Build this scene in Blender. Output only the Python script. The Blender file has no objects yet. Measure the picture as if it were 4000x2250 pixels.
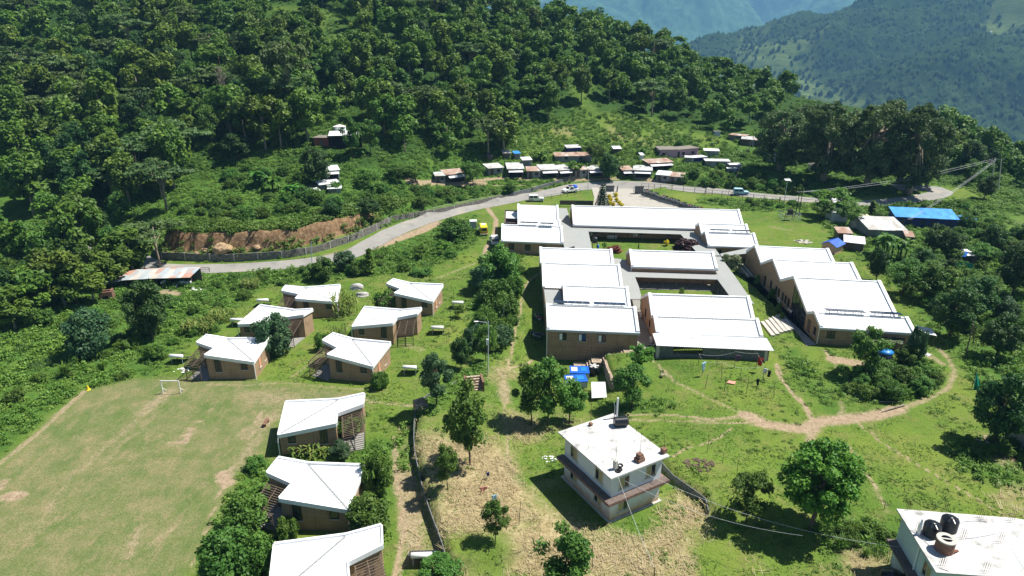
import bpy, bmesh, math, random
import numpy as np
from mathutils import Vector, Matrix

# ------------------------------------------------------------------ camera, sky, sun, exposure
scene = bpy.context.scene
COL = scene.collection
CAM_H, PITCH, FPX = 46.0, math.radians(21.5), 2667.0          # focal length in pixels of the 4000 px wide photograph
SUN_AZ, SUN_EL = math.radians(76.0), math.radians(59.0)       # azimuth from +Y towards +X
cam = bpy.data.cameras.new("camera")
cam.sensor_width = 36.0
cam.lens = 36.0 * FPX / 4000.0
cam.clip_start, cam.clip_end = 1.0, 30000.0
cam_o = bpy.data.objects.new("camera", cam)
COL.objects.link(cam_o)
cam_o.location = (0, 0, CAM_H)
cam_o.rotation_euler = (math.pi / 2 - PITCH, 0, 0)
scene.camera = cam_o

world = bpy.data.worlds.new("World")
scene.world = world
world.use_nodes = True
wn = world.node_tree.nodes
sky = wn.new("ShaderNodeTexSky")
sky.sky_type = 'NISHITA'
sky.sun_disc = False
sky.sun_elevation = SUN_EL
sky.sun_rotation = SUN_AZ
sky.altitude = 1300.0
sky.air_density = 1.0
sky.dust_density = 0.6
world.node_tree.links.new(sky.outputs[0], wn["Background"].inputs[0])
wn["Background"].inputs[1].default_value = 0.052

sun = bpy.data.lights.new("sun", 'SUN')
sun.energy = 4.8
sun.angle = math.radians(0.5)
sun.color = (1.0, 0.955, 0.86)
sun_o = bpy.data.objects.new("sun", sun)
COL.objects.link(sun_o)
sdir = Vector((math.sin(SUN_AZ) * math.cos(SUN_EL), math.cos(SUN_AZ) * math.cos(SUN_EL), math.sin(SUN_EL)))
sun_o.rotation_euler = sdir.to_track_quat('Z', 'Y').to_euler()
sun_o.location = (200, 50, 400)

scene.view_settings.view_transform = 'Standard'
scene.view_settings.look = 'None'
scene.view_settings.exposure = 0.92
scene.view_settings.gamma = 1.0
scene.cycles.max_bounces = 6
scene.cycles.diffuse_bounces = 3
scene.cycles.transmission_bounces = 4
scene.cycles.volume_bounces = 0
scene.cycles.use_denoising = True

rnd = random.Random(7)
R = math.radians

# ------------------------------------------------------------------ from a spot in the photograph to a spot in the place
CROP = {'d': (0, 0, 2576 / 4000.0), 's': (0, 0, 1.0),
        'i': (1180, 440, 2.2609), 'j': (1700, 560, 2.2609), 'k': (2120, 560, 2.2609), 'l': (2660, 500, 2.2609),
        'm': (3100, 720, 2.2609), 'n': (3356, 860, 2.2609), 'o': (0, 840, 2.2609), 'p': (560, 800, 2.2609),
        'q': (1700, 1280, 2.2609), 'r': (2100, 1380, 2.2609), 't': (2620, 1340, 2.2609), 'u': (3356, 1420, 2.2609), 'v': (3000, 0, 1.932),
        '1': (1940, 760, 4), '2': (2500, 760, 4), '3': (2000, 1080, 4), '4': (2440, 1080, 4), '5': (2940, 900, 4),
        '6': (3060, 1180, 4), 'C': (640, 1290, 4), 'D': (1180, 1080, 4), 'H': (960, 1740, 4), 'W': (2100, 1600, 4),
        'X': (3356, 1888, 4), 'a': (1000, 750, 1.932), 'b': (3000, 750, 1.932), 'c': (3000, 1500, 1.932),
        'e': (2000, 1500, 1.932), 'f': (1000, 1500, 1.932), 'g': (0, 750, 1.932), 'h': (0, 1500, 1.932)}
SP, CP = math.sin(PITCH), math.cos(PITCH)


def px(crop, x, y):
    ox, oy, s = CROP[crop]
    return ox + x / s, oy + y / s


def ray(u, v):
    x, y = (u - 2000) / FPX, (1125 - v) / FPX
    return np.array([x, CP + y * SP, -SP + y * CP])


def atz(u, v, z):
    d = ray(u, v)
    t = (z - CAM_H) / d[2]
    return Vector((d[0] * t, d[1] * t, z))


def project(p):
    q = np.array([p[0], p[1], p[2] - CAM_H], float)
    yy, zz = q[1] * SP + q[2] * CP, q[1] * CP - q[2] * SP
    return 2000 + FPX * q[0] / zz, 1125 - FPX * yy / zz, zz


# ------------------------------------------------------------------ terrain heights
CTRL = []
for v in (1440, 1250, 1080, 950, 840, 740, 650):
    for u in (-150, 0, 300, 600, 900, 1200, 1288, 1700, 2000, 2300, 2570):
        if not (1250 < u < 1650 and 860 < v < 1000):
            p = atz(u * 1.5528, v * 1.5528, 0)
            CTRL.append((p.x, p.y, 0.0))
for u, v, z in ((2131, 1417, -2.6), (2250, 1435, -2.6), (2345, 1450, -2.5), (2250, 1530, -2.0), (2060, 1417, -2.0),
                (2040, 1250, -0.8), (2100, 1560, -1.2), (2380, 1560, -1.4), (2470, 1440, -0.6), (2600, 1430, 0),
                (2470, 1560, -0.5), (1930, 1420, -0.7), (1900, 1550, -0.4)):
    p = atz(u, v, z)
    CTRL.append((p.x, p.y, z))
for u, v, z in ((0, 584, 0), (120, 594, 0), (240, 608, 0), (380, 668, 0), (1000, 582, 0), (1180, 526, 0), (1320, 498, 0),
                (1450, 470, 0), (1600, 466, 0), (1750, 476, 0), (1900, 492, 0), (2080, 506, 0), (2280, 504, 0), (2390, 486, 0),
                (1400, 560, 0), (1600, 540, 0), (1800, 560, 0), (2000, 560, 0), (2200, 580, 0), (2400, 560, 0),
                (2576, 560, 0.5), (2500, 470, 0),
                (0, 560, 1.2), (200, 572, 1.2), (330, 570, 1.5),
                (450, 540, 3.5), (700, 530, 4.0), (900, 520, 3.2), (700, 470, 6.0), (580, 420, 9.0), (850, 445, 7.5), (950, 470, 4.5),
                (600, 395, 11), (850, 350, 13.5), (1000, 400, 9.0), (1060, 455, 3.2), (1300, 440, 2.6), (1480, 435, 2.2), (1640, 440, 2.0),
                (1200, 410, 5.5), (1300, 390, 6.5), (1450, 400, 4.8), (1700, 385, 4.6), (1820, 400, 3.6), (1920, 420, 2.8), (2050, 440, 2.6),
                (1450, 350, 8.5), (1600, 330, 9.5), (1750, 325, 8.5), (1850, 350, 6.5), (1350, 320, 11), (1600, 290, 12), (1460, 215, 22),
                (2130, 470, 1.5), (2280, 470, 1.2), (2380, 440, 0.5), (2200, 400, 4.0)):
    p = atz(u * 1.5528, v * 1.5528, z)
    CTRL.append((p.x, p.y, z))
CTRL += [(-140, 165, 3.5), (-165, 230, 24), (-225, 300, 50), (-110, 215, 20), (-130, 260, 35), (-90, 300, 47), (-20, 300, 41),
         (-20, 255, 26), (10, 330, 41), (-60, 240, 23), (40, 330, 36), (75, 335, 27.5), (100, 330, 19), (129, 320, 13), (150, 298, 10.5),
         (160, 258, 6.5), (156, 232, 2.0), (178, 300, 2), (185, 255, -6), (170, 210, -5), (60, 300, 21), (90, 280, 13), (120, 260, 9),
         (0, 380, 48), (80, 380, 22), (130, 370, 2), (-100, 380, 70), (-260, 360, 78), (-300, 250, 40), (-200, 180, 14), (-160, 140, 0),
         (140, 150, -3), (190, 150, -24), (135, 100, -3), (190, 90, -22), (230, 230, -42), (120, 50, -2), (170, 40, -16),
         (-120, 90, -1), (-110, 50, -1), (-190, 110, -6), (0, 0, 0), (-80, 0, 0), (80, 0, 0), (220, 330, -30), (180, 400, -40),
         (250, 60, -40)]
CTRL = np.array(CTRL)
_d = np.hypot(CTRL[:, None, 0] - CTRL[None, :, 0], CTRL[:, None, 1] - CTRL[None, :, 1])


def _phi(r):
    return np.where(r > 1e-6, r * r * np.log(np.maximum(r, 1e-6)), 0.0)


_n = len(CTRL)
_A = np.zeros((_n + 3, _n + 3))
_A[:_n, :_n] = _phi(_d / 50.0) + np.eye(_n) * 0.004
_A[:_n, _n] = 1
_A[:_n, _n + 1:] = CTRL[:, :2] / 50.0
_A[_n:, :_n] = _A[:_n, _n:].T
_w = np.linalg.solve(_A, np.concatenate([CTRL[:, 2], np.zeros(3)]))


def sstep(a, b, x):
    t = np.clip((x - a) / (b - a), 0, 1)
    return t * t * (3 - 2 * t)


def vnoise(x, y, s, seed=0):
    """smooth value noise on numpy arrays"""
    x, y = np.asarray(x) / s + seed * 17.3, np.asarray(y) / s - seed * 9.1
    xi, yi = np.floor(x), np.floor(y)
    fx, fy = x - xi, y - yi
    fx, fy = fx * fx * (3 - 2 * fx), fy * fy * (3 - 2 * fy)

    def h(a, b):
        n = np.sin(a * 127.1 + b * 311.7 + seed * 74.7) * 43758.5453
        return n - np.floor(n)
    return (h(xi, yi) * (1 - fx) + h(xi + 1, yi) * fx) * (1 - fy) + (h(xi, yi + 1) * (1 - fx) + h(xi + 1, yi + 1) * fx) * fy


def fbm(x, y, s, seed=0, o=4):
    r, a = 0, 0.5
    for k in range(o):
        r = r + a * vnoise(x, y, s / 2 ** k, seed + k)
        a *= 0.5
    return r / (1 - 0.5 ** o)


def poly_dist(P, X, Y):
    """signed distance (positive on the left of the polyline's direction) and arc position"""
    best = np.full(X.shape, 1e9)
    sign = np.zeros(X.shape)
    arc = np.zeros(X.shape)
    run = 0.0
    for (ax, ay), (bx, by) in zip(P[:-1], P[1:]):
        dx, dy = bx - ax, by - ay
        L = math.hypot(dx, dy)
        t = np.clip(((X - ax) * dx + (Y - ay) * dy) / (L * L), 0, 1)
        d = np.hypot(X - ax - t * dx, Y - ay - t * dy)
        m = d < best
        best = np.where(m, d, best)
        sign = np.where(m, np.sign(dx * (Y - ay) - dy * (X - ax)), sign)
        arc = np.where(m, run + t * L, arc)
        run += L
    return best * sign, arc / run


def flat_line(crop, pts, z=0.0):
    return [tuple(atz(*px(crop, x, y), z)[:2]) for x, y in pts]


# the roadside retaining wall, the terrace wall by the footpath, the small wall behind the white house, the car park wall
WALL_ROAD = flat_line('d', [(388, 640), (396, 652), (450, 657), (550, 658), (650, 655), (750, 647), (850, 625), (925, 597), (985, 568)])
WALL_ROAD2 = flat_line('d', [(985, 566), (1040, 553), (1120, 536), (1210, 514), (1270, 500)])
WALL_SHOPS = flat_line('d', [(1270, 500), (1310, 492), (1400, 470), (1470, 458), (1540, 454), (1600, 453), (1640, 456)])
WALL_TERR = flat_line('d', [(1185, 960), (1130, 985), (1075, 1012), (1048, 1045), (1041, 1100), (1043, 1150), (1052, 1200), (1066, 1260),
                            (1090, 1330), (1112, 1390), (1130, 1460)])
WALL_HOUSE = flat_line('d', [(1640, 1150), (1690, 1212), (1740, 1247), (1772, 1272), (1780, 1296)])
WALL_CAR = flat_line('k', [(870, 425), (960, 450), (1060, 490), (1200, 535), (1330, 585), (1420, 620)])
WALL_YARD = [tuple(atz(*px('r', x, y), -1.6)[:2]) for x, y in ((573, 60), (585, 130), (600, 210), (630, 300), (650, 350))]


def raw_height(X, Y):
    X, Y = np.asarray(X, float), np.asarray(Y, float)
    h = np.zeros(X.shape)
    for i in range(_n):
        h += _w[i] * _phi(np.hypot(X - CTRL[i, 0], Y - CTRL[i, 1]) / 50.0)
    h += _w[_n] + (_w[_n + 1] * X + _w[_n + 2] * Y) / 50.0
    far = np.maximum(sstep(380, 720, Y), np.maximum(sstep(215, 420, X), 0))
    h = h * (1 - far) + (-190.0 - 0.02 * Y) * far
    left = np.maximum(sstep(-300, -520, X), sstep(-10, -120, Y))
    h = h * (1 - left) + np.clip(20 + 0.1 * (Y - 100), 0, 120) * left
    near = (Y > 25) & (Y < 260) & (np.abs(X) < 150)
    d, a = poly_dist(WALL_ROAD, X, Y)
    cliff = 3.3 * sstep(0.0, 0.12, a) * (1 - 0.75 * sstep(0.72, 1.0, a)) * (0.8 + 0.4 * vnoise(X, Y, 6, 3))
    face = sstep(1.3, 2.2, d + 1.2 * (fbm(X, Y, 4, 5) - .5))
    up = np.where(d > 0, 1.5 * sstep(0.15, 0.5, d) * (1 - sstep(6, 24, d)) + cliff * face * (1 - sstep(7, 30, d)), 0)
    h = np.where(near & (d < 40), h + up * sstep(0.0, 0.03, a) * (1 - sstep(.985, 1., a) * .4), h)
    for W, hh, fade in ((WALL_ROAD2, 1.5, 14), (WALL_SHOPS, 1.1, 12), (WALL_TERR, 1.25, 16), (WALL_HOUSE, 1.0, 12), (WALL_CAR, 1.3, 14)):
        d, a = poly_dist(W, X, Y)
        w = sstep(0.0, 0.04, a) * sstep(1.0, 0.96, a)
        h = np.where(near & (d > 0) & (d < fade), h + hh * w * sstep(0.15, 0.5, d) * (1 - sstep(2, fade, d)), h)
    d, a = poly_dist(WALL_YARD, X, Y)
    w = sstep(0.0, 0.04, a) * sstep(1.0, 0.9, a)
    h = np.where(near & (d > 0) & (d < 8), h + 1.7 * w * sstep(0.1, 0.4, d) * (1 - sstep(1.5, 8, d)), h)
    return h


gx = np.concatenate([-np.geomspace(92, 3000, 46)[::-1], np.arange(-91.5, 112.1, 0.5), np.geomspace(113, 3000, 46)])
gy = np.concatenate([np.linspace(-260, 24, 18), np.arange(28, 216.1, 0.5), np.geomspace(217, 3600, 90)])
GX, GY = np.meshgrid(gx, gy)
GH = raw_height(GX, GY)
GH += np.where((GY > 60) & (GY < 500), 0.25 * (fbm(GX, GY, 14, 2) - .5) * sstep(0.8, 4, GH), 0)
GH += 0.12 * (fbm(GX, GY, 5, 8) - .5)


def gz(x, y):
    """ground height, bilinear on the terrain grid"""
    i = int(np.clip(np.searchsorted(gx, x) - 1, 0, len(gx) - 2))
    j = int(np.clip(np.searchsorted(gy, y) - 1, 0, len(gy) - 2))
    tx, ty = (x - gx[i]) / (gx[i + 1] - gx[i]), (y - gy[j]) / (gy[j + 1] - gy[j])
    return float((GH[j, i] * (1 - tx) + GH[j, i + 1] * tx) * (1 - ty) + (GH[j + 1, i] * (1 - tx) + GH[j + 1, i + 1] * tx) * ty)


def gzv(X, Y):
    X, Y = np.asarray(X, float), np.asarray(Y, float)
    i = np.clip(np.searchsorted(gx, X) - 1, 0, len(gx) - 2)
    j = np.clip(np.searchsorted(gy, Y) - 1, 0, len(gy) - 2)
    tx, ty = (X - gx[i]) / (gx[i + 1] - gx[i]), (Y - gy[j]) / (gy[j + 1] - gy[j])
    return (GH[j, i] * (1 - tx) + GH[j, i + 1] * tx) * (1 - ty) + (GH[j + 1, i] * (1 - tx) + GH[j + 1, i + 1] * tx) * ty


def at(crop, x, y):
    """the spot on the ground seen at this place of the photograph"""
    d = ray(*px(crop, x, y))
    t0, t, step = 20.0, 20.0, 1.5
    while t < 700:
        p = d * t
        if p[2] + CAM_H < gz(p[0], p[1]):
            break
        t0, t = t, t + step
    for _ in range(18):
        m = (t0 + t) / 2
        p = d * m
        if p[2] + CAM_H < gz(p[0], p[1]):
            t = m
        else:
            t0 = m
    p = d * t
    return Vector((p[0], p[1], gz(p[0], p[1])))


def height_at(base, crop, x, y):
    """height of a thing whose top is seen at (x, y) above a known base point"""
    v = px(crop, x, y)[1]
    lo, hi = 0.0, 60.0
    for _ in range(40):
        m = (lo + hi) / 2
        if project((base[0], base[1], base[2] + m))[1] > v:
            lo = m
        else:
            hi = m
    return lo


# ------------------------------------------------------------------ objects, names, labels
def empty(name, loc=(0, 0, 0), rz=0.0, sc=1.0):
    o = bpy.data.objects.new(name, None)
    o.empty_display_size = 0.3
    COL.objects.link(o)
    o.location = loc
    o.rotation_euler = (0, 0, rz)
    o.scale = (sc, sc, sc) if not isinstance(sc, (tuple, list)) else sc
    return o


def tag(o, label, cat, group=None):
    o['label'] = label
    o['category'] = cat
    if group:
        o['group'] = group
    return o


def thing(name, label, cat, loc=(0, 0, 0), rz=0.0, group=None, sc=1.0):
    return tag(empty(name, loc, rz, sc), label, cat, group)


def kids(o):
    return [c for c in ALLKIDS.get(o.name, ())]


ALLKIDS = {}


def adopt(o, parent):
    if parent is not None:
        o.parent = parent
        ALLKIDS.setdefault(parent.name, []).append(o)
    return o


def dup(root, loc, rz=0.0, label=None, sc=1.0, group=None):
    """copy a thing, its parts and their sub-parts (mesh data shared)"""
    def rec(o, par):
        c = o.copy()
        COL.objects.link(c)
        if par is not None:
            adopt(c, par)
        for ch in kids(o):
            rec(ch, c)
        return c
    r = rec(root, None)
    r.location = loc
    r.rotation_euler = (0, 0, rz)
    r.scale = (sc, sc, sc) if not isinstance(sc, (tuple, list)) else sc
    if label:
        r['label'] = label
    if group:
        r['group'] = group
    return r


class MB:
    """collects faces and links them as one mesh object"""

    def __init__(self):
        self.v, self.f = [], []

    def add(self, vs, fs):
        n = len(self.v)
        self.v += [tuple(p) for p in vs]
        self.f += [tuple(n + i for i in f) for f in fs]
        return self

    def quad(self, a, b, c, d):
        return self.add([a, b, c, d], [(0, 1, 2, 3)])

    def box(self, x0, x1, y0, y1, z0, z1):
        return self.add([(x0, y0, z0), (x1, y0, z0), (x1, y1, z0), (x0, y1, z0), (x0, y0, z1), (x1, y0, z1), (x1, y1, z1), (x0, y1, z1)],
                        [(0, 3, 2, 1), (4, 5, 6, 7), (0, 1, 5, 4), (1, 2, 6, 5), (2, 3, 7, 6), (3, 0, 4, 7)])

    def hexa(self, bot, top):
        """four bottom and four top corners, both counter-clockwise from above"""
        return self.add(list(bot) + list(top), [(0, 3, 2, 1), (4, 5, 6, 7), (0, 1, 5, 4), (1, 2, 6, 5), (2, 3, 7, 6), (3, 0, 4, 7)])

    def beam(self, p, q, w, h, up=(0, 0, 1)):
        p, q = Vector(p), Vector(q)
        d = (q - p).normalized()
        s = d.cross(Vector(up))
        if s.length < 1e-4:
            s = d.cross(Vector((0, 1, 0)))
        s.normalize()
        t = s.cross(d).normalized()
        s, t = s * w / 2, t * h / 2
        c = [p - s - t, p + s - t, p + s + t, p - s + t, q - s - t, q + s - t, q + s + t, q - s + t]
        return self.add(c, [(3, 2, 1, 0), (4, 5, 6, 7), (0, 1, 5, 4), (1, 2, 6, 5), (2, 3, 7, 6), (3, 0, 4, 7)])

    def tube(self, pts, rad, n=8, cap=True):
        pts = [Vector(p) for p in pts]
        if not isinstance(rad, (list, tuple)):
            rad = [rad] * len(pts)
        rings, prev = [], None
        base = len(self.v)
        for i, p in enumerate(pts):
            d = (pts[min(i + 1, len(pts) - 1)] - pts[max(i - 1, 0)]).normalized()
            s = prev if prev is not None else d.cross(Vector((0, 0, 1)) if abs(d.z) < .95 else Vector((1, 0, 0)))
            s = (s - d * s.dot(d))
            s.normalize()
            prev = s
            t = d.cross(s)
            for k in range(n):
                a = 2 * math.pi * k / n
                self.v.append(tuple(p + (s * math.cos(a) + t * math.sin(a)) * rad[i]))
        for i in range(len(pts) - 1):
            for k in range(n):
                a, b = base + i * n + k, base + i * n + (k + 1) % n
                self.f.append((a, b, b + n, a + n))
        if cap:
            self.f.append(tuple(base + k for k in reversed(range(n))))
            self.f.append(tuple(base + (len(pts) - 1) * n + k for k in range(n)))
        return self

    def lathe(self, prof, n=16, c=(0, 0, 0)):
        base = len(self.v)
        for r, z in prof:
            for k in range(n):
                a = 2 * math.pi * k / n
                self.v.append((c[0] + r * math.cos(a), c[1] + r * math.sin(a), c[2] + z))
        for i in range(len(prof) - 1):
            for k in range(n):
                a, b = base + i * n + k, base + i * n + (k + 1) % n
                self.f.append((a, b, b + n, a + n))
        if prof[0][0] > 1e-3:
            self.f.append(tuple(base + k for k in reversed(range(n))))
        if prof[-1][0] > 1e-3:
            self.f.append(tuple(base + (len(prof) - 1) * n + k for k in range(n)))
        return self

    def prism(self, poly, z0, z1):
        """poly counter-clockwise; z0/z1 numbers or lists"""
        n = len(poly)
        z0 = [z0] * n if not isinstance(z0, (list, tuple)) else z0
        z1 = [z1] * n if not isinstance(z1, (list, tuple)) else z1
        vs = [(p[0], p[1], z) for p, z in zip(poly, z0)] + [(p[0], p[1], z) for p, z in zip(poly, z1)]
        fs = [tuple(reversed(range(n))), tuple(range(n, 2 * n))] + [(i, (i + 1) % n, n + (i + 1) % n, n + i) for i in range(n)]
        return self.add(vs, fs)

    def build(self, name, mat, parent=None, smooth=False, bevel=0.0):
        me = bpy.data.meshes.new(name)
        me.from_pydata(self.v, [], self.f)
        me.materials.append(mat)
        if smooth:
            me.polygons.foreach_set('use_smooth', [True] * len(me.polygons))
        me.update()
        o = bpy.data.objects.new(name, me)
        COL.objects.link(o)
        adopt(o, parent)
        if bevel:
            b = o.modifiers.new("bevel", 'BEVEL')
            b.width, b.segments, b.limit_method = bevel, 2, 'ANGLE'
        return o


def np_mesh(name, V, F, mat, parent=None, var=None, smooth=False):
    """fast mesh from numpy vertex (n,3) and face (m,k) arrays; var: one value per face"""
    me = bpy.data.meshes.new(name)
    m, k = F.shape
    me.vertices.add(len(V))
    me.vertices.foreach_set('co', V.astype(np.float32).ravel())
    me.loops.add(m * k)
    me.loops.foreach_set('vertex_index', F.astype(np.int32).ravel())
    me.polygons.add(m)
    me.polygons.foreach_set('loop_start', (np.arange(m) * k).astype(np.int32))
    try:
        me.polygons.foreach_set('loop_total', np.full(m, k, np.int32))
    except Exception:
        pass
    if smooth:
        me.polygons.foreach_set('use_smooth', np.ones(m, bool))
    me.update(calc_edges=True)
    me.materials.append(mat)
    if var is not None:
        a = me.attributes.new('var', 'FLOAT', 'FACE')
        a.data.foreach_set('value', var.astype(np.float32))
    o = bpy.data.objects.new(name, me)
    COL.objects.link(o)
    adopt(o, parent)
    return o
# ------------------------------------------------------------------ materials
class NT:
    def __init__(self, name, rough=0.8, spec=0.3):
        self.m = bpy.data.materials.new(name)
        self.m.use_nodes = True
        self.n = self.m.node_tree.nodes
        self.l = self.m.node_tree.links
        self.b = self.n["Principled BSDF"]
        self.b.inputs['Roughness'].default_value = rough
        self.b.inputs['Specular IOR Level'].default_value = spec

    def node(self, t, **kw):
        n = self.n.new(t)
        for k, v in kw.items():
            if k in n.inputs:
                self.put(v, n.inputs[k])
            else:
                setattr(n, k, v)
        return n

    def put(self, v, sock):
        if isinstance(v, bpy.types.NodeSocket):
            self.l.new(v, sock)
        elif isinstance(v, (tuple, list)) and len(v) == 3 and sock.type == 'RGBA':
            sock.default_value = (*v, 1)
        else:
            sock.default_value = v

    def coord(self, kind='Object'):
        return self.node("ShaderNodeTexCoord").outputs[kind]

    def noise(self, scale, vec=None, detail=4, rough=.55, stretch=None):
        if vec is None:
            vec = self.coord()
        if stretch:
            mp = self.node("ShaderNodeMapping")
            mp.inputs['Scale'].default_value = stretch
            self.l.new(vec, mp.inputs['Vector'])
            vec = mp.outputs[0]
        n = self.node("ShaderNodeTexNoise")
        n.inputs['Scale'].default_value = scale
        n.inputs['Detail'].default_value = detail
        n.inputs['Roughness'].default_value = rough
        self.l.new(vec, n.inputs['Vector'])
        return n.outputs['Fac']

    def ramp(self, fac, stops, mode='LINEAR'):
        r = self.node("ShaderNodeValToRGB")
        r.color_ramp.interpolation = mode
        e = r.color_ramp.elements
        while len(e) < len(stops):
            e.new(0.5)
        for el, (p, c) in zip(e, stops):
            el.position = p
            el.color = (*c, 1) if isinstance(c, (tuple, list)) else (c, c, c, 1)
        self.put(fac, r.inputs[0])
        return r.outputs[0]

    def mix(self, a, b, fac, blend='MIX'):
        n = self.node("ShaderNodeMix", data_type='RGBA', blend_type=blend)
        self.put(fac, n.inputs[0])
        self.put(a, n.inputs[6])
        self.put(b, n.inputs[7])
        return n.outputs[2]

    def math(self, op, a, b=0.0, clamp=False):
        n = self.node("ShaderNodeMath", operation=op, use_clamp=clamp)
        self.put(a, n.inputs[0])
        self.put(b, n.inputs[1])
        return n.outputs[0]

    def attr(self, name, out='Fac'):
        return self.node("ShaderNodeAttribute", attribute_name=name).outputs[out]

    def color(self, c):
        self.put(c, self.b.inputs['Base Color'])
        return self

    def bump(self, h, strength=.4, dist=.05):
        n = self.node("ShaderNodeBump")
        n.inputs['Strength'].default_value = strength
        n.inputs['Distance'].default_value = dist
        self.l.new(h, n.inputs['Height'])
        self.l.new(n.outputs[0], self.b.inputs['Normal'])
        return self


def plain(name, col, rough=.8, spec=.3, var=.12, scale=3.0, metal=0.0):
    t = NT(name, rough, spec)
    lo, hi = tuple(c * (1 - var) for c in col), tuple(min(1, c * (1 + var)) for c in col)
    t.color(t.ramp(t.noise(scale), [(0.3, lo), (0.7, hi)]))
    t.b.inputs['Metallic'].default_value = metal
    return t.m


def leaf_material(name, dark, mid, light, trans=.28, obj=.35):
    t = NT(name, .55, .25)
    v = t.attr('var')
    oi = t.node("ShaderNodeObjectInfo").outputs['Random']
    f = t.math('ADD', t.math('MULTIPLY', v, 1 - obj * .6), t.math('MULTIPLY', oi, obj * .6), True)
    c = t.ramp(f, [(0.0, dark), (0.5, mid), (1.0, light)])
    hs = t.node("ShaderNodeHueSaturation")
    t.put(t.math('ADD', .5 - .028 * obj / .35, t.math('MULTIPLY', oi, .045 * obj / .35)), hs.inputs['Hue'])
    hs.inputs['Saturation'].default_value = 1.0
    t.put(t.math('ADD', .84, t.math('MULTIPLY', t.math('FRACT', t.math('MULTIPLY', oi, 7.31)), .34)), hs.inputs['Value'])
    t.put(c, hs.inputs['Color'])
    c = hs.outputs[0]
    t.color(c)
    tr = t.node("ShaderNodeBsdfTranslucent")
    t.put(t.mix(c, (1.0, 1.0, .25), .35, 'MULTIPLY'), tr.inputs['Color'])
    mx = t.node("ShaderNodeMixShader")
    mx.inputs[0].default_value = trans
    t.l.new(t.b.outputs[0], mx.inputs[1])
    t.l.new(tr.outputs[0], mx.inputs[2])
    t.l.new(mx.outputs[0], t.n["Material Output"].inputs['Surface'])
    return t.m


M = {}
M['teak'] = leaf_material('teak_leaf', (.034, .082, .014), (.085, .170, .024), (.185, .285, .036), .28, .35)
M['flat'] = leaf_material('fine_grey_leaf', (.042, .080, .026), (.075, .13, .038), (.120, .185, .055))
M['ficus'] = leaf_material('fig_leaf', (.036, .074, .022), (.075, .130, .040), (.16, .225, .085), .3, .2)
M['airy'] = leaf_material('airy_leaf', (.030, .088, .014), (.070, .170, .026), (.135, .26, .045))
M['bright'] = leaf_material('bright_leaf', (.030, .10, .012), (.080, .20, .022), (.17, .31, .035))
M['darkleaf'] = leaf_material('dark_leaf', (.020, .058, .016), (.042, .105, .025), (.080, .16, .038))
M['blue'] = leaf_material('bluish_leaf', (.030, .080, .036), (.058, .135, .055), (.11, .19, .075))
M['bush'] = leaf_material('bush_leaf', (.034, .098, .016), (.075, .175, .026), (.15, .27, .042))
M['weed'] = leaf_material('weed_leaf', (.045, .115, .018), (.100, .205, .030), (.21, .32, .045), .25, .2)
M['weedpale'] = leaf_material('pale_weed_leaf', (.06, .15, .045), (.11, .21, .06), (.2, .3, .09), .25, .2)
M['yellow'] = leaf_material('yellow_leaf', (.30, .30, .01), (.52, .46, .012), (.72, .62, .03), .2, .2)
M['maroon'] = leaf_material('maroon_leaf', (.022, .012, .013), (.045, .02, .02), (.08, .045, .035), .1)
M['rust'] = leaf_material('rust_leaf', (.10, .04, .015), (.2, .08, .03), (.28, .13, .05), .1)
M['sage'] = leaf_material('sage_leaf', (.09, .14, .07), (.17, .23, .12), (.28, .34, .2), .25)
M['banana'] = leaf_material('banana_leaf', (.035, .12, .015), (.07, .19, .025), (.13, .27, .045), .3)
M['maize'] = leaf_material('maize_leaf', (.09, .17, .025), (.15, .22, .04), (.26, .27, .07), .25, .2)
M['pine'] = leaf_material('needle', (.012, .035, .016), (.022, .055, .022), (.04, .08, .03), .05)
M['grass'] = leaf_material('grass_blade', (.085, .165, .024), (.125, .215, .032), (.19, .27, .045), .25, .1)
M['straw'] = leaf_material('straw_blade', (.34, .27, .13), (.50, .41, .23), (.66, .57, .36), .15, .1)
M['bark'] = plain('bark', (.11, .085, .06), .95, .1, .4, 6)
M['palebark'] = plain('pale_bark', (.26, .22, .17), .95, .1, .35, 6)


def metal_roof(name, base, dirt, rough=.5):
    t = NT(name, rough, .4)
    co = t.coord()
    streak = t.noise(1.1, co, 4, .6, (5.0, .35, .35))
    patch = t.noise(.35, co, 3)
    c = t.mix(base, dirt, t.math('MULTIPLY', t.ramp(streak, [(.45, 0.0), (.75, 1.0)]), .35))
    c = t.mix(c, dirt, t.math('MULTIPLY', t.ramp(patch, [(.5, 0.0), (.8, 1.0)]), .25))
    t.color(c)
    return t.m


M['roof'] = metal_roof('white_metal_sheet', (.74, .75, .76), (.50, .49, .46))
M['trim'] = metal_roof('white_metal_trim', (.80, .81, .83), (.62, .63, .63), .4)
M['fascia'] = plain('grey_gutter_metal', (.46, .50, .56), .5, .4, .08, 2)
M['canopy'] = metal_roof('grey_canopy_sheet', (.30, .31, .30), (.20, .215, .20), .7)
M['valley'] = plain('valley_gutter', (.25, .26, .27), .6, .3)


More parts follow.
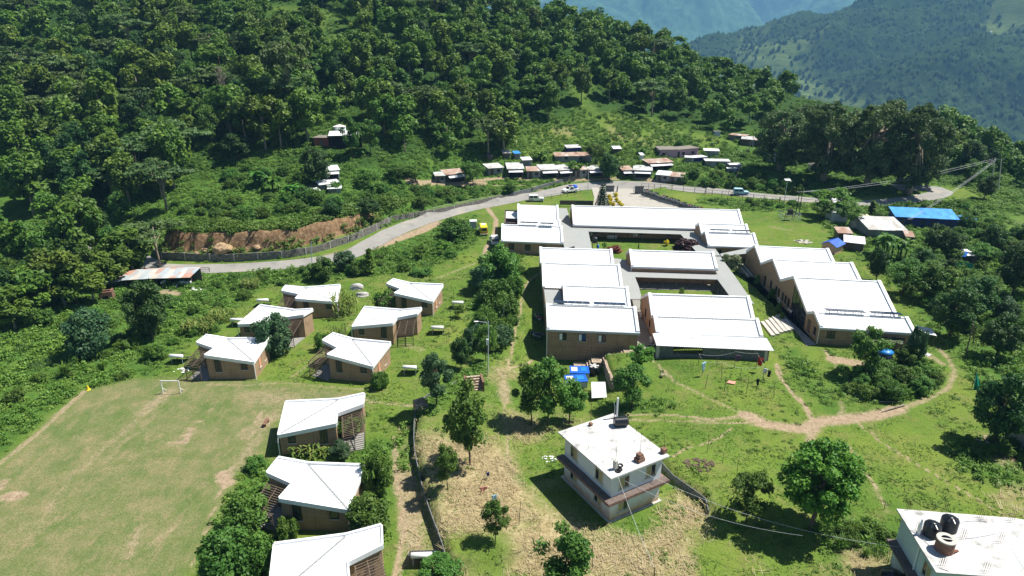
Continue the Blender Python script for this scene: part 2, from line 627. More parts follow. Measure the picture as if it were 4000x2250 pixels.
def earth_wall(name, a, b, streak=.6):
    t = NT(name, .95, .1)
    co = t.coord()
    lift = t.noise(1.0, co, 3, .6, (.25, .25, 6.0))
    grit = t.noise(9.0, co, 3)
    patch = t.noise(.8, co, 4)
    c = t.ramp(lift, [(.3, a), (.7, b)])
    c = t.mix(c, tuple(x * .6 for x in a), t.math('MULTIPLY', t.ramp(patch, [(.5, 0.0), (.75, 1.0)]), .4))
    c = t.mix(c, tuple(x * .7 for x in a), t.math('MULTIPLY', t.ramp(grit, [(.5, 0.0), (.7, 1.0)]), .3))
    st = t.ramp(t.noise(2.2, co, 4, .65, (2.5, 2.5, .16)), [(.56, 0.0), (.68, 1.0)])
    c = t.mix(c, (.045, .04, .035), t.math('MULTIPLY', st, streak))
    t.color(c)
    t.bump(lift, .25, .03)
    return t.m


M['earth'] = earth_wall('rammed_earth', (.30, .20, .125), (.42, .29, .19), .45)
M['earthpink'] = earth_wall('rammed_earth_pale', (.42, .28, .185), (.52, .36, .25), .15)
M['brown'] = earth_wall('brown_boards', (.10, .075, .065), (.17, .13, .11), .2)


def stone(name, a, b, mortar, scale=2.2, sz=2.0):
    t = NT(name, .95, .15)
    co = t.coord()
    mp = t.node("ShaderNodeMapping")
    mp.inputs['Scale'].default_value = (1, 1, sz)
    t.l.new(co, mp.inputs['Vector'])
    vo = t.node("ShaderNodeTexVoronoi", feature='F1')
    vo.inputs['Scale'].default_value = scale
    t.l.new(mp.outputs[0], vo.inputs['Vector'])
    ed = t.node("ShaderNodeTexVoronoi", feature='DISTANCE_TO_EDGE')
    ed.inputs['Scale'].default_value = scale
    t.l.new(mp.outputs[0], ed.inputs['Vector'])
    sep = t.node("ShaderNodeSeparateColor")
    t.l.new(vo.outputs['Color'], sep.inputs[0])
    c = t.ramp(sep.outputs[0], [(0.0, a), (1.0, b)])
    e = t.ramp(ed.outputs['Distance'], [(.02, 1.0), (.09, 0.0)])
    t.color(t.mix(c, mortar, e))
    t.bump(t.math('SUBTRACT', 1.0, e), .6, .05)
    return t.m


M['stone'] = stone('grey_field_stone', (.12, .115, .105), (.27, .255, .235), (.13, .12, .10), 2.4)
M['slate'] = stone('dark_slate_masonry', (.10, .115, .12), (.21, .22, .21), (.16, .165, .16), 2.6, 2.6)
M['rubble'] = stone('tan_rubble', (.30, .23, .17), (.50, .40, .31), (.2, .15, .1), 2.2, 1.6)
M['brick'] = stone('old_brick', (.17, .075, .05), (.30, .15, .10), (.2, .17, .14), 5, 2.2)
M['granite'] = plain('granite', (.42, .41, .40), .9, .2, .35, 5)


def concrete(name, a, b, stain, amount=.6, scale=.9):
    t = NT(name, .9, .15)
    co = t.coord()
    n1, n2 = t.noise(scale, co, 6, .65), t.noise(scale * 6, co, 3)
    c = t.ramp(n2, [(.3, a), (.7, b)])
    c = t.mix(c, stain, t.math('MULTIPLY', t.ramp(n1, [(.52, 0.0), (.72, 1.0)]), amount))
    t.color(c)
    return t.m


M['slab'] = concrete('weathered_white_slab', (.50, .49, .48), (.58, .57, .56), (.17, .165, .155), .85, .8)
M['concrete'] = concrete('concrete', (.42, .40, .36), (.52, .50, .45), (.28, .26, .22), .5, .5)
M['carpark'] = concrete('pale_concrete_paving', (.34, .32, .285), (.41, .385, .34), (.24, .22, .19), .6, .35)
M['walk'] = concrete('dark_concrete_paving', (.22, .215, .2), (.3, .29, .27), (.14, .135, .12), .5, .5)


def render_wall(name, top, low, zlo, zhi):
    t = NT(name, .85, .2)
    co = t.coord()
    sp = t.node("ShaderNodeSeparateXYZ")
    t.l.new(co, sp.inputs[0])
    z = t.math('ADD', sp.outputs[2], t.math('MULTIPLY', t.math('SUBTRACT', t.noise(1.5, co, 4), .5), 1.2))
    mr = t.node("ShaderNodeMapRange")
    mr.inputs['From Min'].default_value, mr.inputs['From Max'].default_value = zlo, zhi
    t.l.new(z, mr.inputs['Value'])
    c = t.mix(low, top, mr.outputs[0])
    st = t.ramp(t.noise(1.4, co, 5, .6, (1.5, 1.5, .35)), [(.55, 0.0), (.75, 1.0)])
    t.color(t.mix(c, tuple(x * .72 for x in top), t.math('MULTIPLY', st, .5)))
    return t.m


M['plaster'] = render_wall('white_plaster', (.66, .70, .73), (.50, .31, .15), .1, 1.4)
M['plaster2'] = render_wall('pale_blue_plaster', (.55, .63, .66), (.3, .3, .28), -.4, .6)
M['ledge'] = plain('brown_ledge', (.20, .13, .11), .85, .15, .3)
M['ledgetop'] = concrete('dark_ledge_top', (.12, .09, .08), (.2, .16, .14), (.05, .04, .04), .7, 1.2)
M['glass'] = plain('window_glass', (.025, .03, .035), .08, .6, .3, 2)
M['frame'] = plain('dark_frame', (.035, .035, .037), .5, .3)
M['paleframe'] = plain('pale_frame', (.55, .54, .46), .5, .3)
M['curtain'] = plain('curtain', (.42, .36, .18), .9, .1, .3, 6)
M['black'] = plain('black_plastic', (.012, .014, .018), .32, .5, .2)
M['steel'] = plain('dark_steel', (.05, .048, .045), .6, .3, .3)
M['rust'] = M['rust']
M['rusty'] = plain('rusty_rod', (.12, .06, .04), .8, .2, .3)
M['wood'] = plain('weathered_wood', (.15, .11, .085), .9, .1, .3, 5)
M['terra'] = plain('terracotta_louvre', (.45, .22, .13), .8, .2, .15)
M['white'] = plain('white_paint', (.80, .80, .79), .4, .4, .04)
M['bluepaint'] = plain('blue_paint', (.012, .11, .55), .45, .4, .15)
M['navy'] = plain('navy_sheet', (.012, .022, .16), .5, .4, .2)
M['bluetank'] = plain('blue_tank', (.02, .20, .55), .4, .4, .1)
M['yellowpaint'] = plain('yellow_paint', (.80, .62, .03), .4, .5, .05)
M['red'] = plain('red_paint', (.5, .03, .02), .5, .4, .1)
M['redcloth'] = plain('red_cloth', (.5, .04, .03), .9, .1)
M['whitecloth'] = plain('white_cloth', (.75, .75, .78), .9, .1)
M['bluecloth'] = plain('pale_blue_cloth', (.35, .55, .70), .9, .1)
M['darkcloth'] = plain('dark_cloth', (.02, .018, .025), .9, .1)
M['purple'] = plain('purple_cloth', (.12, .07, .13), .9, .1, .5, 12)
M['pinkcloth'] = plain('pink_cloth', (.62, .28, .22), .9, .1)
M['net'] = plain('green_net', (.01, .22, .15), .8, .2, .3)
M['orange'] = plain('orange_board', (.42, .13, .05), .7, .2)
M['pink'] = render_wall('pink_plaster', (.62, .36, .48), (.4, .25, .28), -.4, .5)
M['peach'] = render_wall('peach_plaster', (.62, .40, .33), (.42, .27, .22), -.4, .5)
M['redwall'] = render_wall('red_plaster', (.24, .07, .06), (.15, .06, .05), -.4, .5)
M['darkroof'] = concrete('mossy_slab', (.17, .155, .13), (.25, .23, .2), (.08, .075, .06), .6, .6)
M['solar'] = plain('solar_glass', (.02, .03, .06), .15, .6, .2)
M['skin'] = plain('skin', (.28, .15, .10), .6, .3, .05)
M['hair'] = plain('black_hair', (.012, .01, .01), .6, .3, .1)
M['tyre'] = plain('tyre', (.015, .015, .016), .9, .2)
M['tarp'] = plain('pale_tarpaulin', (.50, .47, .36), .8, .2, .25, 2)
M['tile'] = plain('grey_pallet', (.45, .42, .38), .9, .1, .2)
M['wire'] = plain('cable', (.09, .09, .09), .6, .3, .1)
M['palewire'] = plain('pale_cable', (.55, .57, .6), .5, .3, .1)


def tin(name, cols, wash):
    """old corrugated sheets, each sheet with a tone of its own, rust in spots"""
    t = NT(name, .6, .35)
    co = t.coord()
    mp = t.node("ShaderNodeMapping")
    mp.inputs['Scale'].default_value = (.9, .45, .35)
    t.l.new(co, mp.inputs['Vector'])
    vo = t.node("ShaderNodeTexVoronoi", feature='F1')
    vo.inputs['Scale'].default_value = 1.0
    vo.inputs['Randomness'].default_value = .35
    t.l.new(mp.outputs[0], vo.inputs['Vector'])
    sep = t.node("ShaderNodeSeparateColor")
    t.l.new(vo.outputs['Color'], sep.inputs[0])
    c = t.ramp(sep.outputs[0], [(i / max(1, len(cols) - 1), k) for i, k in enumerate(cols)])
    sp = t.ramp(t.noise(2.0, co, 5, .65), [(.58, 0.0), (.7, 1.0)])
    t.color(t.mix(c, wash, t.math('MULTIPLY', sp, .6)))
    return t.m


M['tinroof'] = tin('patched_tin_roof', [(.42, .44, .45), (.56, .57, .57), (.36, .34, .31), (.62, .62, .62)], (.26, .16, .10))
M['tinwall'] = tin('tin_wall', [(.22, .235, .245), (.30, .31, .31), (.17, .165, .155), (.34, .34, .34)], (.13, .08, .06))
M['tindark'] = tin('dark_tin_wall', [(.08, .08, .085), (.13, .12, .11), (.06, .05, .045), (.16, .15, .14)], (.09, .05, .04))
M['tinnew'] = tin('pale_tin_roof', [(.66, .68, .70), (.74, .75, .76), (.60, .61, .62), (.7, .7, .7)], (.45, .40, .35))
M['tinrust'] = tin('rusty_tin_roof', [(.34, .22, .16), (.45, .36, .30), (.28, .16, .11), (.5, .47, .44)], (.2, .09, .05))
M['tinshed'] = tin('many_coloured_tin', [(.42, .46, .47), (.34, .38, .40), (.45, .24, .17), (.52, .54, .50), (.30, .38, .47)], (.3, .2, .15))
M['bluesheet'] = tin('blue_sheet_roof', [(.03, .24, .60), (.05, .30, .66), (.025, .20, .54), (.07, .34, .70)], (.05, .22, .45))
M['blueroof2'] = tin('deep_blue_sheet_roof', [(.012, .08, .46), (.02, .11, .52), (.01, .065, .40), (.03, .14, .55)], (.02, .09, .35))
# ------------------------------------------------------------------ ground: zones are real differences of cover (trodden earth, straw, lawn, weeds, cut soil)
def dmask(crop, pts, w, soft=.6, gain=1.0):
    return [(crop, pts, w, soft, gain)]


near = (GX > -125) & (GX < 140) & (GY > 30) & (GY < 330)
NX, NY = GX[near], GY[near]
WOB = (fbm(NX, NY, 3.0, 11) - .5) * 1.4
FINE = fbm(NX, NY, 1.1, 21)


def line_zone(pts_world, width, soft):
    d, _ = poly_dist(pts_world, NX, NY)
    width, soft = width * .72, soft * .62
    d = np.abs(d) + WOB * min(.5, width * .45)
    return sstep(width / 2 + soft, max(0.0, width / 2 - soft * .4), d)


def wl(crop, pts):
    return [tuple(at(crop, x, y)[:2]) for x, y in pts]


def inside(poly, X, Y):
    r = np.zeros(X.shape, bool)
    n = len(poly)
    for i in range(n):
        x1, y1 = poly[i]
        x2, y2 = poly[(i + 1) % n]
        c = ((y1 > Y) != (y2 > Y)) & (X < (x2 - x1) * (Y - y1) / (y2 - y1 + 1e-12) + x1)
        r ^= c
    return r


def poly_zone(poly, soft):
    d, _ = poly_dist(poly + [poly[0]], NX, NY)
    d = np.abs(d) * np.where(inside(poly, NX, NY), 1, -1)
    return sstep(-soft, soft, d + WOB * soft * .6)


dirt = np.zeros(NX.shape)
for crop, pts, w, soft, g in (
    ('d', [(1368, 678), (1325, 712), (1312, 760), (1297, 830), (1288, 880), (1275, 930)], .55, .6, .9),
    ('d', [(1275, 925), (1268, 1000), (1270, 1060), (1275, 1100), (1276, 1150), (1290, 1190), (1330, 1240), (1400, 1290), (1470, 1340), (1560, 1400), (1640, 1446)], .45, .7, .75),
    ('d', [(1262, 930), (1268, 985), (1272, 1010)], 1.8, 1.8, .7),
    ('d', [(1280, 928), (1312, 919), (1340, 908)], .5, .3, 1.0),
    ('d', [(1640, 905), (1700, 962), (1760, 990), (1800, 1010), (1880, 1045)], .5, .6, .8),
    ('d', [(1545, 1044), (1700, 1045), (1790, 1055), (1870, 1048)], .6, .6, .8),
    ('d', [(1560, 1056), (1750, 1062), (1870, 1064), (1960, 1078)], .5, .6, .8),
    ('d', [(1880, 1045), (1930, 1066), (2000, 1077), (2040, 1076)], 2.4, 1.5, 1.0),
    ('d', [(2020, 1078), (2060, 1060), (2120, 1055), (2200, 1047), (2260, 1030)], 2.2, 1.6, .95),
    ('d', [(2040, 1065), (2045, 1090), (2035, 1110)], 1.1, .8, .8),
    ('d', [(2260, 1030), (2330, 1005), (2385, 978), (2402, 935), (2385, 900), (2360, 875)], .8, .9, .75),
    ('d', [(1953, 915), (1962, 950), (1990, 985), (2025, 1020), (2045, 1060)], .75, .5, 1.0),
    ('d', [(2075, 880), (2100, 915), (2118, 945), (2135, 960)], .5, .4, .9),
    ('d', [(2115, 1010), (2120, 1030), (2110, 1045)], .8, .6, .6),
    ('d', [(1690, 1150), (1760, 1122), (1805, 1103), (1842, 1078)], .5, .3, .9),
    ('d', [(2128, 1118), (2165, 1165), (2200, 1222), (2232, 1285)], .5, .5, .8),
    ('d', [(2150, 1055), (2225, 1118), (2300, 1165), (2400, 1222), (2500, 1280), (2576, 1330)], .5, .35, .8),
    ('d', [(-40, 1190), (0, 1165), (100, 1088), (160, 1030), (212, 984)], .9, .7, .8),
    ('d', [(425, 985), (395, 1010), (360, 1040)], 2.0, 2.4, .65),
    ('d', [(370, 1030), (320, 1080), (260, 1130), (208, 1180)], 1.0, 1.3, .55),
    ('d', [(392, 1040), (350, 1085), (300, 1120), (265, 1165)], .9, 1.2, .5),
    ('d', [(660, 1030), (635, 1080), (605, 1130), (570, 1190), (545, 1260), (515, 1350), (480, 1440)], .35, .3, .8),
    ('d', [(690, 1040), (660, 1085), (620, 1140), (580, 1190), (560, 1215)], 1.4, 1.6, .6),
    ('d', [(560, 1195), (570, 1215)], 2.2, .8, 1.0),
    ('d', [(250, 1057), (515, 1060), (560, 985)], .16, .14, .8), ('d', [(250, 1057), (315, 985)], .14, .14, .5),
    ('d', [(180, 1190), (120, 1290), (80, 1350)], 1.1, 1.4, .5),
    ('d', [(350, 1330), (320, 1400)], 1.4, 1.4, .6), ('d', [(385, 1370), (430, 1330)], 1.2, 1.4, .5), ('d', [(20, 1248), (48, 1246)], 2.0, .8, .95),
    ('d', [(0, 1230), (12, 1210)], 1.2, .8, .9), ('d', [(250, 1185), (370, 1170)], 1.6, 2.2, .4), ('d', [(50, 1330), (140, 1310)], 2.0, 2, .4),
    ('d', [(880, 1000), (930, 1010), (1000, 1018), (1052, 1022)], .6, .6, .85),
    ('d', [(993, 1100), (995, 1160), (1000, 1220), (1012, 1300), (1008, 1380), (995, 1460)], .75, .6, .9),
    ('d', [(1015, 1200), (1030, 1260), (1040, 1330), (1045, 1400)], 3.0, 1.6, .75),
    ('d', [(520, 966), (620, 970), (700, 962), (870, 977), (960, 982)], .7, .8, .6),
    ('d', [(640, 1000), (740, 1010)], 4.0, 3.5, .55), ('d', [(620, 1090), (680, 1050)], 3.0, 2.0, .6),
    ('d', [(905, 795), (860, 838), (800, 900), (735, 948)], .7, .7, .6),
    ('d', [(1218, 512), (1248, 552), (1244, 592), (1225, 620), (1213, 655)], 1.4, .9, .95),
    ('d', [(905, 637), (960, 618), (1010, 598), (1060, 580), (1100, 560)], 3.2, 1.6, 1.0),
    ('d', [(590, 665), (690, 663), (770, 654), (850, 634)], 1.3, .9, .7),
    ('d', [(1100, 700), (1180, 668), (1260, 640), (1310, 622)], .8, .8, .6),
    ('d', [(1030, 455), (1100, 458), (1180, 463), (1215, 462)], 3.2, 1.5, .95), ('d', [(1190, 455), (1290, 446), (1330, 448)], 1.6, 1.0, .9),
    ('d', [(1310, 453), (1400, 451), (1450, 452), (1560, 448)], 2.0, 1.0, .8), ('d', [(1600, 448), (1650, 455), (1680, 463)], 2.4, 1.2, .9),
    ('d', [(1240, 466), (1300, 466), (1350, 472), (1370, 478)], .9, .7, .8),
    ('d', [(760, 470), (800, 468), (850, 462)], 2.5, 1.6, .8), ('d', [(2390, 486), (2425, 492), (2440, 500)], 2.5, 1.5, .9),
    ('d', [(2500, 548), (2540, 560), (2590, 585)], 5, 3, .6), ('d', [(0, 622), (60, 640), (30, 690)], 3, 3, .6), ('d', [(50, 690), (110, 660)], 1.5, 2, .6),
    ('d', [(415, 735), (450, 738)], 3, 1.6, .8), ('d', [(1020, 868), (1060, 880)], 2, 2, .5),
    ('d', [(2100, 905), (2160, 915), (2180, 930)], 3.0, 1.2, .9), ('d', [(1940, 570), (1990, 580)], 2.5, 2, .5),
    ('d', [(1600, 1170), (1660, 1180)], 1, 1, .3), ('d', [(2330, 890), (2370, 915)], 1.5, 1, .7),
    ('s', [(3480, 1320), (3540, 1345)], 1.6, .6, .0),
):
    if g > 0:
        dirt = np.maximum(dirt, g * line_zone(wl(crop, pts), w, soft))
box = poly_zone(wl('d', [(417, 1118), (440, 1078), (498, 1074), (470, 1120)]), .35)
for cx, cy, rr in ((446, 1087, 1.2), (438, 1104, 1.1)):
    c = at('d', cx, cy)
    box = box * sstep(rr - .4, rr + .3, np.hypot((NX - c.x) * 1.0, (NY - c.y) * 1.6))
dirt = np.maximum(dirt, .9 * box)

field = poly_zone(wl('d', [(210, 985), (330, 955), (480, 950), (640, 960), (900, 985), (940, 1010), (700, 1060), (690, 1120), (590, 1210), (545, 1300), (470, 1470), (-60, 1470), (-60, 1215), (0, 1170)]), 1.2)
dry = poly_zone(wl('d', [(1075, 1050), (1150, 1100), (1290, 1120), (1400, 1090), (1420, 1200), (1500, 1320), (1640, 1270), (1740, 1250), (1800, 1330), (1830, 1400), (2080, 1380), (2240, 1400), (2200, 1470), (1130, 1470), (1060, 1250), (1042, 1120)]), 2.5)
dry = dry * sstep(.33, .62, fbm(NX, NY, 7, 31)) * .95
dry = np.maximum(dry, .55 * poly_zone(wl('d', [(1230, 920), (1300, 915), (1330, 1040), (1460, 1060), (1420, 1120), (1270, 1110)]), 2) * sstep(.4, .6, fbm(NX, NY, 5, 33)))
dry = np.maximum(dry, .55 * poly_zone(wl('d', [(2470, 1100), (2576, 1150), (2576, 1280), (2480, 1260), (2420, 1180)]), 2) * sstep(.45, .6, fbm(NX, NY, 4, 34)))
dry = np.maximum(dry, .6 * poly_zone(wl('d', [(1350, 330), (1480, 318), (1600, 330), (1700, 345), (1640, 370), (1450, 365)]), 6) * sstep(.42, .6, fbm(NX, NY, 9, 36)))
weedz = np.zeros(NX.shape)
for P in ([(-60, 585), (0, 588), (300, 640), (375, 672), (480, 686), (700, 676), (800, 668), (880, 652), (1000, 606), (1110, 566), (1195, 545), (1215, 600), (1120, 660), (950, 690), (800, 706), (690, 712), (600, 760), (585, 820), (500, 845), (430, 900), (400, 940), (330, 955), (200, 978), (0, 1150), (-60, 1190)],
          [(380, 640), (550, 645), (750, 636), (960, 570), (1200, 512), (1450, 466), (1640, 456), (1850, 482), (2060, 500), (2330, 490), (2420, 470), (2590, 470), (2590, 300), (2200, 200), (1300, 0), (-100, 0), (-100, 575), (250, 605)],
          [(2050, 520), (2440, 500), (2590, 510), (2590, 1010), (2450, 960), (2410, 890), (2340, 820), (2270, 745), (2205, 660), (2110, 625), (2075, 570)],
          [(2075, 870), (2160, 935), (2330, 900), (2375, 960), (2320, 1005), (2190, 1015), (2110, 980)],
          [(1195, 690), (1310, 640), (1305, 740), (1285, 860), (1240, 905), (1180, 890)], [(1040, 1020), (1130, 960), (1215, 905), (1240, 930), (1160, 1000), (1075, 1045)],
          [(590, 1185), (690, 1160), (690, 1470), (480, 1470), (520, 1360)], [(880, 1110), (985, 1110), (985, 1330), (880, 1330)], [(1015, 1060), (1040, 1060), (1040, 1200), (1010, 1190)],
          [(2060, 1330), (2250, 1320), (2260, 1400), (2100, 1420)], [(2410, 1090), (2590, 1130), (2590, 1240), (2470, 1200), (2400, 1150)], [(1500, 1010), (1590, 1000), (1680, 1015), (1670, 1035), (1540, 1038)],
          [(1760, 495), (2040, 515), (2040, 532), (1900, 532), (1760, 512)], [(2000, 870), (2060, 960), (2120, 1040), (2080, 1040), (2010, 950), (1975, 890)]):
    weedz = np.maximum(weedz, poly_zone(wl('d', P), 1.6))
lawn = 1 - weedz
dw, aw = poly_dist(WALL_ROAD, NX, NY)
soil = sstep(.8, 1.3, dw + WOB * .4) * sstep(3.4, 2.4, dw + WOB * .8) * sstep(.03, .08, aw) * sstep(1.0, .9, aw)
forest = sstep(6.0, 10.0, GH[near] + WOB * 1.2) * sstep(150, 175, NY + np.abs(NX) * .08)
mead = poly_zone(wl('d', [(1330, 318), (1420, 300), (1500, 285), (1620, 288), (1720, 320), (1850, 355), (1800, 420), (1500, 440), (1300, 420)]), 5)
mead = np.maximum(mead, .9 * poly_zone(wl('d', [(1440, 190), (1480, 190), (1490, 280), (1440, 290)]), 5))
for cx, cy, rr in ((760, 60, 16), (830, 40, 10), (720, 20, 8), (940, 90, 7), (850, 250, 9), (600, 170, 5), (640, 400, 9), (870, 95, 9)):
    c = at('d', cx, cy)
    mead = np.maximum(mead, .8 * sstep(rr, rr * .5, np.hypot(NX - c.x, NY - c.y) + WOB * 5))
mead_lines = 0
forest = forest * (1 - mead)

_g = GH[near]
_g += soil * ((fbm(NX, NY, 2.2, 51) - .5) * 1.7 + (fbm(NX, NY, .9, 52) - .5) * .8)
GH[near] = _g
Z1 = np.zeros((GX.size, 4), np.float32)
Z2 = np.zeros((GX.size, 4), np.float32)
ni = np.flatnonzero(near.ravel())
Z1[ni, 0], Z1[ni, 1], Z1[ni, 2], Z1[ni, 3] = dirt, dry * (1 - dirt), field, 1
Z2[:, 3] = 1
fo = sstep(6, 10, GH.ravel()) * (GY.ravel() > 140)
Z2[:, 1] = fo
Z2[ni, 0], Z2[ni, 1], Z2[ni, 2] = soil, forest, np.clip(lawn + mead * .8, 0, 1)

t = NT('ground_cover', .95, .1)
co = t.coord()
z1 = t.node("ShaderNodeSeparateColor")
t.l.new(t.attr('zone_a', 'Color'), z1.inputs[0])
z2 = t.node("ShaderNodeSeparateColor")
t.l.new(t.attr('zone_b', 'Color'), z2.inputs[0])
big, mid, fin, mic = t.noise(.07, co, 4), t.noise(.35, co, 5, .6), t.noise(1.6, co, 4, .65), t.noise(6.0, co, 3, .7)
weeds = t.ramp(mid, [(.25, (.045, .105, .018)), (.5, (.075, .155, .026)), (.75, (.13, .21, .036))])
lawnc = t.ramp(big, [(.3, (.082, .162, .024)), (.52, (.130, .205, .032)), (.75, (.195, .24, .044))])
lawnc = t.mix(lawnc, (.22, .20, .075), t.math('MULTIPLY', t.ramp(mid, [(.48, 0.0), (.72, 1.0)]), .65))
lawnc = t.mix(lawnc, (.045, .095, .016), t.math('MULTIPLY', t.ramp(t.noise(.9, co, 5, .7), [(.52, 0.0), (.72, 1.0)]), .7))
lawnc = t.mix(lawnc, (.34, .27, .14), t.math('MULTIPLY', t.ramp(t.noise(2.6, co, 4, .7), [(.62, 0.0), (.74, 1.0)]), .55))
c = t.mix(weeds, lawnc, z2.outputs[2])
fld = t.ramp(mid, [(.28, (.115, .165, .050)), (.48, (.175, .195, .075)), (.72, (.28, .24, .125))])
fld = t.mix(fld, (.085, .165, .035), t.math('MULTIPLY', t.ramp(big, [(.45, 0.0), (.65, 1.0)]), .6))
fld = t.mix(fld, (.33, .25, .15), t.math('MULTIPLY', t.ramp(t.noise(.8, co, 6, .72, (1, .45, 1)), [(.5, 0.0), (.7, 1.0)]), .75))
fld = t.mix(fld, (.075, .12, .03), t.math('MULTIPLY', t.ramp(t.noise(2.2, co, 5, .75), [(.5, 0.0), (.7, 1.0)]), .55))
c = t.mix(c, fld, z1.outputs[2])
straw = t.ramp(fin, [(.3, (.26, .20, .10)), (.55, (.40, .32, .18)), (.75, (.52, .43, .27))])
c = t.mix(c, straw, z1.outputs[1])
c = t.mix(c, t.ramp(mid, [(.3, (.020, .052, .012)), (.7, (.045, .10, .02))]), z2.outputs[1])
c = t.mix(c, t.ramp(fin, [(.3, (.13, .080, .042)), (.5, (.25, .155, .085)), (.72, (.40, .28, .17))]), z2.outputs[0])
dm = t.math('ADD', t.math('MULTIPLY', z1.outputs[0], 1.9), t.math('ADD', t.math('MULTIPLY', t.math('SUBTRACT', fin, .5), 2.2), t.math('MULTIPLY', t.math('SUBTRACT', mic, .5), 1.6)))
dm = t.math('MULTIPLY', t.math('SUBTRACT', dm, .45, True), t.math('MULTIPLY', z1.outputs[0], 1.1, True), True)
c = t.mix(c, t.ramp(fin, [(.3, (.28, .205, .13)), (.7, (.45, .35, .24))]), dm)
c = t.mix(c, (.35, .35, .35), t.math('MULTIPLY', t.ramp(mic, [(.42, 1.0), (.6, 0.0)]), .45), 'MULTIPLY')
t.color(c)
t.bump(t.math('ADD', fin, t.math('MULTIPLY', mic, .6)), .55, .22)
M['ground'] = t.m

ny, nx = GX.shape
V = np.stack([GX.ravel(), GY.ravel(), GH.ravel()], 1)
idx = np.arange(ny * nx).reshape(ny, nx)
F = np.stack([idx[:-1, :-1], idx[:-1, 1:], idx[1:, 1:], idx[1:, :-1]], -1).reshape(-1, 4)
ground = np_mesh('ground', V, F, M['ground'], smooth=True)
ground['kind'] = 'structure'
for nm, Z in (('zone_a', Z1), ('zone_b', Z2)):
    a = ground.data.attributes.new(nm, 'FLOAT_COLOR', 'POINT')
    a.data.foreach_set('color', Z.ravel())


# ------------------------------------------------------------------ road, pavings
def smooth_line(P, step=2.0):
    P = [Vector((p[0], p[1], 0)) for p in P]
    out = []
    for i in range(len(P) - 1):
        p0, p1, p2, p3 = P[max(0, i - 1)], P[i], P[i + 1], P[min(len(P) - 1, i + 2)]
        n = max(1, int((p2 - p1).length / step))
        for k in range(n):
            u = k / n
            out.append(0.5 * ((2 * p1) + (p2 - p0) * u + (2 * p0 - 5 * p1 + 4 * p2 - p3) * u * u + (3 * p1 - p0 - 3 * p2 + p3) * u ** 3))
    out.append(P[-1])
    return out


def strip(name, line, width, lift, mat, parts=4):
    L = smooth_line(line)
    V, F = [], []
    for i, p in enumerate(L):
        d = (L[min(i + 1, len(L) - 1)] - L[max(i - 1, 0)]).normalized()
        s = Vector((-d.y, d.x, 0))
        for k in range(parts + 1):
            w = width[i * (len(width) - 1) // max(1, len(L) - 1)] if isinstance(width, list) else width
            q = p + s * (k / parts - .5) * w * (1 + .03 * math.sin(i * 1.7))
            V.append((q.x, q.y, max(gz(q.x, q.y), gz(q.x + .3, q.y + .3), gz(q.x - .3, q.y - .3)) + lift))
    n = parts + 1
    for i in range(len(L) - 1):
        for k in range(parts):
            F.append((i * n + k, (i + 1) * n + k, (i + 1) * n + k + 1, i * n + k + 1))
    me = bpy.data.meshes.new(name)
    me.from_pydata(V, [], F)
    me.materials.append(mat)
    o = bpy.data.objects.new(name, me)
    COL.objects.link(o)
    o['kind'] = 'structure'
    return o


t = NT('worn_asphalt', .95, .15)
co = t.coord()
c = t.ramp(t.noise(5, co, 4), [(.3, (.235, .228, .215)), (.7, (.30, .288, .268))])
c = t.mix(c, (.17, .165, .155), t.math('MULTIPLY', t.ramp(t.noise(.35, co, 5, .65), [(.5, 0.0), (.68, 1.0)]), .55))
c = t.mix(c, (.42, .36, .28), t.math('MULTIPLY', t.ramp(t.noise(.18, co, 4), [(.55, 0.0), (.72, 1.0)]), .5))
t.color(c)
M['road'] = t.m
ROAD = wl('d', [(-120, 574), (0, 584), (100, 593), (200, 604), (290, 627), (345, 652), (372, 668), (410, 676), (480, 677), (600, 674), (700, 668), (800, 657),
                       (880, 640), (940, 610), (1000, 580), (1080, 551), (1180, 525), (1280, 505), (1380, 486), (1450, 472), (1550, 466), (1620, 468),
                       (1700, 473), (1800, 481), (1900, 492), (2000, 501), (2080, 507), (2180, 511), (2270, 506), (2325, 497), (2360, 489), (2375, 481), (2362, 475), (2320, 473), (2250, 472)])
strip('road', ROAD,
      4.9, .05, M['road'])


def sheet(name, poly, mat, lift, thick=None, kind='structure'):
    """paving laid on the ground"""
    me = bpy.data.meshes.new(name)
    bm = bmesh.new()
    vs = [bm.verts.new((x, y, 0)) for x, y in poly]
    f = bm.faces.new(vs)
    xs, ys = [p[0] for p in poly], [p[1] for p in poly]
    bmesh.ops.triangulate(bm, faces=[f])
    bmesh.ops.subdivide_edges(bm, edges=bm.edges, cuts=max(2, int(max(max(xs) - min(xs), max(ys) - min(ys)) / 1.5)), use_grid_fill=True)
    for v in bm.verts:
        v.co.z = gz(v.co.x, v.co.y) + lift
    bm.to_mesh(me)
    bm.free()
    me.materials.append(mat)
    o = bpy.data.objects.new(name, me)
    COL.objects.link(o)
    if kind:
        o['kind'] = kind
    return o


sheet('car_park', wl('k', [(430, 375), (560, 352), (700, 352), (880, 368), (868, 428), (960, 455), (1060, 496), (1200, 541), (1340, 600), (1340, 640), (440, 620), (455, 480)]), M['carpark'], .09)

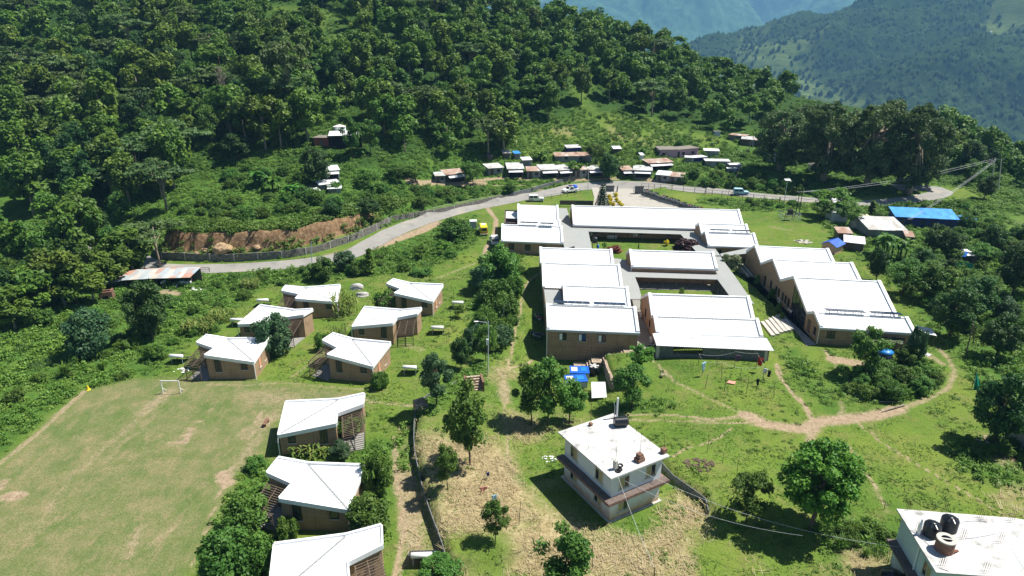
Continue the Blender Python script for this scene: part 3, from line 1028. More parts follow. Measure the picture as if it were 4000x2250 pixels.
# ------------------------------------------------------------------ far mountains
def mountain(name, x0, x1, y0, y1, nx, ny, hf, mat, rough, s_field, cover):
    X, Y = np.meshgrid(np.linspace(x0, x1, nx), np.linspace(y0, y1, ny))
    Z = hf(X, Y)
    f = sstep(cover - .05, cover + .05, fbm(X, Y, s_field, 91, 5) + .12 * (fbm(X, Y, s_field / 9, 92) - .5))
    rs = np.random.RandomState(3)
    Z = Z + (1 - .82 * f) * rough * (rs.rand(*Z.shape) ** 1.5 + .8 * fbm(X, Y, rough * 5, 4))
    V = np.stack([X.ravel(), Y.ravel(), Z.ravel()], 1)
    ii = np.arange(nx * ny).reshape(ny, nx)
    F = np.stack([ii[:-1, :-1], ii[:-1, 1:], ii[1:, 1:], ii[1:, :-1]], -1).reshape(-1, 4)
    o = np_mesh(name, V, F, mat, None, f[:-1, :-1].ravel())
    o['kind'] = 'structure'
    return o, f


def mountain_mat(name, forest_a, forest_b, field_a, field_b, s_tree):
    t = NT(name, 1.0, .0)
    co = t.coord()
    f = t.ramp(t.noise(s_tree, co, 4, .7), [(.35, forest_a), (.65, forest_b)])
    g = t.ramp(t.noise(s_tree * .6, co, 3, .6, (1, 1, 9)), [(.35, field_a), (.65, field_b)])
    t.color(t.mix(f, g, t.attr('var')))
    return t.m


M['mtn1'] = mountain_mat('forested_slope', (.016, .034, .012), (.042, .072, .022), (.070, .115, .030), (.14, .175, .055), .055)
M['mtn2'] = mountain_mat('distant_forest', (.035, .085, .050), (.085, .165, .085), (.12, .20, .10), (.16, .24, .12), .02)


def h_near(X, Y):
    # flank of the valley across: a spur falling towards the left, rising out of the picture on the right
    crest = 25 + .30 * (np.clip(X, -600, 2800) - 720)
    yc = 2300 + 300 * np.sin(X / 700.0)
    d = (yc - Y)
    h = crest - 0.30 * np.maximum(d, 0) - .45 * np.maximum(-d, 0)
    g = np.abs(fbm(X, Y, 620, 40, 5) - .5) * 2
    return np.maximum(h - 190 * (.5 - g) - 50 * (fbm(X, Y, 160, 60) - .5), -330)


def h_far(X, Y):
    crest = 560 + 90 * np.sin(X / 900.0 + 1)
    d = 7600 - Y
    h = crest - 0.30 * np.maximum(d, 0) - .3 * np.maximum(-d, 0)
    g = np.abs(fbm(X, Y, 1500, 80, 5) - .5) * 2
    return np.maximum(h - 900 * (.45 - g), -330)


mountain('near_mountain', -700, 3400, 1050, 2900, 620, 400, h_near, M['mtn1'], 13, 700, .57)
mountain('far_mountain', -3000, 8200, 4300, 8600, 520, 260, h_far, M['mtn2'], 34, 1500, .62)
# scattered trees on the slope across the valley
rs = np.random.RandomState(12)
n = 34000
X, Y = rs.uniform(-500, 2900, n), rs.uniform(1080, 2700, n)
k = rs.rand(n) < 1.0 - .93 * sstep(.52, .62, fbm(X, Y, 700, 91, 5))
X, Y = X[k], Y[k]
Z, n = h_near(X, Y), len(X)
s_ = rs.uniform(4, 9, n)
base = np.array([(1, 0, 0), (0, 1, 0), (-1, 0, 0), (0, -1, 0), (.7, .7, 1.1), (-.7, .7, 1.1), (-.7, -.7, 1.1), (.7, -.7, 1.1), (0, 0, 2.3)])
face = np.array([(0, 4, 3), (3, 4, 7), (0, 1, 4), (1, 5, 4), (1, 2, 5), (2, 6, 5), (2, 3, 6), (3, 7, 6), (4, 5, 8), (5, 6, 8), (6, 7, 8), (7, 4, 8)])
V = (base[None] * (s_[:, None, None] * np.array([.75, .75, 1])) + np.stack([X, Y, Z + 3], 1)[:, None]).reshape(-1, 3)
F = (face[None] + (np.arange(n) * 9)[:, None, None]).reshape(-1, 3)
M['fartree'] = plain('far_tree', (.026, .048, .018), 1, 0, .5, .02)
np_mesh('far_woods', V, F, M['fartree'])['kind'] = 'stuff'

# ------------------------------------------------------------------ the air: one closed box of thin haze
hz = MB().box(-3400, 8700, -700, 9000, -345, 900).build('haze', plain('haze_air', (1, 1, 1)))
hz['kind'] = 'stuff'
hm = hz.data.materials[0]
hn, hl = hm.node_tree.nodes, hm.node_tree.links
for n in list(hn):
    if n.type != 'OUTPUT_MATERIAL':
        hn.remove(n)
pv = hn.new("ShaderNodeVolumePrincipled")
pv.inputs['Color'].default_value = (.27, .60, 1.0, 1)
pv.inputs['Density'].default_value = 1.25e-4
pv.inputs['Anisotropy'].default_value = 0.0
hl.new(pv.outputs[0], [n for n in hn if n.type == 'OUTPUT_MATERIAL'][0].inputs['Volume'])
# ------------------------------------------------------------------ the hospital blocks: saw-tooth sheet roofs over rammed earth walls
def zline(prof, y):
    for (a, za), (b, zb) in zip(prof[:-1], prof[1:]):
        if a <= y <= b:
            return za + (zb - za) * (y - a) / (b - a)
    return prof[0][1] if y < prof[0][0] else prof[-1][1]


def corrugated(mb, fn, x0, x1, ya, za, yb, zb, pitch=.42, thick=.05):
    """sheet with real ribs between two level lines; fn maps local (x, y, z) to the block's frame"""
    xs = []
    x = x0
    while x < x1 - .01:
        for dx, dz in ((0, 0), (pitch * .62, 0), (pitch * .74, .045), (pitch * .88, .045)):
            if x + dx < x1:
                xs.append((x + dx, dz))
        x += pitch
    xs.append((x1, 0))
    vs, fs = [], []
    for x, dz in xs:
        vs += [fn(x, ya, za + dz), fn(x, yb, zb + dz)]
    for i in range(len(xs) - 1):
        fs.append((2 * i, 2 * i + 2, 2 * i + 3, 2 * i + 1))
    n = len(vs)
    vs += [fn(x0, ya, za - thick), fn(x1, ya, za - thick), fn(x1, yb, zb - thick), fn(x0, yb, zb - thick)]
    fs.append((n, n + 3, n + 2, n + 1))
    mb.add(vs, fs)


def window(parent, fn, c, w, h, axis='x', out=-1, sill=True, curtain=False, name='window', double=True):
    """framed window on a wall face: c = local (x, y, zlow centre), the wall runs along axis, out = side it looks to"""
    x, y, z = c
    f, g, s = MB(), MB(), MB()

    def P(a, o, zz):
        return fn(x + a, y + o * out, zz) if axis == 'x' else fn(x + o * out, y + a, zz)

    def bar(mb, a0, a1, z0, z1, o0, o1):
        b = [P(a0, o0, z0), P(a1, o0, z0), P(a1, o1, z0), P(a0, o1, z0)]
        t_ = [P(a0, o0, z1), P(a1, o0, z1), P(a1, o1, z1), P(a0, o1, z1)]
        mb.hexa(b, t_)
    k = .07
    bar(f, -w / 2, -w / 2 + k, z, z + h, -.05, .06)
    bar(f, w / 2 - k, w / 2, z, z + h, -.05, .06)
    bar(f, -w / 2 + k, w / 2 - k, z, z + k, -.05, .06)
    bar(f, -w / 2 + k, w / 2 - k, z + h - k, z + h, -.05, .06)
    if double:
        bar(f, -.03, .03, z + k, z + h - k, -.05, .055)
    bar(g, -w / 2 + k, w / 2 - k, z + k, z + h - k, -.04, .015)
    wo = f.build(name, M['frame'], parent)
    g.build('pane', M['glass'], wo)
    if curtain:
        cu = MB()
        bar(cu, -w / 2 + k + .02, -.05, z + k + .02, z + h - k - .02, .016, .022)
        cu.build('curtain', M['white'] if curtain == 'white' else M['curtain'], wo)
    if sill:
        bar(s, -w / 2 - .06, w / 2 + .06, z - .09, z - .003, -.02, .12)
        s.build('sill', M['concrete'], wo)
    return wo


def saw_block(name, label, x0, y0, w, k, prof, zb=-.4, wall='earth', front_windows=(), west=(), low=(), panels=(), cope_w=.46, cat='building', cuts={}, pitch=.42, east=True):
    """prof: (y, z) points from the front eave to the back, y measured at the west end; k is the skew of the fronts"""
    t = thing(name, label, cat, (x0, y0, 0))

    def fn(x, y, z):
        return (x, y - y0 + k * x, z)
    n = len(prof)
    body = MB()
    X0 = [cuts.get(i, (0.0, None))[0] for i in range(n - 1)]
    for i, ((ya, za), (yb, zb_)) in enumerate(zip(prof[:-1], prof[1:])):
        body.hexa([fn(X0[i], ya, zb), fn(w, ya, zb), fn(w, yb, zb), fn(X0[i], yb, zb)],
                  [fn(X0[i], ya, za - .12), fn(w, ya, za - .12), fn(w, yb, zb_ - .12), fn(X0[i], yb, zb_ - .12)])
        if i in cuts:
            body.hexa([fn(0, ya, zb), fn(X0[i], ya, zb), fn(X0[i], yb, zb), fn(0, yb, zb)],
                      [fn(0, ya, cuts[i][1]), fn(X0[i], ya, cuts[i][1]), fn(X0[i], yb, cuts[i][1]), fn(0, yb, cuts[i][1])])
    body.build('wall', M[wall], t)
    for i, ((ya, za), (yb, zb_)) in enumerate(zip(prof[:-1], prof[1:])):
        mb = MB()
        over = .22 if i == 0 else 0
        sl = (zb_ - za) / (yb - ya)
        corrugated(mb, fn, X0[i] + .12, w - .12, ya - over, za + .03 - sl * over, yb, zb_ + .03, pitch)
        r = mb.build('roof', M['roof'], t)
        if zb_ > za:                                # ridge capping
            xr = max(X0[i], X0[min(i + 1, n - 2)]) + .1
            rc = MB()
            rc.hexa([fn(xr, yb - .24, zb_ - .02), fn(w - .1, yb - .24, zb_ - .02), fn(w - .1, yb + .2, zb_ - .02), fn(xr, yb + .2, zb_ - .02)],
                    [fn(xr, yb - .2, zb_ + .10), fn(w - .1, yb - .2, zb_ + .10), fn(w - .1, yb + .16, zb_ + .10), fn(xr, yb + .16, zb_ + .10)])
            rc.build('ridge_cap', M['trim'], r)
    # gable copings, a new piece wherever the wall steps back
    for side in (-1, 1):
        mb = MB()
        for i, ((ya, za), (yb, zb_)) in enumerate(zip(prof[:-1], prof[1:])):
            if side < 0 and i and X0[i] != X0[i - 1]:
                mb.build('gable_coping', M['trim'], t)
                mb = MB()
            a, b = (X0[i] - .16, X0[i] + cope_w - .16) if side < 0 else (w - cope_w + .16, w + .16)
            o = .24 if i == 0 else 0.0
            sl = (zb_ - za) / (yb - ya)
            ya2, za2 = ya - o, za - sl * o
            mb.hexa([fn(a, ya2, za2 - .20), fn(b, ya2, za2 - .20), fn(b, yb, zb_ - .20), fn(a, yb, zb_ - .20)],
                    [fn(a, ya2, za2 + .30), fn(b, ya2, za2 + .30), fn(b, yb, zb_ + .30), fn(a, yb, zb_ + .30)])
        mb.build('gable_coping', M['trim'], t)
    # eaves gutter and downpipe
    ye, ze = prof[0]
    g = MB()
    g.hexa([fn(-.25, ye - .44, ze - .42), fn(w + .2, ye - .44, ze - .42), fn(w + .2, ye - .20, ze - .42), fn(-.25, ye - .20, ze - .42)],
           [fn(-.25, ye - .50, ze - .06), fn(w + .2, ye - .50, ze - .06), fn(w + .2, ye - .20, ze - .06), fn(-.25, ye - .20, ze - .06)])
    g.build('gutter', M['fascia'], t)
    MB().tube([fn(-.12, ye - .3, ze - .4), fn(-.12, ye - .15, ze - .8), fn(-.12, ye - .12, zb)], .06, 6).build('downpipe', M['trim'], t)
    for (xc, zl, ww, hh, cu) in front_windows:
        window(t, fn, (xc, prof[0][0], zl), ww, hh, 'x', -1, True, cu)
    for (yc, zl, ww, hh) in west:
        window(t, fn, (0, yc, zl), ww, hh, 'y', -1, True, False)
    # rows of solar collectors standing on a ridge
    for (xa, xb, yb, zb_) in panels:
        pn, fr = MB(), MB()
        nseg = max(2, int((xb - xa) / 1.05))
        for q in range(nseg):
            u0, u1 = xa + (xb - xa) * q / nseg + .02, xa + (xb - xa) * (q + 1) / nseg - .02
            pn.hexa([fn(u0, yb - .25, zb_ + .52), fn(u1, yb - .25, zb_ + .52), fn(u1, yb + .95, zb_ + .40), fn(u0, yb + .95, zb_ + .40)],
                    [fn(u0, yb - .25, zb_ + .58), fn(u1, yb - .25, zb_ + .58), fn(u1, yb + .95, zb_ + .46), fn(u0, yb + .95, zb_ + .46)])
        fr.beam(fn(xa, yb + .1, zb_ + .46), fn(xb, yb + .1, zb_ + .46), .07, .07)
        for q in range(nseg):
            uu = xa + (xb - xa) * (q + .5) / nseg
            fr.beam(fn(uu, yb + .1, zb_ + .0), fn(uu, yb + .1, zb_ + .44), .06, .06)
        p = pn.build('solar_panel', M['solar'], t)
        fr.build('panel_frame', M['steel'], p)
    return t, fn


# block by the road, three roofs; its lower front windows look to the camera
L1, fL1 = saw_block('ward_block', 'white roofed ward block nearest the roadside, with two short rows of dark solar collectors', -2.1, 136.9, 12.6, -.125,
                    [(136.9, 2.9), (140.8, 5.1), (144.6, 3.4)], -3.2,
                    front_windows=[(2.0, .8, 1.15, 1.35, False), (5.4, .75, 1.15, 1.35, False), (8.7, .7, 1.15, 1.35, False)],
                    panels=[(3.8, 7.6, 140.9, 5.2), (8.1, 10.9, 140.7, 5.2)])
fn = fL1
mb = MB()                                                  # the two narrower roofs behind belong to the same block
prof2 = [(144.62, 3.4), (146.6, 4.75), (150.9, 3.5), (154.6, 6.0), (158.6, 3.6)]
for (ya, za), (yb, zb_) in zip(prof2[:-1], prof2[1:]):
    r = MB()
    corrugated(r, fn, 3.55, 12.5, ya, za + .03, yb, zb_ + .03)
    r.build('roof', M['roof'], L1)
    mb.hexa([fn(3.5, ya, -.4), fn(12.6, ya, -.4), fn(12.6, yb, -.4), fn(3.5, yb, -.4)],
            [fn(3.5, ya, za - .1), fn(12.6, ya, za - .1), fn(12.6, yb, zb_ - .1), fn(3.5, yb, zb_ - .1)])
mb.build('wall', M['earth'], L1)
for a, b in ((3.34, 3.8), (12.3, 12.76)):
    c = MB()
    for (ya, za), (yb, zb_) in zip(prof2[:-1], prof2[1:]):
        c.hexa([fn(a, ya, za - .2), fn(b, ya, za - .2), fn(b, yb, zb_ - .2), fn(a, yb, zb_ - .2)],
               [fn(a, ya, za + .3), fn(b, ya, za + .3), fn(b, yb, zb_ + .3), fn(a, yb, zb_ + .3)])
    c.build('gable_coping', M['trim'], L1)
c = MB()                                                    # side annex with a flat white roof between two brown parapets
for ya, yb, z0, z1 in ((147.4, 147.7, -.4, 3.7), (150.8, 151.1, -.4, 3.7), (157.2, 157.5, -.4, 3.9)):
    c.hexa([fn(.4, ya, z0), fn(3.33, ya, z0), fn(3.33, yb, z0), fn(.4, yb, z0)], [fn(.4, ya, z1), fn(3.33, ya, z1), fn(3.33, yb, z1), fn(.4, yb, z1)])
c.hexa([fn(.4, 147.7, -.4), fn(.7, 147.7, -.4), fn(.7, 157.2, -.4), fn(.4, 157.2, -.4)], [fn(.4, 147.7, 3.7), fn(.7, 147.7, 3.7), fn(.7, 157.2, 3.7), fn(.4, 157.2, 3.7)])
c.build('parapet', M['brown'], L1)
c = MB()
c.hexa([fn(.71, 151.11, 2.2), fn(3.32, 151.11, 2.2), fn(3.32, 156.2, 2.2), fn(.71, 156.2, 2.2)], [fn(.71, 151.11, 3.5), fn(3.32, 151.11, 3.5), fn(3.32, 156.2, 3.9), fn(.71, 156.2, 3.9)])
c.build('flat_roof', M['roof'], L1)

# block of four roofs along the west path
L2, fL2 = saw_block('ward_block', 'long ward block of four white roofs beside the dirt path, above the stone steps', 5.4, 93.5, 13.4, -.095,
                    [(93.5, 2.75), (97.2, 4.95), (101.2, 2.95), (105.0, 5.2), (109.2, 3.0), (114.3, 5.75), (120.4, 3.2), (124.1, 5.35), (128.3, 3.0)], -3.0,
                    front_windows=[(2.25, .75, 1.15, 1.2, 'white'), (5.15, .72, 1.15, 1.2, 'white'), (8.1, .7, 1.15, 1.2, 'white')],
                    panels=[(1.0, 6.6, 97.4, 4.8), (7.2, 12.0, 97.4, 4.8)], cuts={2: (3.1, 2.75), 3: (3.1, 2.75)})
fn = fL2
c = MB()                                                    # the shaded plinth under the floor line, in pale boards
c.hexa([fn(-.03, 93.46, -3.0), fn(13.43, 93.46, -3.0), fn(13.43, 93.8, -3.0), fn(-.03, 93.8, -3.0)],
       [fn(-.03, 93.46, -.25), fn(13.43, 93.46, -.25), fn(13.43, 93.8, -.25), fn(-.03, 93.8, -.25)])
c.build('plinth', M['earth'], L2)
c = MB()                                                    # flat grey terrace roof cut into the west side of the second roof from the front
c.hexa([fn(.1, 101.25, 2.76), fn(2.9, 101.25, 2.76), fn(2.9, 108.9, 2.76), fn(.1, 108.9, 2.76)], [fn(.1, 101.25, 2.86), fn(2.9, 101.25, 2.86), fn(2.9, 108.9, 2.86), fn(.1, 108.9, 2.86)])
c.build('flat_roof', M['canopy'], L2)

# long north block and its two steps down on the east side
M1, fM1 = saw_block('ward_block', 'longest white roof, behind the first courtyard, next to the car park', 13.9, 148.6, 37.2, -.105,
                    [(148.6, 2.95), (153.6, 5.9), (158.6, 3.3)], -.4,
                    front_windows=[(5, .9, 1.2, 1.2, False), (15, .9, 1.2, 1.2, False), (21, .9, 1.2, 1.2, False)])
R1, fR1 = saw_block('ward_block', 'two stepped white roofs with solar collectors at the east end of the longest roof', 40.3, 133.6, 9.7, -.12,
                    [(133.6, 2.9), (136.6, 4.65), (138.9, 3.45), (141.7, 5.1), (144.6, 3.6)], -.4,
                    front_windows=[(2.3, 1.0, .9, 1.0, False), (5.8, 1.0, .9, 1.0, False)], panels=[(1.0, 5.0, 136.7, 4.7), (5.4, 9.2, 136.7, 4.7)])
M2, fM2 = saw_block('ward_block', 'middle white roofed ward block between the two grassy courtyards', 22.4, 120.2, 15.4, -.095,
                    [(120.2, 3.2), (123.4, 5.1), (127.0, 3.0)], -.4,
                    front_windows=[(4.2, .9, 1.2, 1.0, False), (8.6, .9, 1.2, 1.0, False), (13.0, .9, 1.2, 1.0, False)])
F1, fF1 = saw_block('ward_block', 'front ward block with an orange earth side wall, above the clothes lines', 21.7, 92.9, 15.3, -.085,
                    [(92.9, 2.35), (95.4, 3.8), (96.6, 3.05), (100.2, 5.5), (105.8, 2.4)], -.4, wall='earthpink',
                    west=[(101.6, .9, .7, 1.5), (98.0, .8, .6, 1.2)])
fn = fF1
le = thing('lean_to', 'grey stone lean-to under a pale sheet roof, in front of the front ward block', 'lean-to', (21.3, 89.3, 0))


def fl(x, y, z):
    return (x, y - 89.3 - .10 * x, z)


r = MB()
corrugated(r, fl, -.35, 16.1, 88.95, 1.98, 92.15, 2.42, .3)
r.build('roof', M['tinnew'], le)
s = MB()
s.hexa([fl(.15, 89.3, -.5), fl(2.15, 89.3, -.5), fl(2.15, 89.7, -.5), fl(.15, 89.7, -.5)], [fl(.15, 89.3, 1.93), fl(2.15, 89.3, 1.93), fl(2.15, 89.7, 1.93), fl(.15, 89.7, 1.93)])
s.hexa([fl(2.15, 89.3, -.5), fl(6.4, 89.3, -.5), fl(6.4, 89.7, -.5), fl(2.15, 89.7, -.5)], [fl(2.15, 89.3, .6), fl(6.4, 89.3, .6), fl(6.4, 89.7, .6), fl(2.15, 89.7, .6)])
s.hexa([fl(6.4, 89.3, -.5), fl(15.6, 89.3, -.5), fl(15.6, 89.7, -.5), fl(6.4, 89.7, -.5)], [fl(6.4, 89.3, 1.93), fl(15.6, 89.3, 1.93), fl(15.6, 89.7, 1.93), fl(6.4, 89.7, 1.93)])
s.hexa([fl(15.2, 89.71, -.5), fl(15.6, 89.71, -.5), fl(15.6, 92.1, -.5), fl(15.2, 92.1, -.5)], [fl(15.2, 89.71, 1.95), fl(15.6, 89.71, 1.95), fl(15.6, 92.1, 2.25), fl(15.2, 92.1, 2.25)])
s.build('wall', M['slate'], le)
for xa in (-.25, 15.0):
    p = MB().hexa([fl(xa, 89.26, -.5), fl(xa + .42, 89.26, -.5), fl(xa + .42, 89.74, -.5), fl(xa, 89.74, -.5)], [fl(xa, 89.26, 1.94), fl(xa + .42, 89.26, 1.94), fl(xa + .42, 89.74, 1.94), fl(xa, 89.74, 1.94)])
    p.build('pillar', M['concrete'], le)
p = MB()
for i in range(14):
    xa = 2.25 + i * .3
    p.hexa([fl(xa, 89.5, .6), fl(xa + .05, 89.5, .6), fl(xa + .05, 89.55, .6), fl(xa, 89.55, .6)], [fl(xa, 89.5, 1.93), fl(xa + .05, 89.5, 1.93), fl(xa + .05, 89.55, 1.93), fl(xa, 89.55, 1.93)])
p.build('window_bars', M['wood'], le)
p = MB()
p.hexa([fl(-1.5, 89.6, -.3), fl(-.3, 89.5, -.3), fl(-.3, 89.6, -.3), fl(-1.5, 89.7, -.3)], [fl(-1.5, 89.6, 1.75), fl(-.3, 89.5, 1.75), fl(-.3, 89.6, 1.75), fl(-1.5, 89.7, 1.75)])
p.build('gate', M['steel'], le)
MB().tube([fl(5, 91.2, 2.36), fl(5.35, 91.0, 2.36), fl(5.5, 91.3, 2.38), fl(5.2, 91.55, 2.40), fl(4.95, 91.3, 2.37)], .035, 5).build('hose_coil', M['palewire'], le)

# east ward: profile measured along its zigzag west gable
W1, fW1 = saw_block('ward_block', 'big east ward block with a zigzag brick coloured gable and four white roofs', 46.5, 93.7, 13.0, -.155,
                    [(93.7, 2.95), (96.1, 4.05), (98.4, 3.0), (105.3, 6.4), (110.2, 3.95), (114.9, 6.15), (120.0, 3.5), (124.4, 5.6), (128.5, 3.0)], -.5,
                    front_windows=[(1.7, .95, 1.15, 1.25, False), (9.4, 1.2, .5, .6, False), (10.5, 1.2, .5, .6, False), (11.5, .9, 1.0, .9, False)],
                    west=[(95.1, .8, .7, 1.3), (97.3, .2, .8, 2.1), (105.9, .9, .7, 1.5), (107.2, .9, .7, 1.5), (108.5, .9, .7, 1.5), (110.4, .9, .7, 1.5), (111.6, .9, .7, 1.5),
                          (114.2, .9, .7, 1.5), (117.2, .1, .8, 2.1)],
                    panels=[(1.6, 7.2, 96.2, 4.05), (8.0, 12.4, 96.2, 4.05)])
fn = fW1
gz_ = MB()                                                   # tall glazed entrance in the west gable
for ya, yb in ((99.0, 100.3), (100.4, 101.7), (101.8, 103.1), (103.2, 104.4)):
    zt = zline([(98.4, 2.6), (105.3, 5.9)], ya) - .25
    gz_.hexa([fn(-.05, ya, .1), fn(.02, ya, .1), fn(.02, yb, .1), fn(-.05, yb, .1)], [fn(-.05, ya, zt), fn(.02, ya, zt), fn(.02, yb, zt + .5), fn(-.05, yb, zt + .5)])
wf = gz_.build('glazed_entrance', M['glass'], W1)
fr = MB()
for ya in (98.9, 100.3, 101.7, 103.1, 104.4):
    zt = zline([(98.4, 2.6), (105.3, 5.9)], ya) - .1
    fr.hexa([fn(-.09, ya, 0), fn(.02, ya, 0), fn(.02, ya + .1, 0), fn(-.09, ya + .1, 0)], [fn(-.09, ya, zt), fn(.02, ya, zt), fn(.02, ya + .1, zt), fn(-.09, ya + .1, zt)])
for z in (1.2, 2.4):
    fr.hexa([fn(-.085, 99, z), fn(.0, 99, z), fn(.0, 104.4, z), fn(-.085, 104.4, z)], [fn(-.085, 99, z + .09), fn(.0, 99, z + .09), fn(.0, 104.4, z + .09), fn(-.085, 104.4, z + .09)])
fr.build('mullion', M['frame'], wf)
dr = MB()
dr.hexa([fn(-.06, 96.95, .05), fn(.03, 96.95, .05), fn(.03, 97.75, .05), fn(-.06, 97.75, .05)], [fn(-.06, 96.95, 2.3), fn(.03, 96.95, 2.3), fn(.03, 97.75, 2.3), fn(-.06, 97.75, 2.3)])
dr.build('door', M['wood'], W1)

# covered walkways: grey sheet roofs on thin dark posts
def walkway(name, label, panels, posts, zroof, beams=()):
    cx, cy = panels[0][0][0], panels[0][0][1]
    t = thing(name, label, 'canopy', (cx, cy, 0))
    for poly in panels:
        zt = [q[2] if len(q) > 2 else zroof for q in poly]
        MB().prism([(q[0] - cx, q[1] - cy) for q in poly], [z - .09 for z in zt], zt).build('canopy_roof', M['canopy'], t)
    for (x, y) in posts:
        MB().tube([(x - cx, y - cy, gz(x, y) - .2), (x - cx, y - cy, zroof - .1)], .07, 6).build('post', M['steel'], t)
    return t


def along(a, b, n):
    return [(a[0] + (b[0] - a[0]) * i / (n - 1), a[1] + (b[1] - a[1]) * i / (n - 1)) for i in range(n)]


walkway('covered_walkway', 'grey walkway roof in a U round the courtyard in front of the longest roof',
        [[(10.75, 132.6), (12.9, 134.8), (12.9, 131.6), (16.3, 131.7), (16.9, 145.0), (13.6, 148.4), (13.6, 165.0), (10.75, 165.0)],
         [(16.92, 145.0), (36.8, 142.95), (40.2, 145.6), (13.62, 148.42)],
         [(36.82, 142.95), (37.3, 128.6), (41.4, 128.6), (41.6, 133.3), (40.25, 133.7), (40.22, 145.58)]],
        along((17.1, 144.8), (36.5, 142.8), 8) + along((36.9, 140), (37.3, 130.5), 4) + along((16.7, 142), (16.2, 133), 3), 2.3)
walkway('covered_walkway', 'grey walkway roof round the second courtyard, west and east of the middle block',
        [[(19.4, 106.3), (21.9, 106.3), (22.35, 111.9), (22.5, 116.9), (22.3, 126.5), (19.4, 127.8)],
         [(22.52, 116.9), (37.2, 115.6), (38.0, 118.35), (22.42, 119.85)],
         [(37.22, 115.6), (37.05, 106.4), (40.1, 104.2), (40.9, 117.2), (41.4, 128.5), (37.9, 128.5), (38.02, 118.36)]],
        along((22.7, 116.7), (37.0, 115.4), 7) + along((37.2, 113.5), (37.1, 107.5), 4) + [(39.9, 104.6), (40.4, 110), (19.8, 106.6), (21.8, 106.6)], 2.12)
walkway('covered_walkway', 'bent pale walkway roof linking the courtyard to the east ward block',
        [[(41.5, 128.2, 2.25), (47.4, 129.1, 2.62), (47.7, 132.2, 2.62), (41.7, 129.8, 2.25)], [(47.42, 129.1, 2.62), (47.2, 122.6, 2.25), (51.2, 132.2, 2.62), (47.72, 132.2, 2.62)]],
        [(45.5, 128.9), (47.2, 127.5), (47.0, 125.2), (46.9, 123.2)], 2.25)
for poly in ([(11, 131), (16.6, 131), (17.1, 144.6), (36.6, 142.6), (37, 130), (41, 129), (40.6, 145.8), (14, 148.8), (11, 148)],
             [(19.2, 105.5), (22.2, 105.5), (22.7, 116.3), (37.0, 115.1), (36.9, 105.4), (40.3, 103.6), (41.2, 128.2), (38.2, 128.2), (37.9, 119.8), (22.5, 121.3), (22.3, 127), (19.2, 127)]):
    MB().prism(poly, [-.3] * len(poly), [.06 + gz(*q) * 0 for q in poly]).build('walkway_floor', M['walk'])['kind'] = 'structure'
MB().prism([(18.9, 92.0), (21.6, 91.7), (21.6, 105.8), (19.0, 106.0)], -.5, .05).build('alley_paving', M['walk'])['kind'] = 'structure'
wp = [at('6', -60, -330), at('6', 120, 230), at('6', 420, 640), at('6', 505, 660), at('6', 300, 690), at('6', 20, 300), at('4', 2080, 120)]
MB().prism([(p.x, p.y) for p in [at('5', 20, 640), at('6', 360, 690), at('6', 510, 665)]] + [(46.4, 121.5), (44.0, 125.5)], -.3, .06).build('entrance_path', M['walk'])['kind'] = 'structure'
ap = [tuple(at('4', x, y)[:2]) for x, y in ((2210, 1340), (2420, 1350), (2440, 1310), (2270, 1060), (2000, 640), (1960, 640), (2180, 960), (2215, 1130))]
MB().prism(ap, -.3, .07).build('concrete_apron', M['concrete'])['kind'] = 'structure'

# ------------------------------------------------------------------ the staff cottages
CP_ = {'P0': (-9.0, 6.5), 'P1': (-9.1, 3.75), 'P2': (-6.2, 2.6), 'P3': (-6.5, 0.0), 'P4': (0.0, 0.0), 'P5': (.25, 5.9), 'V': (-5.8, 6.4)}


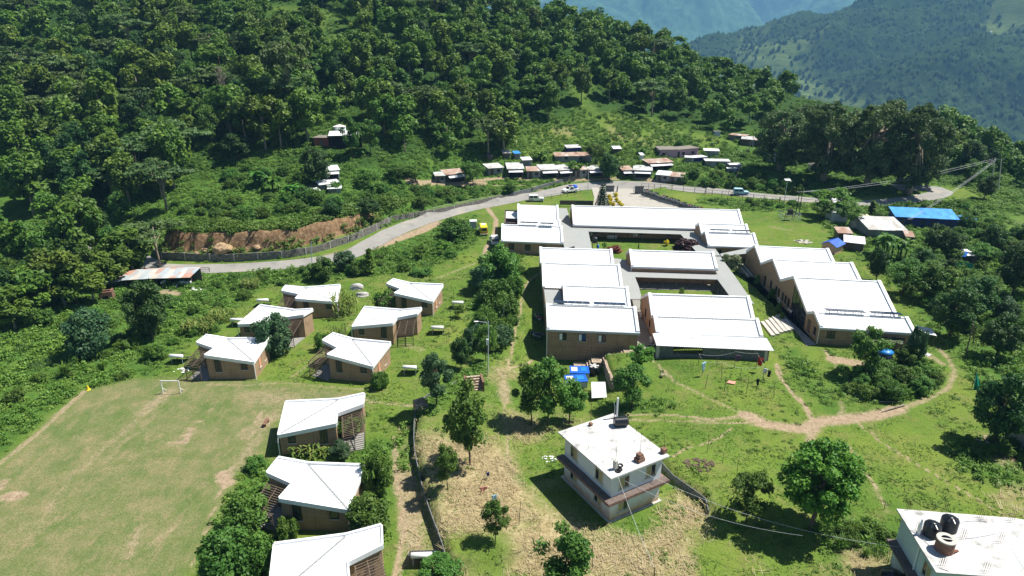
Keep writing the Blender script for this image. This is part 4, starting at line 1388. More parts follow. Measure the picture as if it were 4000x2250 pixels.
def cottage(mir, label):
    s = -1 if mir else 1

    def zl(x, y):
        return 2.65 - .169 * x - .0907 * y
    z = {k: zl(*p) for k, p in CP_.items()}
    z['P5'] = 3.35
    z['V'] = zl(*CP_['V'])

    def T(x, y, zz):
        return (s * x, y, zz)

    def order(seq):
        return seq if not mir else seq[::-1]
    t = thing('cottage', label, 'cottage', (0, 0, 0))
    ring = ['P4', 'P5', 'V', 'P0', 'P1', 'P2', 'P3']
    ins = {'P0': (.1, -.1), 'P1': (.1, .1), 'P2': (.12, .12), 'P3': (.1, .1), 'P4': (-.1, .1), 'P5': (-.15, -.1), 'V': (0, -.1)}
    b = MB()
    pts = [(CP_[k][0] + ins[k][0], CP_[k][1] + ins[k][1], z[k] - .25) for k in ring]
    n = len(pts)
    vs = [T(x, y, -.4) for x, y, _ in pts] + [T(x, y, zz) for x, y, zz in pts]
    fs = [tuple(order([i, (i + 1) % n, n + (i + 1) % n, n + i])) for i in range(n)] + [tuple(order([n + 0, n + 1, n + 2])), tuple(order([n + 0, n + 2, n + 3, n + 4, n + 5, n + 6]))]
    b.add(vs, fs)
    b.build('wall', M['earth'], t)
    r = MB()                                                # two roof planes meeting in a valley that drains to the front corner
    pitch = .34

    def plane(poly, zf, ang, nm):
        """sheet laid in ribs across a polygon (clipped bmesh grid)"""
        bm = bmesh.new()
        f = bm.faces.new([bm.verts.new((x, y, 0)) for x, y in poly])
        ca, sa = math.cos(ang), math.sin(ang)
        q0 = min(x * ca + y * sa for x, y in poly)
        q1 = max(x * ca + y * sa for x, y in poly)
        q = q0 + .1
        cuts = []
        while q < q1:
            cuts += [(q, 0), (q + pitch * .6, 0), (q + pitch * .72, 1), (q + pitch * .88, 1)]
            q += pitch
        for c, _ in cuts:
            bmesh.ops.bisect_plane(bm, geom=bm.verts[:] + bm.edges[:] + bm.faces[:], plane_co=(ca * c, sa * c, 0), plane_no=(ca, sa, 0))
        for v in bm.verts:
            d = v.co.x * ca + v.co.y * sa
            up = any(abs(d - c) < 1e-3 and k for c, k in cuts)
            v.co.z = zf(v.co.x, v.co.y) + (.035 if up else 0)
        bm.verts.index_update()
        mb = MB()
        mb.add([T(*v.co) for v in bm.verts], [tuple(order([v.index for v in f.verts])) for f in bm.faces])
        bm.free()
        return mb.build(nm, M['roof'], t)
    inner = {k: (CP_[k][0] * .985, CP_[k][1] * .985 + .05) for k in CP_}
    p4, p5, v_ = CP_['P4'], CP_['P5'], CP_['V']
    A = np.array([[*p4, 1], [*p5, 1], [*v_, 1]])
    co = np.linalg.solve(A, np.array([z['P4'], z['P5'], z['V']]))
    plane([inner[k] for k in ('P4', 'P5', 'V')], lambda x, y: co[0] * x + co[1] * y + co[2], R(75), 'roof')
    plane([inner[k] for k in ('P4', 'V', 'P0', 'P1', 'P2', 'P3')], lambda x, y: zl(x, y), R(-5), 'roof')
    MB().beam(T(v_[0], v_[1] - .2, z['V'] + .05), T(-.1, .15, z['P4'] + .05), .16, .04).build('valley_gutter', M['valley'], t)
    fa = MB()                                               # rim boards: raised along the back and the sides, deep over the front
    for a, c, up, dn in (('P3', 'P4', .07, .40), ('P4', 'P5', .14, .36), ('P5', 'V', .22, .30), ('V', 'P0', .22, .30), ('P0', 'P1', .10, .34), ('P1', 'P2', .07, .40), ('P2', 'P3', .10, .40)):
        fa.beam(T(*CP_[a], z[a] + (up - dn) / 2), T(*CP_[c], z[c] + (up - dn) / 2), .17 if up < .2 else .24, up + dn)
    fa.build('fascia', M['trim'], t)
    MB().tube([T(.02, -.1, z['P4'] - .3), T(.06, -.14, z['P4'] - .6), T(.06, -.14, -.3)], .055, 6).build('downpipe', M['trim'], t)

    def F_(x, y, zz):
        return T(x, y, zz)
    window(t, F_, (-4.95, .1, 1.15), .85, 1.85, 'x', -1, True, False)
    window(t, F_, (-1.4, .1, 1.45), .85, .92, 'x', -1, True, False, double=False)
    lv = -.1
    for yc in (2.1, 4.1):                                   # openings with terracotta slats in the side wall
        w = MB()
        for q in range(9):
            zz = .95 + q * .18
            w.hexa([T(lv + .04, yc - .3, zz), T(lv + .13, yc - .3, zz - .06), T(lv + .13, yc + .3, zz - .06), T(lv + .04, yc + .3, zz)],
                   [T(lv + .04, yc - .3, zz + .05), T(lv + .13, yc - .3, zz - .01), T(lv + .13, yc + .3, zz - .01), T(lv + .04, yc + .3, zz + .05)])
        lo = w.build('louvre', M['terra'], t)
        MB().hexa([T(lv - .02, yc - .33, .82), T(lv + .05, yc - .33, .82), T(lv + .05, yc + .33, .82), T(lv - .02, yc + .33, .82)],
                  [T(lv - .02, yc - .33, 2.55), T(lv + .05, yc - .33, 2.55), T(lv + .05, yc + .33, 2.55), T(lv - .02, yc + .33, 2.55)]).build('opening', M['frame'], lo)
        MB().hexa([T(lv - .02, yc - .4, .72), T(lv + .2, yc - .4, .72), T(lv + .2, yc + .4, .72), T(lv - .02, yc + .4, .72)],
                  [T(lv - .02, yc - .4, .815), T(lv + .2, yc - .4, .815), T(lv + .2, yc + .4, .815), T(lv - .02, yc + .4, .815)]).build('sill', M['concrete'], lo)
    # pergola over the porch in the notch
    pg = MB()
    tops = [(-8.85, 3.55, 2.95), (-7.75, 3.15, 2.9), (-6.75, 2.75, 2.85)]
    ends = [(-9.5, .1, 2.15), (-8.35, -.25, 2.15), (-7.2, -.55, 2.15)]
    for a, c in zip(tops, ends):
        pg.beam(T(*a), T(*c), .08, .1)
    for q in range(13):
        u = (q + .5) / 13
        a = Vector(tops[0]).lerp(Vector(ends[0]), u)
        c = Vector(tops[2]).lerp(Vector(ends[2]), u)
        d = (c - a) * .06
        pg.beam(T(*(a - d + Vector((0, 0, .07)))), T(*(c + d + Vector((0, 0, .07)))), .06, .05)
    po = pg.build('pergola', M['wood'], t)
    for e in ends:
        MB().beam(T(e[0], e[1], 2.14), T(e[0] + .02, e[1], -.3), .07, .07, (0, 1, 0)).build('pergola_post', M['wood'], po)
    tr = MB()
    for q in range(7):
        zz = .35 + q * .28
        tr.beam(T(ends[0][0], ends[0][1], zz), T(ends[2][0], ends[2][1], zz), .05, .05)
    tr.build('trellis', M['wood'], po)
    MB().prism(order([T(-9.2, .2, 0)[:2], T(-6.55, -.5, 0)[:2], T(-6.42, 2.6, 0)[:2], T(-9.0, 3.7, 0)[:2]]), -.4, .06).build('porch_floor', M['walk'], t)
    MB().hexa([T(-8.3, 3.36, 0.06), T(-7.5, 3.05, 0.06), T(-7.47, 3.12, 0.06), T(-8.27, 3.43, 0.06)], [T(-8.3, 3.36, 2.0), T(-7.5, 3.05, 2.0), T(-7.47, 3.12, 2.0), T(-8.27, 3.43, 2.0)]).build('door', M['wood'], t)
    return t


cotA = cottage(False, '')
cotB = cottage(True, '')
first = {False: cotA, True: cotB}
used = set()
for mir, x, y, rz, lab in (
    (False, -35.1, 82.6, 0.5, 'white roofed earth cottage beside the goal frame, porch trellis on its left'),
    (False, -15.6, 52.6, -2.5, 'white roofed cottage with a dark diagonal roof line, second from the bottom'),
    (False, -18.7, 81.3, -12.7, 'white roofed cottage level with the goal-side one, nearer the tree lined path'),
    (False, -13.1, 103.9, -9.4, 'white roofed cottage at the right of the back row, papaya tree before its wall'),
    (False, -28.8, 103.7, 10.0, 'white roofed cottage farthest back, beside the two pale boulders'),
    (True, -24.2, 94.0, -9.6, 'white roofed cottage with brown porch pergola on its right, among the back rows'),
    (True, -26.2, 65.1, 5.9, 'white roofed cottage by the corner of the playing field, green creeper over its pergola'),
    (True, -41.8, 94.9, -17.0, 'white roofed cottage half hidden by a large dark shrub'),
    (True, -19.5, 41.4, 9.7, 'white roofed cottage cut off by the bottom edge, slatted pergola on its right'),
):
    if mir in used:
        o = dup(first[mir], (x, y, gz(x, y) * .0), R(rz), lab)
    else:
        used.add(mir)
        o = first[mir]
        o.location, o.rotation_euler = (x, y, 0), (0, 0, R(rz))
        o['label'] = lab
    o['group'] = 'staff cottages'

# ------------------------------------------------------------------ the two storey white house
def ax(o, a):
    ca, sa = math.cos(a), math.sin(a)
    return lambda x, y, z: (o[0] + x * ca - y * sa, o[1] + x * sa + y * ca, z)


ident = lambda x, y, z: (x, y, z)
nc = at('s', 2381, 2037)
wh = thing('white_house', 'two storey white house with an unfinished flat roof, rust stained at its foot', 'house', (nc.x, nc.y, nc.z), R(30))
LX, LY, HF = 6.25, 8.0, 2.72
MB().box(0, LX, 0, LY, -.6, HF * 2).build('wall', M['plaster'], wh)
led = MB()
led.box(-.85, LX + .55, -.75, -.003, HF - .18, HF + .14)
led.box(-.85, -.003, -.003, LY + .3, HF - .18, HF + .14)
led.box(LX + .003, LX + .55, -.003, 1.0, HF - .18, HF + .14)
le2 = led.build('ledge', M['ledge'], wh)
lt = MB()
lt.box(-.80, LX + .5, -.70, -.004, HF + .14, HF + .155)
lt.box(-.80, -.004, -.004, LY + .25, HF + .14, HF + .155)
lt.build('ledge_top', M['ledgetop'], le2)
MB().box(-.55, LX + .5, -.5, LY + .6, HF * 2 + .003, HF * 2 + .16).build('roof_slab', M['slab'], wh)
MB().box(-.25, LX + .25, -.25, LY + .25, -.6, .10).build('plinth', M['concrete'], wh)
for c, axis, out in (((1.5, 0, HF + .75), 'x', -1), ((4.85, 0, HF + .85), 'x', -1), ((1.55, 0, .75), 'x', -1), ((0, 2.0, HF + .8), 'y', -1), ((0, 6.3, HF + .8), 'y', -1), ((0, 2.0, .8), 'y', -1), ((0, 6.2, .8), 'y', -1)):
    w = window(wh, ident, c, 1.25, 1.35, axis, out, True, True)
    w.data.materials[0] = M['paleframe']
RZ = HF * 2 + .16
wmat = Matrix.Translation(nc) @ Matrix.Rotation(R(30), 4, 'Z')


def on_roof(x, y, z=0.0):
    return wmat @ Vector((x, y, RZ + z))


def roof_xy(x, y):
    """local place on the white house's roof of a spot in crop W"""
    p = atz(*px('W', x, y), nc.z + RZ)
    q = wmat.inverted() @ p
    return q.x, q.y


def brick_pillar(label, cx, cy, w, h, rod, mat='brick', loose=False):
    x, y = roof_xy(cx, cy)
    t = thing('brick_pillar', label, 'pillar', on_roof(x, y), R(30 + 6))
    m = MB()
    if loose:
        m.box(-w * .7, w * .7, -w * .6, w * .6, 0, h * .45)
        m.box(-w * .48, w * .55, -w * .5, w * .45, h * .45, h * .75)
        m.box(-w * .42, w * .42, -w * .4, w * .45, h * .75, h)
    else:
        m.box(-w / 2, w / 2, -w / 2, w / 2, 0, h)
    m.build('shaft', M[mat], t, bevel=.03)
    MB().tube([(0, 0, h * .9), (.03, .02, h + rod * .5), (0, .05, h + rod)], .022, 5).build('rod', M['rusty'], t)
    return t


brick_pillar('slim grey chimney-like pillar at the near corner of the white roof', 1212, 930, .36, 1.0, 1.6, 'concrete')
brick_pillar('stack of loose dark bricks with a tall rod, near the right eave of the white roof', 1590, 800, .62, .85, 2.4, 'brick', True)
brick_pillar('square dark brick stump with a rod at the right corner of the white roof', 1968, 675, .50, .55, 1.5)
brick_pillar('short dark block with a thin rod near the back left edge of the white roof', 828, 250, .34, .36, 1.4)
x, y = roof_xy(1300, 250)
wt = thing('water_tank', 'black water tank lying on its side on the white house roof', 'tank', on_roof(x, y, .52), R(8))
MB().tube([(-.78, 0, 0), (-.72, 0, 0), (-.70, 0, 0), (.62, 0, 0), (.74, 0, 0)], [.44, .52, .52, .52, .40], 20).build('barrel', M['black'], wt)
rb = MB()
for q in range(6):
    rb.tube([(-.6 + q * .22, 0, 0), (-.54 + q * .22, 0, 0)], .545, 20)
rb.build('rib', M['black'], wt)
x, y = roof_xy(1235, 130)
vp = thing('vent_pipe', 'tall pale standing pipes behind the lying water tank', 'pipe', on_roof(x, y))
MB().tube([(0, 0, 0), (0, 0, 2.5)], .10, 8).build('tall_pipe', M['trim'], vp)
MB().tube([(-.25, 0, 0), (-.25, 0, 1.4), (-.38, 0, 1.9)], .04, 6).build('thin_pipe', M['palewire'], vp)
for i, (cx, cy) in enumerate(((440, 365), (1175, 495), (790, 635), (1540, 385), (1190, 120))):
    x, y = roof_xy(cx, cy)
    t = thing('rebar_cage', ['column rebar at the left corner of the white roof', 'column rebar in the middle of the white roof', 'column rebar by the left eave of the white roof',
                              'column rebar by the right edge of the white roof', 'column rebar at the back corner of the white roof'][i], 'rebar', on_roof(x, y), R(30))
    m = MB()
    for a in (-.12, .12):
        for b in (-.12, .12):
            m.tube([(a, b, 0), (a * 1.05, b, .75)], .012, 4)
    m.build('rods', M['rusty'], t)
for i, (cx, cy) in enumerate(((1292, 880), (1280, 942), (1258, 965))):
    x, y = roof_xy(cx, cy)
    prof = [(.2, .0), (.27, .0), (.3, .06), (.27, .12), (.2, .12)]
    m = MB().lathe(prof + [prof[0]], 16)
    m.f = m.f[:-2]
    o = m.build('old_tyre', M['tyre'], None, True)
    o.location = on_roof(x, y, .002)
    tag(o, ['old tyre nearest the loose brick stack on the white roof', 'old tyre between the other two at the roof corner', 'old tyre nearest the corner of the white roof'][i], 'tyre', 'old tyres on the white roof')

# ------------------------------------------------------------------ flat roofed house at the lower right corner
H2Z = 5.9
hp = [atz(*px('X', x, y), H2Z) for x, y in ((1205, 1390), (1885, 1440), (2350, 1460), (3000, 1500), (3000, 640), (2420, 540), (585, 395))]
bh = thing('flat_roofed_house', 'flat roofed pale house cut by the lower right corner, stained white slab with tanks', 'house', (hp[0].x, hp[0].y, 0))
o0 = hp[0]
poly = [(p.x - o0.x, p.y - o0.y) for p in hp]
cxy = np.mean(poly, 0)
MB().prism(poly, H2Z - .16, H2Z).build('roof_slab', M['slab'], bh)
win = [tuple(np.array(p) + (cxy - np.array(p)) / np.linalg.norm(cxy - np.array(p)) * .55) for p in poly]
MB().prism(win, -.5, H2Z - .163).build('wall', M['plaster2'], bh)
A2, B2 = Vector((*win[0], 0)), Vector((*win[6], 0))
dd = (B2 - A2).normalized()
nn = Vector((-dd.y, dd.x, 0))
if (Vector((*cxy, 0)) - A2).dot(nn) > 0:
    nn = -nn
m = MB()
m.hexa([A2 - dd * .4 + Vector((0, 0, 2.6)), A2 + nn * .8 - dd * .4 + Vector((0, 0, 2.6)), B2 + nn * .8 + Vector((0, 0, 2.6)), B2 + Vector((0, 0, 2.6))],
       [A2 - dd * .4 + Vector((0, 0, 2.85)), A2 + nn * .8 - dd * .4 + Vector((0, 0, 2.85)), B2 + nn * .8 + Vector((0, 0, 2.85)), B2 + Vector((0, 0, 2.85))])
m.build('ledge', M['ledgetop'], bh)


def f2(x, y, z):
    p = A2 + dd * x + nn * y
    return (p.x, p.y, z)


LL = (B2 - A2).length
for xx, zz, ww in ((1.6, 3.55, 1.25), (2.0, .7, 1.2), (4.0, .7, 1.0)):
    w = window(bh, f2, (xx, 0, zz), ww, 1.4, 'x', 1, True, True)
    w.data.materials[0] = M['paleframe']
MB().tube([f2(3.2, .12, H2Z - .2), f2(3.2, .12, 2.9)], .07, 6).build('drainpipe', M['trim'], bh)
sp = [atz(*px('X', x, y), H2Z + .02) for x, y in ((2380, 1020), (2700, 1060), (2800, 1400), (2576, 1330))]
MB().prism([(p.x - o0.x, p.y - o0.y) for p in sp][::-1], H2Z + .004, H2Z + .03).build('blue_hatch', M['plaster2'], bh)


def h2(x, y):
    return atz(*px('X', x, y), H2Z)


def tank(label, cx, cy, r, h):
    p = h2(cx, cy)
    t = thing('water_tank', label, 'tank', p, 0)
    prof = [(r * .96, 0)]
    for q in range(6):
        zz = h * .76 * q / 6
        prof += [(r, zz + .02), (r, zz + h * .09), (r * .965, zz + h * .10), (r * .965, zz + h * .115)]
    prof += [(r, h * .77), (r * .92, h * .86), (r * .42, h * .95), (r * .40, h), (0, h)]
    MB().lathe(prof, 24).build('barrel', M['black'], t, True)
    m = MB()
    for q in range(8):
        a = q * math.pi / 4
        m.beam((r * .42 * math.cos(a), r * .42 * math.sin(a), h * .96), (r * .95 * math.cos(a), r * .95 * math.sin(a), h * .84), .07, .05)
    m.build('rib', M['black'], t)
    return t


tank('black ribbed water tank nearer the left edge of the flat roof, brick on its lid', 1115, 800, .66, 1.25)
tank('black ribbed water tank standing behind, farther from the roof edge', 1385, 715, .68, 1.28)
p = h2(1320, 1040)
bt = thing('brick_tank', 'round old brick tank with a broken cement lid on the flat roof', 'tank', p)
MB().lathe([(.70, 0), (.69, 1.05), (.46, 1.05), (.44, .5), (0, .5)], 24).build('shell', M['brick'], bt)
MB().lathe([(.74, 1.055), (.74, 1.16), (.40, 1.16), (.40, 1.055), (.74, 1.055)], 24).build('rim', M['concrete'], bt)
MB().beam((-.42, .1, 1.12), (.42, -.1, 1.12), .14, .07).build('cross_bar', M['concrete'], bt)
for i, (cx, cy) in enumerate(((770, 400), (1345, 430), (1890, 545), (2370, 590), (920, 740), (1620, 860), (2190, 920), (1285, 1295), (1970, 1380))):
    p = h2(cx, cy)
    t = thing('rebar_cage', ['at the far left corner', 'just behind the farther black tank', 'on the far edge right of the tanks', 'at the far right end of the far edge', 'left of the nearer black tank',
                              'right of the round brick tank', 'out in the right part of the slab', 'by the near left eave', 'on the near edge of the slab'][i], 'rebar', p, R(-10))
    t['label'] = 'bare column rebar on the flat roof, ' + t['label']
    m = MB()
    for a in (-.15, 0, .15):
        for b in (-.12, .12):
            m.tube([(a, b, 0), (a * 1.1 + .02, b + .03, .95)], .013, 4)
    m.build('rods', M['rusty'], t)
    if i in (2, 7):
        MB().beam((-.2, -.3, .03), (.35, -.5, .03), .03, .03).build('tie_rod', M['rusty'], t)
for i, pts in enumerate((((1500, 670), (1650, 600), (1780, 590), (1950, 595)), ((1660, 865), (1800, 855), (2000, 820), (2150, 785)), ((800, 730), (1000, 880), (1110, 990)))):
    o = MB().tube([h2(*q) + Vector((0, 0, .05)) for q in pts], .025, 5).build('hose', M['palewire'])
    tag(o, ['thin grey pipe running from the farther tank to the far edge', 'thin grey pipe across the middle of the flat roof', 'thin pipe along the left edge of the flat roof'][i], 'pipe')
o = MB()
for q in range(14):
    a = h2(1480 + rnd.uniform(-55, 70), 1080 + rnd.uniform(-30, 30))
    s = rnd.uniform(.06, .12)
    o.box(a.x - s, a.x + s, a.y - s, a.y + s, a.z, a.z + s)
tag(o.build('brick_rubble', M['brick']), 'small heap of broken bricks beside the round brick tank', 'rubble')
p = h2(925, 800)
o = MB().tube([p, p + Vector((0, 0, .95)), p + Vector((.1, .1, 1.5))], [.13, .13, .06], 8).build('vent_pipe', M['trim'])
tag(o, 'pale upright pipe left of the nearer black tank', 'pipe')
b = at('X', 480, 1640)
t = thing('water_tank', 'big black tank in the shade on the ground beside the flat roofed house', 'tank', (b.x, b.y, b.z))
MB().lathe([(.95, 0), (1.0, .1), (1.0, 1.3), (.9, 1.5), (.4, 1.65), (.35, 1.75), (0, 1.75)], 24).build('barrel', M['black'], t, True)
# ------------------------------------------------------------------ plants: crowns of many small leaf faces on tapered limbs
PROTO = {}


def leaves(clumps, n_per, size, seed, up=.5, droop=0.0, aspect=1.7, shell=.45):
    """numpy arrays for a crown: clumps = (x, y, z, rx, rz)"""
    rs = np.random.RandomState(seed)
    C = np.array([c[:3] for c in clumps])
    RX = np.array([[c[3], c[3], c[4]] for c in clumps])
    k = np.repeat(np.arange(len(C)), n_per)
    n = len(k)
    d = rs.normal(size=(n, 3))
    d /= np.linalg.norm(d, axis=1)[:, None]
    rr = shell + (1 - shell) * rs.rand(n) ** .6
    P = C[k] + d * RX[k] * rr[:, None]
    nrm = d * .55 + rs.normal(size=(n, 3)) * .45 + np.array([0, 0, up])
    nrm /= np.linalg.norm(nrm, axis=1)[:, None]
    a = rs.normal(size=(n, 3))
    a -= nrm * np.sum(a * nrm, 1)[:, None]
    a /= np.linalg.norm(a, axis=1)[:, None]
    a[:, 2] -= droop
    b = np.cross(nrm, a)
    s = size * (.6 + .8 * rs.rand(n))[:, None]
    a, b = a * s * aspect / 2, b * s / 2
    # leaf sprig: a bent quad, pointed at the ends
    V = np.stack([P - a, P - b * .9 + nrm * s * .06, P + a, P + b * .9 + nrm * s * .06], 1).reshape(-1, 3)
    F = np.arange(n * 4).reshape(n, 4)
    cv = rs.rand(len(C))
    var = np.clip(.22 + .40 * cv[k] + .38 * rs.rand(n) , 0, 1)
    return V, F, var


def clumps_ellipsoid(n, R_, H_, zc, cr, seed, inner=.5, flat=.8):
    rs = random.Random(seed)
    out = []
    for _ in range(n):
        while True:
            p = [rs.uniform(-1, 1) for _ in range(3)]
            L = math.sqrt(sum(q * q for q in p))
            if inner < L < 1 or (L <= inner and rs.random() < .15):
                break
        r = cr * rs.uniform(.65, 1.3)
        out.append((p[0] * R_, p[1] * R_, zc + p[2] * H_, r, r * flat))
    return out


def trunk_mb(h, r, seed, targets, lean=.05, fork=.45):
    rs = random.Random(seed)
    mb = MB()
    top = Vector((rs.uniform(-lean, lean) * h, rs.uniform(-lean, lean) * h, h))
    base = [Vector((0, 0, -.3)), Vector((0, 0, h * .15)), top * .5 + Vector((rs.uniform(-.02, .02) * h, 0, 0)), top]
    mb.tube(base, [r * 1.25, r, r * .75, r * .4], 7)
    for tx in targets:
        u = rs.uniform(fork, .95)
        p = top * u
        q = Vector(tx)
        m = p.lerp(q, .5) + Vector((0, 0, .08 * h))
        mb.tube([p, m, q], [r * .42, r * .28, r * .08], 5, False)
    return mb


def make_tree(name, label, cat, leafmat, clumps, n_per, size, seed, trunk_h, trunk_r, bark='bark', up=.5, droop=0, limbs=7, lean=.05, aspect=1.7, fork=.45, crown='crown', shell=.45):
    t = thing(name, label, cat, (0, 0, -500))
    V, F, var = leaves(clumps, n_per, size, seed, up, droop, aspect, shell)
    np_mesh(crown, V, F, M[leafmat], t, var)
    if trunk_h:
        rs = random.Random(seed + 5)
        tg = [c[:3] for c in rs.sample(clumps, min(limbs, len(clumps)))]
        trunk_mb(trunk_h, trunk_r, seed, tg, lean, fork).build('trunk', M[bark], t, True)
    return t


PLACED = {}


def plant(kind, loc, sc=1.0, rz=None, label=None, group=None, cat=None, name=None):
    """the first call moves the finished plant, later calls copy it with its parts"""
    root = PROTO[kind]
    rz = rnd.uniform(0, 6.28) if rz is None else rz
    if kind not in PLACED:
        PLACED[kind] = 1
        o = root
        o.location, o.rotation_euler = loc, (0, 0, rz)
        o.scale = sc if isinstance(sc, (tuple, list)) else (sc,) * 3
        if label:
            o['label'] = label
        if group:
            o['group'] = group
    else:
        o = dup(root, loc, rz, label, sc, group)
        if not group and 'group' in o:
            del o['group']
    if cat:
        o['category'] = cat
    return o


# nominal heights are kept in SIZE so that trees can be fitted to their height and crown width
SIZE = {}


def proto(kind, H_, W_, *a, **k):
    PROTO[kind] = make_tree(*a, **k)
    SIZE[kind] = (H_, W_)


for i in range(4):
    cl = clumps_ellipsoid(26 + 4 * i, 2.3, 2.9 + .3 * (i % 2), 5.3, .95, 100 + i, .5)
    proto('teak%d' % i, 9.0, 5.6, 'forest_tree', 'tall leafy green tree in the dense forest on the hillside', 'tree', 'teak', cl, 120, .38, 200 + i, 6.2, .17, 'palebark', limbs=6, fork=.5)
for i in range(2):
    cl = []
    rs = random.Random(40 + i)
    for q in range(26):
        a, r = rs.uniform(0, 6.28), 4.2 * math.sqrt(rs.random())
        cl.append((r * math.cos(a), r * math.sin(a), 7.6 + rs.choice((-.9, 0, .4)) - .07 * r * r * .6, rs.uniform(1.0, 1.6), .38))
    proto('flat%d' % i, 8.4, 10.0, 'flat_topped_tree', 'flat topped feathery grey green tree in the hillside forest', 'tree', 'flat', cl, 90, .34, 300 + i, 7.2, .2, 'palebark', up=1.2, limbs=10, fork=.4, shell=.1)
for i in range(2):
    cl = clumps_ellipsoid(95, 8.2, 8.2, 12.6, 1.75, 60 + i, .55, .75) + clumps_ellipsoid(24, 8.0, 2.5, 5.5, 1.5, 70 + i, .5)
    proto('ficus%d' % i, 22.0, 19.0, 'fig_tree', 'huge old fig tree', 'tree', 'ficus', cl, 170, .44, 400 + i, 15, .85, 'palebark', limbs=20, fork=.25, droop=.2, shell=.3)
cl = [(0.25 * math.cos(q * 2.4), .25 * math.sin(q * 2.4), 1.5 + q * .42, max(.35, 1.25 - q * .065), .5) for q in range(18)]
proto('cone', 9.6, 2.6, 'conical_tree', 'narrow pointed green tree in the hillside forest', 'tree', 'teak', cl, 60, .42, 500, 8.5, .12, limbs=3)
# open, airy trees of the hospital grounds
for i in range(3):
    cl = clumps_ellipsoid(34, 2.0, 2.5, 4.4, .72, 130 + i, .35, .8)
    proto('airy%d' % i, 7.0, 4.9, 'young_tree', 'airy young tree', 'tree', 'airy', cl, 150, .18, 220 + i, 5.4, .085, 'bark', up=.6, droop=.35, limbs=14, lean=.08, fork=.25, shell=.2)
cl = clumps_ellipsoid(80, 3.0, 3.4, 5.4, .85, 140, .55)
proto('dense', 9.0, 7.2, 'leafy_tree', 'dense bright tree', 'tree', 'bright', cl, 190, .20, 240, 6.5, .2, 'wood', limbs=12)
cl = clumps_ellipsoid(52, 2.6, 2.7, 4.4, .8, 150, .5)
proto('round', 7.3, 6.2, 'round_tree', 'dark round tree', 'tree', 'darkleaf', cl, 170, .21, 250, 5.0, .14, limbs=9)
cl = clumps_ellipsoid(50, 2.2, 2.7, 4.3, .72, 155, .5)
proto('blue', 7.3, 5.2, 'bluish_tree', 'dark bluish tree', 'tree', 'blue', cl, 150, .19, 255, 5.0, .12, limbs=9)
cl = clumps_ellipsoid(30, 1.9, 1.7, 3.6, .7, 160, .3, .6)
proto('feather', 5.6, 4.6, 'feathery_tree', 'feathery light green tree', 'tree', 'bright', cl, 170, .15, 260, 4.0, .08, up=1.0, limbs=9, shell=.1)
cl = clumps_ellipsoid(28, 2.4, 1.3, 3.2, .75, 165, .3, .6)
proto('mimosa', 5.2, 5.6, 'feathery_tree', 'feathery soft green tree', 'tree', 'bush', cl, 190, .15, 265, 3.6, .09, up=1.0, limbs=10, fork=.3, shell=.1)
for i in range(3):
    cl = clumps_ellipsoid(26 + 6 * i, 1.5, 1.0, 1.05, .55, 170 + i, .4) + [(rnd.uniform(-1.2, 1.2), rnd.uniform(-1.2, 1.2), .35, .6, .4) for _ in range(8)]
    proto('bush%d' % i, 2.4, 3.6, 'bush', 'leafy green bush', 'bush', 'bush', cl, 140, .14, 270 + i, .9, .05, limbs=6, fork=.1)
cl = clumps_ellipsoid(40, 1.6, 1.6, 1.7, .6, 180, .45)
proto('shrub', 3.7, 4.0, 'shrub', 'tall leafy shrub', 'shrub', 'airy', cl, 180, .16, 280, 1.6, .06, limbs=9, fork=.1)
cl = clumps_ellipsoid(40, 1.6, 1.7, 1.8, .6, 181, .45)
proto('shrubdark', 3.9, 4.0, 'shrub', 'tall dark shrub', 'shrub', 'blue', cl, 180, .15, 281, 1.6, .06, limbs=9, fork=.1)
cl = clumps_ellipsoid(30, .62, .8, .9, .32, 185, .4)
proto('maroon', 1.95, 1.75, 'maroon_shrub', 'dark maroon leaved shrub', 'shrub', 'maroon', cl, 90, .17, 285, .8, .04, limbs=5)
cl = clumps_ellipsoid(16, .5, .35, .55, .25, 186, .4)
proto('yellow', 1.0, 1.3, 'yellow_shrub', 'clipped yellow leaved shrub', 'shrub', 'yellow', cl, 90, .10, 286, .4, .03, limbs=3)
cl = clumps_ellipsoid(18, .7, .45, .5, .28, 187, .2)
proto('rustbush', 1.1, 1.8, 'rust_bush', 'rust coloured dry bush', 'bush', 'rust', cl, 45, .16, 287, .5, .03, limbs=8, fork=.05)
cl = clumps_ellipsoid(30, 1.0, 1.1, 1.5, .4, 188, .3)
proto('sage', 3.0, 2.7, 'willowy_shrub', 'pale grey green willowy shrub', 'shrub', 'sage', cl, 80, .17, 288, 1.3, .04, limbs=9, fork=.05, up=.1, aspect=3, shell=.2)
cl = [(0, 0, .3 + q * .22, .42 - q * .03, .3) for q in range(8)]
proto('topiary', 2.2, .95, 'cypress_shrub', 'small pointed garden shrub', 'shrub', 'bush', cl, 60, .13, 289, .6, .03, limbs=1)

# norfolk pine: tiers of drooping branches
t = thing('norfolk_pine', 'dark tiered pine beside the yellow shrubs of the car park', 'tree', (0, 0, -500))
cl = []
for q in range(13):
    zz, rr = .8 + q * .52, 2.1 * (1 - q / 13.5) + .15
    for w in range(max(4, 9 - q // 2)):
        a = 6.283 * w / max(4, 9 - q // 2) + q * .7
        for u in (.35, .62, .88):
            cl.append((rr * u * math.cos(a), rr * u * math.sin(a), zz - .06 * u * rr, .27 * (1.1 - .4 * u), .09))
V, F, var = leaves(cl, 16, .2, 77, .8, 0, 2.2, .1)
np_mesh('crown', V, F, M['pine'], t, var)
MB().tube([(0, 0, -.3), (0, 0, 7.6)], [.13, .03], 7).build('trunk', M['bark'], t)
PROTO['norfolk'], SIZE['norfolk'] = t, (7.7, 4.4)

